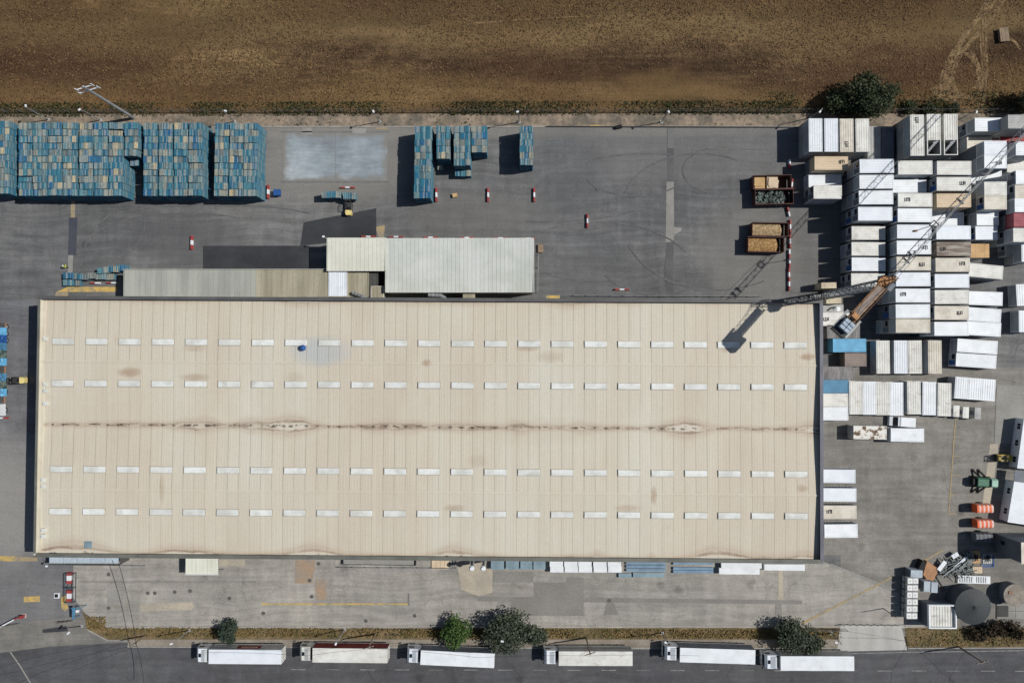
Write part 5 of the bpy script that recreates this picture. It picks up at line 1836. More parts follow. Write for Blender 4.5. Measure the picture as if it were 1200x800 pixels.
stack('upright at the east edge below the beige one', None, (1197, 281, 1213.5, 306.5), 2, L4, WHITE, 'v')
stack('upright at the east edge facing the slanted column', None, (1191.4, 333, 1207, 358), 1, L4, WHITE, 'v', ang=.05)
stack('upright at the east edge, southmost', None, (1194, 363.8, 1210, 389), 1, L4, WHITE2, 'v')
# lone row and ground level rows further south
for i, (r, cm) in enumerate([((1027.2, 399.4, 1042.7, 437.2), OFFWHITE), ((1047.8, 399, 1063.8, 437.4), WHITE2), ((1064.8, 399.4, 1080.2, 437), OFFWHITE),
                             ((1087.8, 400, 1103.6, 436.8), BEIGE)]):
    stack('from west in the upright row of four', i, r, 1, L6, cm, 'v')
for i, (r) in enumerate([((1122, 398.4, 1169, 413.4)), ((1120.4, 415, 1167.8, 430.2))]):
    stack('southward of the long slanted pair', i, r, 1, L7, WHITE, ang=-.07)
for i, x in enumerate((1120 + 7, 1120 + 22.6, 1120 + 38.4)):
    stack('eastward of the short upright trio', i, (x - 7.8, 441.8 + i * 1.2, x + 7.8, 467 + i * 1.2), 1, L4, WHITE, 'v', ang=-.07)
KROW = [(995.6, 447, 1010.8, 485), (1011.7, 447.3, 1026.6, 485.3), (1027.3, 447.8, 1042.4, 485.8), (1043.1, 448.2, 1058.4, 486.2), (1063.5, 446.8, 1079, 484.8),
        (1081.5, 447.8, 1096.8, 485.8), (1099.2, 449, 1114.6, 487)]
for i, r in enumerate(KROW):
    stack('from west in the long upright row', i, r, 1, L6, WHITE if i % 2 else OFFWHITE, 'v', ang=-.02 if i > 4 else 0)
MROW = [((964.5, 549.8, 1001.8, 565.7), WHITE2, None), ((965.5, 571.8, 1002.8, 587.6), WHITE2, None), ((965.8, 591.8, 1003, 608), BEIGE, (-.95, .1)), ((967, 613.9, 1004.4, 629.9), WHITE, None)]
for i, (r, cm, mk) in enumerate(MROW):
    stack('southward in the row by the warehouse east wall', i, r, 1, L6, cm, mark=mk, ang=-.01 + .006 * i)
# mixed containers between the crane and the wall
stack('white, with a roof number right below the crane base', None, (957, 366.8, 995.5, 381), 1, L6, OFFWHITE, mark=(-.55, .1))
stack('made of weathered sheet south of the crane counterweight', None, (969, 381.2, 1008, 396.2), 1, L6, GALV, door=False)
stack('sky-blue beside the weathered sheet one', None, (976, 396.6, 1015.3, 412.6), 1, L6, SKYBLUE, door=False)
stack('brown-grey and short below the sky-blue one', None, (990.6, 413.6, 1015, 429), 1, L4, BROWNGREY, door=False)
stack('weathered, above the mid-blue one', None, (961, 429.8, 1000, 444.6), 1, L6, GALV, door=False)
stack('mid-blue at the wall above the white pair', None, (955.5, 445.4, 994.4, 460), 1, L6, MIDBLUE, door=False)
stack('southward of the white pair against the east wall', 0, (955.3, 461, 994.2, 476.4), 1, L6, OFFWHITE)
stack('southward of the white pair against the east wall', 1, (955.3, 476.9, 994.2, 492.3), 1, L6, WHITE)
stack('with large rust patches standing alone in the east yard', None, (1000.5, 498.6, 1039, 514.8), 1, L6, RUSTWHITE, ang=-.02)
stack('white, end to end with the rust-patched one', None, (1044, 501.4, 1083, 517.8), 1, L6, WHITE, ang=-.015)
# sanitary boxes
for i, (r, cm) in enumerate([((1116.9, 475, 1124.7, 488.2), OFFWHITE), ((1127.8, 476.4, 1136, 490), OFFWHITE), ((1142, 477.4, 1149.6, 490.8), GREYP)]):
    p = P((r[0] + r[2]) / 2, (r[1] + r[3]) / 2, 2.2)
    t = thing('toilet_cabin', f'small {"grey" if i == 2 else "white"} sanitary box, {ORD[i]} of three east of the long row', 'toilet cabin', (p.x, p.y, 0), -.05, 'small sanitary boxes')
    obj('body', MB().box(-.58, -1.0, .05, .58, 1.0, 2.1), t, mat=cm)
    obj('roof', MB().profile_y([(-.62, 2.1), (.62, 2.1), (.55, 2.2), (0, 2.24), (-.55, 2.2)][::-1], -1.04, 1.04), t, mat=cm)
    obj('door', MB().box(-.61, -.4, .15, -.585, .4, 2.0), t, mat=SLATE)

# ------------------------------------------------------------------ tower crane
HB = P(966, 346.5, 0)
HT = 25.0
crane = thing('tower_crane', 'orange tower crane with grey lattice mast and long jib', 'crane', (HB.x, HB.y, 0))
o = Vector(crane.location)
mast = MB()
s = .62
for (x, y) in ((-s, -s), (s, -s), (s, s), (-s, s)):
    mast.bar((x, y, .3), (x, y, HT - 1.2), .13)
z = .6
k = 0
while z < HT - 2.2:
    for (a, b) in (((-s, -s), (s, -s)), ((s, -s), (s, s)), ((s, s), (-s, s)), ((-s, s), (-s, -s))):
        mast.bar((a[0], a[1], z), (b[0], b[1], z), .08)
        if k % 2:
            a, b = b, a
        mast.bar((a[0], a[1], z), (b[0], b[1], z + 1.2), .07)
    z += 1.2
    k += 1
obj('mast', mast, crane, mat=LATT)
jd = P(1196, 158, HT) - P(1040, 328, HT)
ja = math.atan2(jd.y, jd.x)
head = P(1039, 329, HT) - o
hx_, hy_ = head.x, head.y


def jp(u, v, z):
    """point u metres along the jib, v metres to its left"""
    return Vector((hx_ + u * math.cos(ja) - v * math.sin(ja), hy_ + u * math.sin(ja) + v * math.cos(ja), z))


jib = MB()
JL = 46.0
for v in (-.48, .48):
    jib.bar(jp(1.0, v, HT - .1), jp(JL, v, HT - .1), .1)
jib.bar(jp(1.0, 0, HT + .95), jp(JL, 0, HT + .75), .09)
n = 38
for i in range(n):
    u0 = 1.0 + (JL - 1) * i / n
    u1 = 1.0 + (JL - 1) * (i + 1) / n
    um = (u0 + u1) / 2
    sgn = 1 if i % 2 else -1
    jib.bar(jp(u0, -.48 * sgn, HT - .1), jp(u1, .48 * sgn, HT - .1), .045)
    jib.bar(jp(u0, -.48, HT - .1), jp(um, 0, HT + .9), .05)
    jib.bar(jp(u0, .48, HT - .1), jp(um, 0, HT + .9), .05)
obj('jib', jib, crane, mat=LATT)
cj = MB()
for v in (-.62, .62):
    cj.bar(jp(-1.0, v, HT), jp(-8.6, v, HT), .16)
for i in range(7):
    cj.bar(jp(-1.2 - i * 1.2, -.62, HT), jp(-1.2 - i * 1.2, .62, HT), .1)
obj('counter_jib', cj, crane, mat=ORANGE)
wk = MB()
wk.prism([tuple(jp(-1.4, -.55, 0)[:2]), tuple(jp(-7.4, -.55, 0)[:2]), tuple(jp(-7.4, .55, 0)[:2]), tuple(jp(-1.4, .55, 0)[:2])], HT + .15, HT + .22)
obj('walkway', wk, crane, mat=M('walkway_grating', C(142, 128, 118), C(120, 108, 100), 1, .7))
rl = MB()
for v in (-.75, .75):
    rl.bar(jp(-1, v, HT + 1.0), jp(-8.6, v, HT + 1.0), .04)
    for i in range(7):
        rl.bar(jp(-1 - i * 1.25, v, HT), jp(-1 - i * 1.25, v, HT + 1.0), .05)
obj('handrail', rl, crane, mat=ORANGE)
hd = MB()
for (u, v) in ((-.6, -.55), (.7, -.55), (.7, .55), (-.6, .55)):
    hd.bar(jp(u, v, HT - 1.2), jp(u * .3, v * .3, HT + 3.4), .15)
for zz in (HT - .6, HT + .6, HT + 1.8):
    q = 1 - (zz - HT + 1.2) / 4.6 * .7
    for (a, b) in (((-.6, -.55), (.7, -.55)), ((.7, -.55), (.7, .55)), ((.7, .55), (-.6, .55)), ((-.6, .55), (-.6, -.55))):
        hd.bar(jp(a[0] * q, a[1] * q, zz), jp(b[0] * q, b[1] * q, zz), .1)
obj('tower_head', hd, crane, mat=ORANGE)
obj('slewing_ring', MB().cyl((hx_, hy_, HT - 1.6), (hx_, hy_, HT - 1.1), .8, .8, 20), crane, mat=ORANGE)
cb = MB()
c0 = jp(-.2, -1.2, 0)
cb.cbox(c0.x, c0.y, HT - 1.0, 1.4, .8, 1.9, ja)
obj('cab', cb, crane, mat=SLATE)
cw = MB()
for i in range(3):
    for v in (-.46, .46):
        c0 = jp(-9.0 - i * .62, v, 0)
        cw.cbox(c0.x, c0.y, HT - .2, .5, .8, 2.3, ja)
obj('counterweight', cw, crane, mat=M('counterweight_paint', C(170, 184, 196), C(140, 154, 168), 1, .6))
tray = MB()
c0 = jp(-9.7, 0, 0)
tray.cbox(c0.x, c0.y, HT - .6, 3.0, 2.3, 1.2, ja)
obj('ballast_tray', tray, crane, mat=M('tray_dark_steel', C(52, 56, 62), None, 1, .6))
wn_ = MB()
c0 = jp(-7.6, 0, 0)
wn_.cbox(c0.x, c0.y, HT + .5, .8, 1.1, .6, ja)
obj('winch', wn_, crane, mat=ORANGE)
bh = MB()
for v in (-1.3, 1.3):
    bh.bar(jp(-7.4, v, HT - .1), jp(-10.9, v, HT - .1), .35, .12)
obj('side_board', bh, crane, mat=GREYP)
pend = MB()
pend.cyl(jp(0, 0, HT + 3.4), jp(-8.6, .6, HT + .2), .035, .035, 5)
pend.cyl(jp(0, 0, HT + 3.4), jp(-8.6, -.6, HT + .2), .035, .035, 5)
pend.cyl(jp(0, 0, HT + 3.4), jp(22, 0, HT + .9), .035, .035, 5)
obj('pendant_rope', pend, crane, mat=DKGREY)
tr = P(1096, 263, HT) - o
hk = P(1074, 273, 18.5) - o
trm = MB()
for v_ in (-.5, .5):
    trm.cbox(tr.x - v_ * math.sin(ja), tr.y + v_ * math.cos(ja), HT - .3, 1.1, .12, .2, ja)
    trm.cbox(tr.x + v_ * math.cos(ja), tr.y + v_ * math.sin(ja), HT - .32, .12, 1.0, .16, ja)
obj('trolley', trm, crane, mat=DKGREY)
rp = MB()
for d in (-.15, .15):
    rp.cyl((tr.x + d, tr.y, HT - .4), (tr.x + d, tr.y, 19.0), .03, .03, 5)
obj('hoist_rope', rp, crane, mat=DKGREY)
hb = MB()
hb.cbox(tr.x, tr.y, 18.6, .5, .25, .9)
hb.cyl((tr.x, tr.y, 17.7), (tr.x, tr.y, 18.2), .05, .09, 6)
obj('hook_block', hb, crane, mat=ORANGE)
# cross base under the mast and the sheave frames part way along the jib
cr = MB()
for a in (0, R90):
    cr.cbox(0, 0, .25, 5.6, .5, .45, a + .05, 1, 1)
obj('base_cross', cr, crane, mat=GREYMETAL)
sv = MB()
for u in (4.4, 5.6, 17.0):
    sv.bar(jp(u, -.7, HT + .1), jp(u, .7, HT + .1), .22)
    sv.bar(jp(u, -.3, HT), jp(u + .3, .2, HT + 1.2), .12)
obj('sheave_frame', sv, crane, mat=DKGREY)
# ballast blocks on the base, each lifted on alone
blm = MB().cbox(0, 0, .55, 2.85, 1.15, 1.1, 0, .97, .93)
for x in (-.7, .7):
    blm.cyl((x, 0, 1.1), (x, 0, 1.2), .07, .07, 8)
blm = blm.mesh('ballast_block', CONCRETE)
for i, (x, y) in enumerate(((971.2, 334.4), (977, 352.2))):
    for k in range(3):
        p = P(x, y, 3.3)
        tag(obj('ballast_block', blm, None, (p.x, p.y, k * 1.13 + (.0 if k else 0.0)), (0, 0, .02)),
            f'cream concrete ballast block, {("bottom", "middle", "top")[k]} of the {"north" if i == 0 else "south"} pile at the crane base', 'ballast block', 'crane ballast blocks')
p = P(983, 365, 1.2)
t = thing('generator', 'grey generator box with silver flue below the crane ballast', 'generator', (P(972, 362, 1.4).x, P(972, 362, 1.4).y, 0))
obj('housing', MB().box(-1.6, -.8, .1, 2.6, .8, 1.4).box(-1.2, -.6, 1.4, 2.2, .6, 1.46), t, mat=GREYP)
obj('flue', MB().cyl((.9, .3, 1.4), (.9, .3, 2.3), .14, .14, 8).cyl((.9, .3, 2.3), (.3, -.2, 2.4), .14, .14, 8), t, mat=GREYMETAL)
obj('hatch', MB().box(1.3, -.4, 1.461, 2.0, .4, 1.5), t, mat=WHITE)

# ------------------------------------------------------------------ trucks
WHEEL = MB().cyl((0, -.16, 0), (0, .16, 0), .5, .5, 18).mesh('wheel', BLACK)
RIM = MB().cyl((0, -.165, 0), (0, .165, 0), .28, .28, 12).mesh('rim', GREYMETAL)


def truck(label, px0, py0, px1, py1, cab_mat, side_mat, roof_mat=WHITE, logo=None, hatch=True, defl=True, low=None):
    """trailer roof ends (front, rear) in the photograph; nose points west"""
    zt = 4.0
    a, b = P(px0, py0, zt), P(px1, py1, zt)
    d = b - a
    L = d.length
    rz = math.atan2(d.y, d.x)
    t = thing('semi_truck', label, 'truck', (a.x, a.y, 0), rz, 'trucks parked along the road')
    W = 1.29
    b0 = MB()
    b0.box(.02, -W, 1.2, L, W, zt - .06)
    obj('trailer_box', b0, t, mat=side_mat)
    r = MB()
    r.profile([(-W - .01, zt - .058), (W + .01, zt - .058), (W + .01, zt - .02), (W - .12, zt), (-W + .12, zt), (-W - .01, zt - .02)], -.02, L + .01)
    obj('trailer_roof', r, t, mat=roof_mat)
    ru = MB()
    for y in (-W, W):
        ru.box(-.02, y - .04, 1.1, L, y + .04, 1.2)
    obj('side_rail', ru, t, mat=GREYP)
    ch = MB()
    for y in (-.45, .45):
        ch.box(-3.6, y - .08, .85, L - .2, y + .08, 1.1)
    for i in range(7):
        ch.box(1.0 + i * 1.9, -1.15, 1.0, 1.1 + i * 1.9, 1.15, 1.1)
    obj('chassis', ch, t, mat=DKGREY)
    for y in (-1, 1):
        dm = MB()
        dm.box(L + .012, min(y * .02, y * 1.25), 1.25, L + .06, max(y * .02, y * 1.25), zt - .12)
        dr = obj('rear_door', dm, t, mat=OFFWHITE)
        obj('lock_bar', MB().cyl((L + .08, y * .35, 1.3), (L + .08, y * .35, zt - .2), .025, .025, 6).cyl((L + .08, y * .9, 1.3), (L + .08, y * .9, zt - .2), .025, .025, 6), dr, mat=GREYMETAL)
    # cab
    cb_ = MB()
    x0, x1 = -2.75, -.62
    prof = [(x1, .75), (x1, 3.35), (x0 + .55, 3.35), (x0 + .15, 2.9), (x0, 1.9), (x0 - .05, .55), (x0 + .4, .45)]
    cb_.profile_y(prof, -1.2, 1.2)
    obj('cab', cb_, t, mat=cab_mat)
    sc_ = MB()
    sc_.profile_y([(x0 + .03, 2.0), (x0 - .02, 1.95), (x0 + .12, 2.86), (x0 + .17, 2.86)][::-1], -1.08, 1.08)
    obj('windscreen', sc_, t, mat=GLASS)
    for y in (-1, 1):
        obj('side_window', MB().box(x0 + .35, y * 1.2 - .02, 1.9, x0 + 1.3, y * 1.2 + .02, 2.6), t, mat=GLASS)
        obj('mirror', MB().bar((x0 + .1, y * 1.2, 2.4), (x0 - .05, y * 1.45, 2.4), .05).box(x0 - .1, y * 1.45 - .1, 1.9, x0 + .0, y * 1.45 + .1, 2.5), t, mat=BLACK)
        obj('headlight', MB().box(x0 - .08, y * .9 - .2, .75, x0 - .02, y * .9 + .2, .95), t, mat=WHITE)
        if defl:
            fr = MB()
            fr.prism([(x1 + .001, y * 1.2), (x1 + .5, y * 1.24), (x1 + .5, y * 1.16), (x1 + .001, y * 1.08)], .9, 3.3)
            obj('side_fairing', fr, t, mat=cab_mat)
    if hatch:
        obj('roof_hatch', MB().box(x0 + .62, -.34, 3.352, x0 + 1.08, .34, 3.39), t, mat=GLASS)
    if defl:
        df = MB()
        df.profile_y([(x1 - .02, 3.352), (x1 - .02, 3.85), (x1 - .25, 3.8), (x1 - 1.05, 3.352)], -1.05, 1.05)
        obj('air_deflector', df, t, mat=cab_mat)
    for x in (x0 + .75, -.3 + 1.35):
        for y in (-1.05, 1.05):
            w = obj('wheel', WHEEL, t, (x, y, .5))
            obj('rim', RIM, w)
    for i in range(3):
        for y in (-1.08, 1.08):
            w = obj('wheel', WHEEL, t, (L - 4.6 + i * 1.32, y, .5))
            obj('rim', RIM, w)
    tk = MB().cyl((2.0, .9, .75), (3.2, .9, .75), .33, .33, 12)
    obj('fuel_tank', tk, t, mat=GREYMETAL)
    if logo:
        lg = obj('side_banner', MB().box(L * .37, W + .031, 2.0, L * .69, W + .045, 3.4), t, mat=MAROON)
        q = MB()
        rs = random.Random(3)
        x = L * .42
        # illegible pale lettering
        for i in range(7):
            wd = .34
            q.box(x, W + .046, 2.5, x + .09, W + .052, 3.1)
            q.box(x + .2, W + .046, 2.5, x + .29, W + .052, 3.1)
            q.box(x + .09, W + .046, 2.5 if i % 2 else 2.98, x + .2, W + .051, 2.62 if i % 2 else 3.1)
            x += wd + .1
        obj('lettering', q, lg, mat=STRIPE)
    return t


truck('westmost white truck with maroon banner on the grey trailer side', 244.6, 769, 329.5, 769.6, WHITE, GREYP, WHITE2, True)
truck('second truck from west with dark maroon trailer sides', 366.3, 767.3, 453.6, 768.2, OFFWHITE, MAROON, OFFWHITE)
truck('third truck from west, slanted, with plain white roof and dark sides', 493, 770, 579, 773.9, WHITE2, SLATE, WHITE)
truck('fourth truck from west with grey sides and pale hatchless cab', 655, 771.2, 741, 771.4, WHITE, GREYP, OFFWHITE, hatch=False)
truck('fifth truck from west with blue-grey trailer sides', 797, 767, 885, 769.7, WHITE, SLATE, WHITE)
truck('eastmost truck with blue-fronted cab under the olive tree', 915, 776.9, 1001, 777.2, WHITE2, GREYP, WHITE)

# small van in the east yard
p = P(1059, 494.3, 1.9)
t = thing('van', 'small white van parked above the rust-patched cabins', 'van', (p.x, p.y, 0), -.06)
obj('body', MB().profile_y([(2.2, .35), (2.2, 1.95), (-.6, 1.95), (-.7, .35)], -.85, .85), t, mat=WHITE)
obj('cab', MB().profile_y([(-.72, .35), (-.72, 1.9), (-1.0, 1.85), (-1.6, 1.15), (-2.2, 1.0), (-2.3, .4)], -.85, .85), t, mat=WHITE2)
obj('windscreen', MB().profile_y([(-1.02, 1.84), (-1.0, 1.87), (-1.62, 1.2), (-1.6, 1.17)], -.75, .75), t, mat=GLASS)
obj('roof_ridge', MB().box(-.5, -.7, 1.952, 2.0, .7, 2.0), t, mat=WHITE)
for x in (-1.5, 1.5):
    for y in (-.8, .8):
        w = obj('wheel', MB().cyl((0, -.1, 0), (0, .1, 0), .33, .33, 14), t, (x, y, .33), mat=BLACK)
        obj('rim', MB().cyl((0, -.105, 0), (0, .105, 0), .19, .19, 10), w, mat=GREYMETAL)
for y in (-.6, .6):
    obj('headlight', MB().cbox(-2.31, y, .75, .06, .3, .16), t, mat=WHITE)

# ------------------------------------------------------------------ east yard: offices, machines, tanks
def office(label, pts, h, cat='site office'):
    """pts: roof corners in the photograph"""
    c = P(sum(x for x, y in pts) / 4, sum(y for x, y in pts) / 4, 0)
    t = thing('site_office', label, cat, (c.x, c.y, 0))
    q = [P(x, y, h) - Vector((c.x, c.y, 0)) for x, y in pts]
    pl = [(v.x, v.y) for v in q]
    ctr_ = Vector((sum(v[0] for v in pl) / 4, sum(v[1] for v in pl) / 4))
    obj('wall', MB().prism([(ctr_.x + (x - ctr_.x) * .985, ctr_.y + (y - ctr_.y) * .985) for x, y in pl], 0, h - .12), t, mat=WHITE2)
    obj('roof', MB().prism(pl, h - .119, h), t, mat=WHITE2)
    # roof ribs
    a, b, c_, d = [Vector((x, y, h)) for x, y in pl]
    rb = MB()
    n = max(4, int((d - a).length / .9))
    for i in range(1, n):
        u, v = a.lerp(d, i / n), b.lerp(c_, i / n)
        rb.bar(u + Vector((0, 0, .02)), v + Vector((0, 0, .02)), .08, .05)
    obj('roof_rib', rb, t, mat=WHITE2)
    # windows on the west face (a to d)
    n = max(2, int((d - a).length / 3.0))
    dirv = (d - a).normalized()
    nrm = Vector((dirv.y, -dirv.x, 0))
    if nrm.x > 0:
        nrm = -nrm
    for i in range(n):
        m_ = a.lerp(d, (i + .5) / n)
        w = obj('window', MB().cbox(0, 0, 1.55, 1.0, .06, .9), t, (m_.x + nrm.x * .0, m_.y + nrm.y * .0, 0), (0, 0, math.atan2(dirv.y, dirv.x)), mat=GLASS)
        w.location = Vector((m_.x, m_.y, 0)) - nrm * .03
        obj('frame', MB().cbox(0, 0, 1.05, 1.12, .09, .08).cbox(0, 0, 2.05, 1.12, .09, .08).cbox(0, 0, 1.55, .06, .09, .92), w, mat=WHITE)
    return t


office('white site office with a row of dark windows, north of two', [(1200, 490), (1245, 496), (1237, 552), (1192, 548.5)], 2.7)
office('white site office with a row of dark windows, south of two', [(1188.5, 564), (1236, 570), (1228, 618.5), (1180.7, 611.5)], 2.7)
t = thing('porch', 'dark flat canopy between the two white site offices', 'porch', P(1196, 557, 0))
o = Vector(t.location)
q = [P(x, y, 2.4) - o for x, y in [(1189.5, 550.5), (1200.5, 551.5), (1198, 567), (1188, 564)]]
obj('roof', MB().prism([(v.x, v.y) for v in q], 2.3, 2.42), t, mat=SLATE)
for v in q[:1] + q[3:]:
    obj('post', MB().cyl((v.x * .95, v.y * .95, 0), (v.x * .95, v.y * .95, 2.3), .05, .05, 6), t, mat=DKGREY)
t = thing('tall_shed', 'tall grey sheet-clad shed casting a long shadow at the east edge', 'shed', P(1200, 645, 0))
o = Vector(t.location)
a, b = P(1197.5, 636, 8.3) - o, P(1260, 660, 8.3) - o
obj('wall', MB().box(a.x, b.y, 0, b.x, a.y, 8.2), t, mat=SLATE)
rb = MB()
n = 12
for i in range(n):
    y = b.y + (a.y - b.y) * (i + .5) / n
    rb.box(a.x - .05, y - .06, .1, a.x, y + .06, 8.1)
obj('cladding_rib', rb, t, mat=SLATE)
obj('roof', MB().box(a.x - .12, b.y - .12, 8.2, b.x + .12, a.y + .12, 8.32), t, mat=BEIGE)
obj('window', MB().box(a.x - .07, a.y - 1.6, 2.2, a.x - .02, a.y - .9, 3.4), t, mat=GLASS)


def striped_trailer(label, px, py, pal=None):
    h = 2.6
    p = P(px, py, h)
    t = thing('covered_trailer', label, 'trailer', (p.x, p.y, 0), 0, 'orange and white covered trailers')
    n = 8
    for i in range(n):
        x0, x1 = -1.5 + 3.0 * i / n, -1.5 + 3.0 * (i + 1) / n
        prof = [(-.76, .7), (.76, .7), (.76, 2.2), (.62, 2.5), (.3, h), (-.3, h), (-.62, 2.5), (-.76, 2.2)]
        obj('cover_strip', MB().profile(prof, x0 + .01, x1 - .01), t, mat=(pal or (BRIGHTOR, STRIPE))[i % 2])
    obj('chassis', MB().box(-1.5, -.7, .5, 1.5, .7, .69).bar((-1.5, 0, .55), (-2.3, 0, .5), .1), t, mat=DKGREY)
    for y in (-.8, .8):
        w = obj('wheel', MB().cyl((0, -.1, 0), (0, .1, 0), .34, .34, 14), t, (.2, y, .34), mat=BLACK)
        obj('rim', MB().cyl((0, -.105, 0), (0, .105, 0), .18, .18, 10), w, mat=GREYMETAL)
    return t


striped_trailer('orange and white striped covered trailer, north of the pair', 1155, 596.3)
striped_trailer('orange and white striped covered trailer, south of the pair', 1155.3, 614.3)
striped_trailer('covered trailer with the tall shed shadow painted into its grey strips', 1154, 630, (SLATE, DKGREY))  # same kind as the striped pair, greys paint in the shed's shadow
p = P(1155, 565.5, 2.0)
t = thing('outrigger_machine', 'green wheeled machine with four splayed black outriggers', 'machine', (p.x, p.y, 0), -.05)
obj('body', MB().profile([(-.85, .6), (.85, .6), (.85, 1.6), (.6, 1.95), (-.6, 1.95), (-.85, 1.6)], -1.3, 1.0), t, mat=DKGREEN)
obj('cab', MB().profile([(-.85, .6), (.85, .6), (.8, 2.0), (.55, 2.35), (-.55, 2.35), (-.8, 2.0)], 1.01, 2.1), t, mat=M('pale_green_paint', C(150, 186, 166), None, 1, .4))
obj('bonnet', MB().profile([(-.7, .6), (.7, .6), (.7, 1.3), (.5, 1.5), (-.5, 1.5), (-.7, 1.3)], -2.0, -1.31), t, mat=BLACK)
for x, y in ((-.4, 1), (.7, 1), (-.4, -1), (.7, -1)):
    obj('outrigger', MB().bar((x, y * .8, 1.0), (x - 1.0, y * 2.0, .15), .28, .2).cbox(x - 1.0, y * 2.0, .06, .5, .5, .1), t, mat=BLACK)
for x in (-1.2, 1.2):
    for y in (-.85, .85):
        w = obj('wheel', MB().cyl((0, -.14, 0), (0, .14, 0), .45, .45, 14), t, (x, y, .45), mat=BLACK)
        obj('rim', MB().cyl((0, -.145, 0), (0, .145, 0), .22, .22, 10), w, mat=PALEYEL)
# round tanks
TR = 3.25
p = P(1141.2, 711, 4.0)
t = thing('round_tank', 'large dark round tank with shallow conical roof', 'tank', (p.x, p.y, 0))
obj('shell', MB().cyl((0, 0, 0), (0, 0, 3.75), TR - .1, TR - .1, 48, False), t, mat=TANKW)
for i in range(24):
    a0, a1 = 2 * math.pi * i / 24 + .0012, 2 * math.pi * (i + 1) / 24 - .0012
    rf = MB()
    am = (a0 + a1) / 2
    v = [(0.12 * math.cos(am), .12 * math.sin(am), 4.25), (TR * math.cos(a0), TR * math.sin(a0), 3.75), (TR * math.cos(a1), TR * math.sin(a1), 3.75)]
    rf.poly(v)
    rf.poly([v[0], v[2], (v[2][0], v[2][1], 3.69), (v[0][0], v[0][1], 4.19)])
    rf.poly([v[1], (v[1][0], v[1][1], 3.65), (v[2][0], v[2][1], 3.65), v[2]])
    obj('roof_segment', rf, t, mat=TANKM)
obj('cap', MB().cyl((0, 0, 4.2), (0, 0, 4.32), .28, .2, 12), t, mat=BLACK)
hp = MB()
for zz in (1.0, 2.0, 3.0):
    hp.cyl((0, 0, zz), (0, 0, zz + .08), TR - .07, TR - .07, 48, False)
obj('hoop', hp, t, mat=TANKW)
p = P(1189, 697, 2.3)
t = thing('round_tank', 'smaller concrete round tank with sandy flat top', 'tank', (p.x, p.y, 0))
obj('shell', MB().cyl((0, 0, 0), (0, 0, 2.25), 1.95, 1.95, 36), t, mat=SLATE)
obj('lid', MB().cyl((0, 0, 2.251), (0, 0, 2.36), 2.02, 2.02, 36), t, mat=M('sandy_concrete', C(146, 138, 127), C(126, 118, 108), 1, .9, fine=.15))
obj('hatch', MB().cbox(-.8, .5, 2.42, .7, .6, .12), t, mat=M('rusty_hatch', C(150, 116, 98), None, 1, .8))
# slab with pipes beside the tanks
t = thing('tank_slab', 'grey concrete slab with a grating between the two tanks', 'slab', P(1183, 716, 0))
o = Vector(t.location)
for i in range(2):
    for j in range(3):
        xa, ya = 1167.5 + j * 11, 706.5 + i * 9
        q = [P(x, y) - o for x, y in [(xa, ya), (xa + 10.7, ya), (xa + 10.7, ya + 8.7), (xa, ya + 8.7)]]
        obj('slab', MB().prism([(v.x, v.y) for v in q], 0, .2 + .01 * ((i + j) % 2)), t, mat=GREYPALE)
q = [P(x, y) - o for x, y in [(1168.5, 709), (1180.5, 709), (1180.5, 721.5), (1168.5, 721.5)]]
gt = MB()
for i in range(11):
    u = i / 10
    gt.bar(q[0].lerp(q[1], u) + Vector((0, 0, .26)), q[3].lerp(q[2], u) + Vector((0, 0, .26)), .07)
    gt.bar(q[0].lerp(q[3], u) + Vector((0, 0, .28)), q[1].lerp(q[2], u) + Vector((0, 0, .28)), .07)
obj('grating', gt, t, mat=DKGREY)
# white plant room
t = thing('plant_room', 'white ribbed plant room cabin with raised roof rim by the tank', 'plant room', P(1105, 722, 0))
o = Vector(t.location)
hpr = 3.6
a, b = P(1088.5, 708.5, hpr) - o, P(1121.5, 736.5, hpr) - o
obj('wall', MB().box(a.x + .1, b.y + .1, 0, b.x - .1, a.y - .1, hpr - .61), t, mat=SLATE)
nn = 9
for i in range(nn):
    xa = a.x + .25 + (b.x - a.x - .5) * i / nn
    xb = a.x + .25 + (b.x - a.x - .5) * (i + 1) / nn
    obj('roof_sheet', MB().box(xa + .02, b.y + .25, hpr - .6, xb - .02, a.y - .25, hpr - .5).box(xb - .1, b.y + .25, hpr - .5, xb - .03, a.y - .25, hpr - .44), t, mat=OFFWHITE)
for bx in ((a.x, b.y, hpr - .62, b.x, b.y + .22, hpr), (a.x, a.y - .22, hpr - .62, b.x, a.y, hpr),
           (a.x, b.y + .222, hpr - .62, a.x + .22, a.y - .222, hpr), (b.x - .22, b.y + .222, hpr - .62, b.x, a.y - .222, hpr)):
    obj('roof_rim', MB().box(*bx), t, mat=WHITE)
v = P(1098, 722.5, hpr) - o
obj('roof_marking', MB().box(v.x - .5, v.y - .15, hpr - .438, v.x + .5, v.y + .15, hpr - .43), t, mat=GREYP)
# IBC totes
def tote_parts(t, mat):
    obj('tank', MB().cbox(0, 0, .65, 1.05, .95, .95, 0, .96, .96), t, mat=mat)
    obj('lid', MB().cyl((0, 0, 1.125), (0, 0, 1.16), .12, .12, 10), t, mat=GREYP)
    cg = MB()
    for z in (.2, .5, .8, 1.1):
        for y in (-.5, .5):
            cg.bar((-.56, y, z), (.56, y, z), .035)
        for x in (-.56, .56):
            cg.bar((x, -.5, z), (x, .5, z), .035)
    obj('cage', cg, t, mat=GREYMETAL)
    obj('base', MB().box(-.58, -.5, 0, .58, .5, .13), t, mat=DKGREY)


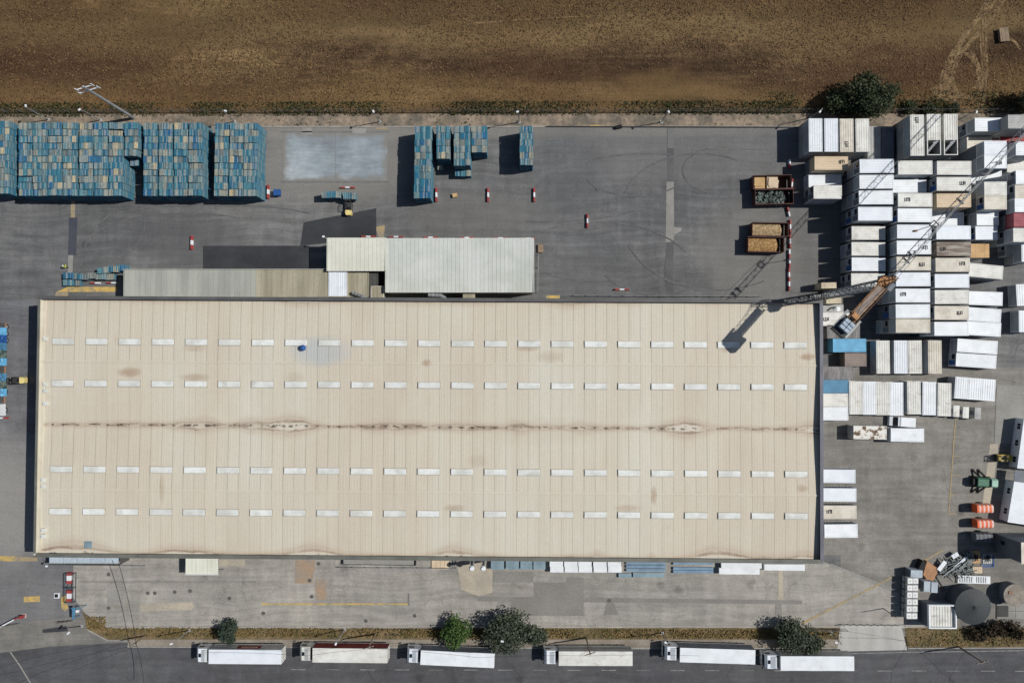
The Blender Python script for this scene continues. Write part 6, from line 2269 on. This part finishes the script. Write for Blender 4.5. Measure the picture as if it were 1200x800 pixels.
TOTEW = M('tote_plastic', C(222, 222, 218), C(206, 206, 202), .8, .5)
proto = None
for i in range(6):
    for j in range(2):
        for k in range(2):
            p = P(1066.9 + j * 6.4 - .25 * i, 680.5 + i * 8.2, 2.35)
            lab = f'white liquid tote, {ORD[i]} from north, {"west" if j == 0 else "east"} side, {"lower" if k == 0 else "upper"} layer'
            if proto is None:
                proto = thing('liquid_tote', lab, 'liquid tote', (p.x, p.y, 0), R90, 'white liquid totes')
                tote_parts(proto, TOTEW)
            else:
                dup(proto, (p.x, p.y, k * 1.17), R90, lab, 'white liquid totes')
TOTEG = M('grey_box_steel', C(172, 182, 190), C(156, 166, 174), .8, .5, fine=.1)
for i, (x, y, sx_, sy_, hh, lab) in enumerate([(1086.5, 687, 1.1, 1.85, 2.3, 'left of two tall grey metal boxes beside the totes'),
                                              (1095.2, 688, 1.1, 1.85, 1.6, 'right of two tall grey metal boxes beside the totes'),
                                              (1074.3, 672, 2.1, 1.25, 2.4, 'wide grey metal box at the north end of the totes')]):
    p = P(x, y, hh)
    t = thing('metal_box', lab, 'metal box', (p.x, p.y, 0), -.05)
    obj('body', MB().box(-sx_ / 2, -sy_ / 2, .08, sx_ / 2, sy_ / 2, hh - .06), t, mat=TOTEG)
    obj('lid', MB().box(-sx_ / 2 - .03, -sy_ / 2 - .03, hh - .06, sx_ / 2 + .03, sy_ / 2 + .03, hh), t, mat=TOTEG)
    obj('door', MB().box(-sx_ / 2 - .03, -sy_ / 2 + .1, .15, -sx_ / 2 - .001, sy_ / 2 - .1, hh - .15), t, mat=SLATE)
# brown sheet pile, scrap heap
q = [(1086.5, 656.5), (1097, 664), (1098.5, 671), (1093.5, 680), (1085, 678.5), (1082.5, 672)]
c = P(1090, 668, .8)
t = thing('sheet_pile', 'pile of orange-brown sheets beside the scrap heap', 'sheet pile', (c.x, c.y, 0))
for k in range(5):
    pl = [V2(x + random.uniform(-.8, .8), y + random.uniform(-.8, .8), .8) for x, y in q]
    obj('sheet', MB().prism([(x - c.x, y - c.y) for x, y in pl], .02 + k * .17, .17 + k * .17), t, mat=TARP)
p = P(1081, 663, 1.4)
tag(obj('shade_block', MB().cbox(0, 0, .7, 1.0, 2.0, 1.4, -.45, .95, .95).cbox(0, 0, 1.43, .9, 1.9, .06, -.45), None, (p.x, p.y, 0), mat=BLACK), 'black oblong block standing in for shade west of the orange-brown sheets', 'crate')  # added dark block where only shade lies beside the sheets
rs = random.Random(12)
sm = MB()
for i in range(240):
    x, y = rs.uniform(1101, 1139), rs.uniform(647, 671)
    if y < 660 - (x - 1101) * .35 or y > 676 - (x - 1101) * .08:
        continue
    p = P(x, y, .3)
    an = rs.choice((.55, .6, .5, -.9, 2.0)) + rs.uniform(-.25, .25)
    ln = rs.uniform(.6, 2.6)
    zz = rs.uniform(.1, .9)
    d = Vector((math.cos(an) * ln / 2, math.sin(an) * ln / 2, rs.uniform(-.15, .15)))
    sm.bar(Vector((p.x, p.y, zz)) - d, Vector((p.x, p.y, zz)) + d, rs.uniform(.06, .3), rs.uniform(.05, .12))
obj('scrap_heap', sm, mat=M('scrap_metal', C(122, 128, 126), C(70, 74, 76), 1.6, .6, fine=.3), kind='stuff')
for i, (x0, y0, x1, y1, w, mt, lab) in enumerate([
        (1100, 668, 1108, 657.5, .75, WHITE, 'short wide white panel at the west side of the scrap heap'),
        (1116, 652.5, 1123, 648.5, .8, WHITE, 'white panel at the top of the scrap heap by the shadow'),
        (1103, 676.5, 1127, 658.5, .22, GREYMETAL, 'long grey pole crossing the middle of the scrap heap'),
        (1118, 664.5, 1132, 652.5, .2, WHITE2, 'left of the two pale parallel poles on the scrap heap'),
        (1122, 663, 1134, 652.5, .2, WHITE2, 'right of the two pale parallel poles on the scrap heap'),
        (1110, 673.5, 1120.5, 681, .2, GREYMETAL, 'grey pole pointing out of the scrap heap to the slatted rack'),
        (1095, 676, 1108, 695, .16, DKGREY, 'dark thin pole lying between sheets and tank, west of two'),
        (1099.5, 676, 1110.5, 693, .16, DKGREY, 'dark thin pole lying between sheets and tank, east of two')]):
    a, b = P(x0, y0, 1.0), P(x1, y1, 1.0)
    c = (a + b) / 2
    hz = .95 if i < 5 else .15
    mb = MB().bar(a - c, b - c, w, .12)
    d = (b - a).normalized()
    mb.bar(-d * .1 + Vector((0, 0, .07)), d * .1 + Vector((0, 0, .07)), w * .8, .05)
    tag(obj('scrap_sheet_metal' if i < 2 else 'scrap_pole', mb, None, (c.x, c.y, hz), mat=mt), lab, 'scrap')
# slatted rack
a, b = P(1122.5, 674.5, .5), P(1161, 683.5, .5)
t = thing('slatted_rack', 'long white slatted rack lying north of the large tank', 'rack', ((a.x + b.x) / 2, (a.y + b.y) / 2, 0), -.03)
l, w = b.x - a.x, a.y - b.y
for y in (-w / 2, w / 2 - .14):
    obj('rail', MB().box(-l / 2, y, .1, l / 2, y + .14, .42), t, mat=WHITE)
slm = MB().box(-.09, -w / 2 + .142, .3, .09, w / 2 - .142, .38).mesh('slat', WHITE)
for i in range(17):
    obj('slat', slm, t, (-l / 2 + .15 + (l - .9) * i / 16, 0, 0))
obj('panel', MB().box(-.3, -w / 2 + .15, .385, .3, w / 2 - .15, .41), t, mat=WHITE)
obj('panel', MB().box(l / 2 - .65, -w / 2 + .15, .3, l / 2, w / 2 - .15, .41), t, mat=WHITE)
# palleted fans
for i, (x, y, mt, lab) in enumerate([(1145, 655, ORANGETAN, 'black fan unit on a tan timber pallet under the shed shadow'), (1159.5, 655.5, GREYP, 'black fan unit on a blue steel frame beside the timber one')]):
    p = P(x, y, .8)
    t = thing('fan_unit', lab, 'fan unit', (p.x, p.y, 0))
    for k in range(5):
        obj('board', MB().box(-.85 + k * .36, -.9, .06, -.55 + k * .36, 1.4 if i == 0 else .9, .16), t, mat=mt)
    obj('hub', MB().cyl((0, .2, .16), (0, .2, .5), .22, .2, 10), t, mat=BLACK)
    for k in range(7):
        an = 2 * math.pi * k / 7
        obj('blade', MB().cbox(math.cos(an) * .42, .2 + math.sin(an) * .42, .42, .5, .2, .04, an), t, mat=BLACK)
    if i:
        obj('frame', MB().bar((-1.2, -1.1, .12), (1.2, -1.1, .12), .16).bar((-1.2, -1.5, .12), (1.2, -1.4, .12), .16).bar((1.1, -1.5, .2), (1.1, .6, .2), .16), t, mat=DKBLUE)
p = P(1145.5, 667.5, .6)
t = thing('timber_crate', 'pale timber crate south of the tan fan pallet', 'crate', (p.x, p.y, 0))
for k in range(5):
    obj('board', MB().box(-.85 + k * .35, -.6, .0, -.53 + k * .35, .6, .6 + .01 * (k % 2)), t, mat=TAN)

# ------------------------------------------------------------------ west edge: flatbed trailer, person
p = P(-3, 425, 1.4)
t = thing('flatbed_trailer', 'flatbed trailer with white cab cut by the west photo edge', 'truck', (p.x, p.y, 0), R90)
obj('deck', MB().box(-7.5, -1.25, 1.05, 7.5, 1.25, 1.25), t, mat=DKGREY)
obj('headboard', MB().box(-7.5, -1.25, 1.251, -7.4, 1.25, 2.4), t, mat=GREYMETAL)
obj('side_rave', MB().box(-7.5, -1.31, .95, 7.5, -1.252, 1.3), t, mat=TARP)
obj('cab', MB().profile_y([(-7.7, .7), (-7.7, 3.0), (-9.4, 3.0), (-9.9, 2.0), (-9.9, .6)], -1.2, 1.2), t, mat=WHITE)
obj('windscreen', MB().profile_y([(-9.42, 2.95), (-9.44, 2.98), (-9.93, 2.05), (-9.9, 2.02)], -1.05, 1.05), t, mat=GLASS)
for x in (-8.9, -5.5, 4.2, 5.5, 6.8):
    for y in (-1.0, 1.0):
        w = obj('wheel', WHEEL, t, (x, y, .5))
        obj('rim', RIM, w)
rs = random.Random(9)
for i in range(9):
    y = 388 + i * 9
    pp = P(1.5, y, 2.6)
    mb = MB()
    for k in range(4):
        mb.cyl((rs.uniform(-.45, .45), (k - 1.5) * .33, 0), (rs.uniform(-.4, .4), (k - 1.5) * .33, rs.uniform(.7, 1.2)), .26, .26, 9)
    mb.box(-.6, -.7, 0, .6, .7, .3)
    if i == 5:
        continue
    tag(obj('blue_bundle', mb, None, (pp.x - .4, pp.y, 1.26), mat=(SKYBLUE, DKBLUE, MIDBLUE, TEAL)[i % 4]),
        f'{("sky-blue", "dark blue", "mid-blue", "teal")[i % 4]} plastic bundle, {ORD[i]} from the north on the flatbed trailer', 'bundle', 'blue bundles on the flatbed trailer')


def person(label, px, py, top, legs, rz=0.3):
    p = P(px, py, .9)
    t = thing('person', label, 'person', (p.x, p.y, 0), rz)
    J = {'pel': (0, 0, .95), 'ch': (0, .03, 1.38), 'nk': (0, .05, 1.52), 'hd': (0, .08, 1.66), 'ht': (0, .08, 1.74),
         'lh': (-.11, 0, .9), 'lk': (-.12, .14, .5), 'la': (-.12, .05, .1), 'lt': (-.13, .22, .05),
         'rh': (.11, 0, .9), 'rk': (.12, .02, .5), 'ra': (.12, -.2, .12), 'rt': (.13, -.04, .05),
         'ls': (-.2, .03, 1.42), 'le': (-.29, -.06, 1.14), 'lw': (-.27, .12, .92), 'lf': (-.26, .18, .84),
         'rs': (.2, .03, 1.42), 're': (.29, .1, 1.14), 'rw': (.24, .32, 1.0), 'rf': (.22, .39, .94)}
    RAD = {'pel': .155, 'ch': .165, 'nk': .06, 'hd': .095, 'ht': .075, 'lh': .1, 'lk': .065, 'la': .045, 'lt': .04, 'rh': .1, 'rk': .065, 'ra': .045, 'rt': .04,
           'ls': .08, 'le': .055, 'lw': .038, 'lf': .03, 'rs': .08, 're': .055, 'rw': .038, 'rf': .03}
    E = [('pel', 'ch'), ('ch', 'nk'), ('nk', 'hd'), ('hd', 'ht'), ('pel', 'lh'), ('lh', 'lk'), ('lk', 'la'), ('la', 'lt'), ('pel', 'rh'), ('rh', 'rk'), ('rk', 'ra'), ('ra', 'rt'),
         ('ch', 'ls'), ('ls', 'le'), ('le', 'lw'), ('lw', 'lf'), ('ch', 'rs'), ('rs', 're'), ('re', 'rw'), ('rw', 'rf')]
    ks = list(J)
    me = bpy.data.meshes.new('body')
    me.from_pydata([J[k] for k in ks], [(ks.index(a), ks.index(b)) for a, b in E], [])
    me.materials.append(legs)
    b = obj('body', me, t)
    sk = b.modifiers.new('skin', 'SKIN')
    for i, k in enumerate(ks):
        me.skin_vertices[0].data[i].radius = (RAD[k], RAD[k])
    me.skin_vertices[0].data[0].use_root = True
    sd = b.modifiers.new('sub', 'SUBSURF')
    sd.levels = sd.render_levels = 1
    jk = MB()
    jk.cyl((0, 0, .9), (0, .03, 1.3), .19, .21, 12)
    jk.cyl((0, .03, 1.3), (0, .05, 1.5), .21, .1, 12)
    for s_ in (-1, 1):
        jk.cyl((s_ * .2, .03, 1.43), J['le'] if s_ < 0 else J['re'], .095, .075, 8)
        jk.cyl(J['le'] if s_ < 0 else J['re'], J['lw'] if s_ < 0 else J['rw'], .075, .055, 8)
    obj('jacket', jk, t, mat=top)
    hm = MB()
    for i in range(4):
        a0, a1 = R90 * i / 4, R90 * (i + 1) / 4
        hm.cyl((0, .08, 1.7 + .12 * math.sin(a0)), (0, .08, 1.7 + .12 * math.sin(a1)), .125 * math.cos(a0), .125 * math.cos(a1) + .001, 12, False)
    hm.cyl((0, .1, 1.69), (0, .1, 1.705), .15, .15, 12)
    obj('helmet', hm, t, mat=WHITE)
    fc = MB()
    fc.cbox(0, .175, 1.62, .025, .04, .04)
    fc.cbox(0, .165, 1.575, .05, .01, .012)
    for s_ in (-1, 1):
        fc.cbox(s_ * .035, .165, 1.66, .02, .01, .012)
        fc.cbox(s_ * .1, .08, 1.64, .02, .04, .06)
    obj('face', fc, t, mat=SKIN)
    for s_, k in ((-1, 'lf'), (1, 'rf')):
        h0 = Vector(J[k])
        hn = MB()
        hn.cbox(h0.x, h0.y, h0.z, .03, .08, .09)
        for q in range(4):
            y0 = -.03 + q * .02
            hn.cyl((h0.x, h0.y + y0, h0.z - .04), (h0.x + .01 * s_, h0.y + y0 + .02, h0.z - .085 - .012 * (q in (1, 2))), .009, .007, 5)
        hn.cyl((h0.x, h0.y + .04, h0.z), (h0.x, h0.y + .075, h0.z - .04), .01, .008, 5)
        obj('hand', hn, t, mat=SKIN)
    return t


person('person in hi-vis jacket and white helmet near the low pallet stacks', 76.5, 312.5, HIVIS, NAVY)

# ------------------------------------------------------------------ gate area at the lower left
t = thing('trolley_rack', 'red framed double trolley cage with white bins by the gate', 'trolley rack', P(80.5, 688.5, 0))
o = Vector(t.location)
a, b = P(75.8, 672, 1.1) - o, P(85.2, 706, 1.1) - o
fr = MB()
for x in (a.x, b.x):
    fr.bar((x, a.y, 1.1), (x, b.y, 1.1), .1)
    fr.bar((x, a.y, .1), (x, b.y, .1), .1)
    for u in (0, .5, 1):
        y = a.y + (b.y - a.y) * u
        fr.bar((x, y, 0), (x, y, 1.1), .1)
for u in (0, .48, .52, 1):
    y = a.y + (b.y - a.y) * u
    fr.bar((a.x, y, 1.1), (b.x, y, 1.1), .1)
obj('frame', fr, t, mat=M('rack_steel', C(70, 84, 92), None, 1, .5))
for y in (676.5, 697.5):
    for x in (79.4, 82.2):
        v = P(x, y + .6, .7) - o
        obj('bin', MB().cbox(v.x, v.y, .4, .36, .9, .7, 0, 1.08, 1.05), t, mat=WHITE)
    for dy in (-4, 5.2):
        v = P(80.6, y + dy, .7) - o
        obj('end_bin', MB().cbox(v.x, v.y, .35, .85, .6, .7, 0, 1.08, 1.08), t, mat=RED)
t = thing('gate_shelter', 'small blue steel gate shelter with a white lamp', 'shelter', P(89, 718, 0))
o = Vector(t.location)
q = [P(x, y, 2.4) - o for x, y in [(84.3, 712.3), (88, 712.3), (87, 725.5), (85, 725.5)]]
obj('roof_panel', MB().prism([(v.x, v.y) for v in q], 2.3, 2.42), t, mat=MIDBLUE)
v0, v1 = P(83.5, 712.2, 2.4) - o, P(94.5, 712.2, 2.4) - o
obj('beam', MB().bar(v0, v1, .14, .2), t, mat=MIDBLUE)
for x, y in ((84.6, 713), (94, 712.5), (86, 725)):
    v = P(x, y, 2.3) - o
    obj('post', MB().cyl((v.x, v.y, 0), (v.x, v.y, 2.28), .06, .06, 8), t, mat=MIDBLUE)
v = P(91, 715.5, 2.4) - o
obj('lamp', MB().cbox(v.x, v.y, 2.45, .5, .45, .3), t, mat=WHITE)
t = thing('gate_post', 'white gate pillar with dark square top west of the trolley rack', 'pillar', P(67.3, 697, 0))
obj('pillar', MB().box(-.48, -.48, 0, .48, .48, .35), t, mat=WHITE)
obj('cap', MB().box(-.32, -.32, .35, .32, .32, .4), t, mat=BLACK)
t = thing('boom_gate', 'white boom gate arm with red tip at the west edge', 'boom gate', P(22, 723, 0))
o = Vector(t.location)
a, b = P(-6, 737.5, 1.0) - o, P(21, 723.3, 1.0) - o
for i in range(6):
    u, v = a.lerp(b, i / 6), a.lerp(b, (i + 1) / 6)
    obj('arm_segment', MB().bar(u, v, .2, .14), t, mat=RED if i == 5 else WHITE)
v = P(24.5, 722.8, 1.0) - o
obj('housing', MB().cbox(v.x, v.y, .55, .5, .5, 1.1).cbox(v.x, v.y, 1.13, .55, .55, .06), t, mat=RED)
obj('foot', MB().cbox(v.x, v.y, .05, .8, .8, .1), t, mat=GREYP)
rail('low metal fence along the driveway edge at the west photo edge', [(-20, 737), (0, 732), (23, 729)], 1.2, 1.5, 'metal_fence', DKGREY)
rail('sliding gate beam across the concrete entrance ramp', [(986, 730.6), (1058, 731.3)], 1.6, 1.2, 'sliding_gate', OFFWHITE)
rail('dark fence run west of the entrance ramp', [(938, 735.2), (990, 736)], 1.6, 2.0, 'metal_fence', DKGREY)
rail('dark gate leaf folded at the entrance beside the driveway', [(71, 727), (86, 725.5)], 1.2, .8, 'metal_gate', BLACK)

# ------------------------------------------------------------------ chain-link fence on the field side
a = P(-80, 132, 0)
fence = thing('chain_link_fence', 'long thin wire fence between the yard bank and the field', 'fence', (a.x, a.y, 0))
pmf = MB().cyl((0, 0, 0), (0, 0, 2.0), .05, .05, 6).mesh('fence_post', GREYMETAL)
e = P(1290, 131, 0) - a
nF = 76
for i in range(nF + 1):
    obj('fence_post', pmf, fence, e * (i / nF))
for hh in (.1, .7, 1.3, 1.95):
    obj('wire', MB().cyl(Vector((0, 0, hh)), e + Vector((0, 0, hh)), .02, .02, 4), fence, mat=DKGREY)
wr = MB()
for i in range(nF * 6):
    u0, u1 = e * (i / (nF * 6)), e * ((i + 1) / (nF * 6))
    wr.bar(u0 + Vector((0, 0, .1)), u1 + Vector((0, 0, 1.95)), .007)
    wr.bar(u1 + Vector((0, 0, .1)), u0 + Vector((0, 0, 1.95)), .007)
ob = obj('mesh_panel', wr, fence, mat=DKGREY)
ob['kind'] = 'stuff'


# ------------------------------------------------------------------ lamp posts and utility poles
def lamp(label, base, head, h, hw=.5, group='fence lamp posts', mat=WHITE):
    a = P(base[0], base[1], 0)
    b = P(head[0], head[1], h)
    t = thing('lamp_post', label, 'lamp post', (a.x, a.y, 0), 0, group)
    d = b - a
    top = Vector((d.x * .35, d.y * .35, h))
    obj('pole', MB().cyl((0, 0, 0), top, .10, .06, 8), t, mat=GREYMETAL)
    obj('arm', MB().cyl(top, (d.x, d.y, h), .06, .05, 6), t, mat=GREYMETAL)
    an = math.atan2(d.y, d.x)
    obj('lamp_head', MB().cbox(d.x, d.y, h, hw, .32, .16, an, .85, .8), t, mat=mat)
    obj('base_plate', MB().cbox(0, 0, .06, .5, .5, .12), t, mat=GREYP)
    return t


for lab, bs, hd_ in [('lamp post behind the westmost pallet block', (57, 140.5), (30, 124)), ('white-headed lamp post behind the middle of the second pallet block', (118, 141), (93, 128.5)),
                     ('white-headed lamp post behind the fourth pallet block', (275, 142.5), (264, 130)), ('lamp post behind the blue-grey pad slabs', (445, 143), (437.5, 130.5)),
                     ('lamp post left of the eastmost pallet row', (608.5, 143.5), (606.4, 131)), ('lamp post behind the open yard west of the cabins', (775, 143.3), (783.8, 131)),
                     ('lamp post beside the upright cabins and dark trees', (949, 138.5), (961, 131)), ('lamp post behind the northeast white cabins', (1120, 142), (1144.5, 131.5))]:
    lamp(lab, bs, hd_, 7.0)
lamp('street lamp between the driveway and the westmost truck', (222, 738), (200.5, 754), 6.6, .55, 'street lamps by the road')
lamp('street lamp leaning over the maroon-sided truck', (404, 737), (393.5, 754), 6.6, .55, 'street lamps by the road')
lamp('street lamp beside the large dark olive tree', (590, 736), (588.5, 751), 6.8, .55, 'street lamps by the road')
lamp('street lamp over the cab of the fifth truck', (776, 741), (780, 752.5), 6.6, .55, 'street lamps by the road')
lamp('street lamp between the eastmost truck and the ramp', (974, 741), (980, 752.5), 6.6, .55, 'street lamps by the road')
lamp('short lamp on the gate splay by the blue shelter', (96, 733), (80, 741.5), 6.0, .6, 'street lamps by the road')


def pole(label, base, h, arms=1, name='utility_pole', r=.16, mat=TIMBER, rz=0.3):
    a = P(base[0], base[1], 0)
    t = thing(name, label, 'utility pole', (a.x, a.y, 0), rz)
    obj('pole', MB().cyl((0, 0, 0), (0, 0, h), r, r * .6, 10), t, mat=mat)
    for k in range(arms):
        z = h - .4 - k * 1.0
        ar = obj('crossarm', MB().bar((-1.0, 0, z), (1.0, 0, z), .12, .14), t, mat=mat)
        ins_ = MB()
        for x in (-.9, -.3, .3, .9):
            ins_.cyl((x, 0, z + .07), (x, 0, z + .3), .06, .04, 8)
        obj('insulator', ins_, ar, mat=WHITE)
    return t


t = pole('tall pale steel mast with crossarms behind the second pallet block', (157, 138.5), 17.6, 0, 'steel_mast', .3, GREYMETAL)
t2 = MB()
for z, w in ((17.2, 1.4), (15.8, 1.7)):
    t2.bar((-w, 0, z), (w, 0, z), .14)
    for x in (-w, w, 0):
        t2.cyl((x, 0, z - .5), (x, 0, z + .6), .08, .08, 8)
obj('crossarm', t2, t, mat=WHITE)
lt = MB()
for i in range(28):
    z0 = i * .6
    an = i * R90
    lt.bar((.3 * math.cos(an), .3 * math.sin(an), z0), (.28 * math.cos(an + R90), .28 * math.sin(an + R90), z0 + .6), .05)
obj('climbing_rung', lt, t, mat=GREYMETAL)
pole('short utility pole on the verge west of the trucks', (170, 744.5), 5.0)
pole('tall utility pole on the verge beside the fourth truck', (687, 746.5), 8.6)
pole('utility pole on the verge behind the maroon-sided truck', (440, 742), 7.5)
pole('utility pole by the road bend east of the entrance ramp', (1123, 757), 8.0)
pole('thin utility pole beside the row of white totes', (1035, 712.5), 5.0, 0, 'utility_pole', .09, DKGREY)


def cable(label, pts, r=.022, sag=.5):
    q = [P(x, y, z) for x, y, z in pts]
    mb = MB()
    for a, b in zip(q, q[1:]):
        prev = a
        for i in range(1, 13):
            u = i / 12
            c = a.lerp(b, u) - Vector((0, 0, sag * 4 * u * (1 - u)))
            mb.cyl(prev, c, r, r, 5, False)
            prev = c
    c0 = q[0].copy()
    mb.v = [(x - c0.x, y - c0.y, z - c0.z) for x, y, z in mb.v]
    return tag(obj('overhead_cable', mb, None, c0, mat=CABLE), label, 'cable')


cable('overhead cable from the warehouse to the short verge pole and beyond', [(139, 659, 7.5), (160, 756, 5.0), (169, 806, 6.0)], .05)
cable('overhead cable crossing the road westward from the short pole', [(160, 756, 5.0), (60, 776, 6.0), (-30, 800, 6.0)])
cable('lower overhead cable crossing the road westward', [(160, 756, 4.6), (50, 800, 6.0), (0, 822, 6.0)])
cable('overhead cable over the roofs of the second truck', [(440, 760, 7.0), (360, 768, 7.0), (240, 764, 7.2)])
cable('overhead cable running along over the fourth truck roof', [(820, 768, 7.5), (691, 768, 8.2), (560, 770, 7.5), (442, 760, 7.0)])
cable('overhead cable from the bend pole across the road', [(1131, 763, 8.0), (1112, 800, 8.0), (1104, 830, 8.0)])
cable('overhead cable from the bend pole toward the lower right', [(1131, 763, 8.0), (1172, 800, 8.0), (1200, 826, 8.0)])
cable('overhead cable along the ramp to the bend pole', [(940, 748, 7.0), (1040, 748, 7.5), (1131, 763, 8.0)])

# ------------------------------------------------------------------ odds and ends
p = P(1178, 40, 1.0)
t = thing('timber_hut', 'small grey tumbledown timber hut in the field', 'hut', (p.x, p.y, 0), .1)
for k in range(5):
    obj('board', MB().box(-.85 + k * .34, -1.3, .75, -.53 + k * .34, 1.3, .82 + .02 * (k % 2)), t, mat=TIMBER)
obj('wall', MB().box(-.8, -1.2, 0, .8, 1.2, .74), t, mat=TIMBER)
p = P(634, 289, .6)
t = thing('pallet_pile', 'small pile of bare timber pallets at the loading hall east end', 'pallet stack', (P(633.5, 291, .6).x, P(633.5, 291, .6).y, 0))
for k in range(4):
    obj('pallet', MB().box(-.5, -.75, k * .145, .5, .75, k * .145 + .1).box(-.45, -.7, k * .145 + .1, .45, .7, k * .145 + .144), t, mat=TIMBER)
p = P(533, 229, .4)
tag(obj('cardboard_box', MB().cbox(0, 0, .3, .9, .7, .6).cbox(0, 0, .61, .85, .3, .02), None, (p.x, p.y, 0), (0, 0, .2), mat=CARD), 'lone cardboard box on the yard south of the pallet rows', 'box')
p = P(725, 148.5, .6)
tag(obj('dark_drum', MB().cyl((-.6, 0, .35), (.6, 0, .35), .35, .35, 12).cyl((-.3, 0, .35), (-.25, 0, .35), .37, .37, 12), None, (p.x, p.y, 0), (0, 0, .2), mat=BLACK), 'black drum lying at the yard edge under the bank', 'drum')
p = P(1042, 662, .4)
# wall rail bollards near the shed end
rail('thin post and rail on the loading hall east side', [(631, 299), (630, 343)], 1.0, 2.2)
rail('low rail with dark posts along the north yard edge', [(640, 148.8), (935, 149.6)], .5, 7.0, 'guard_rail', DKGREY)
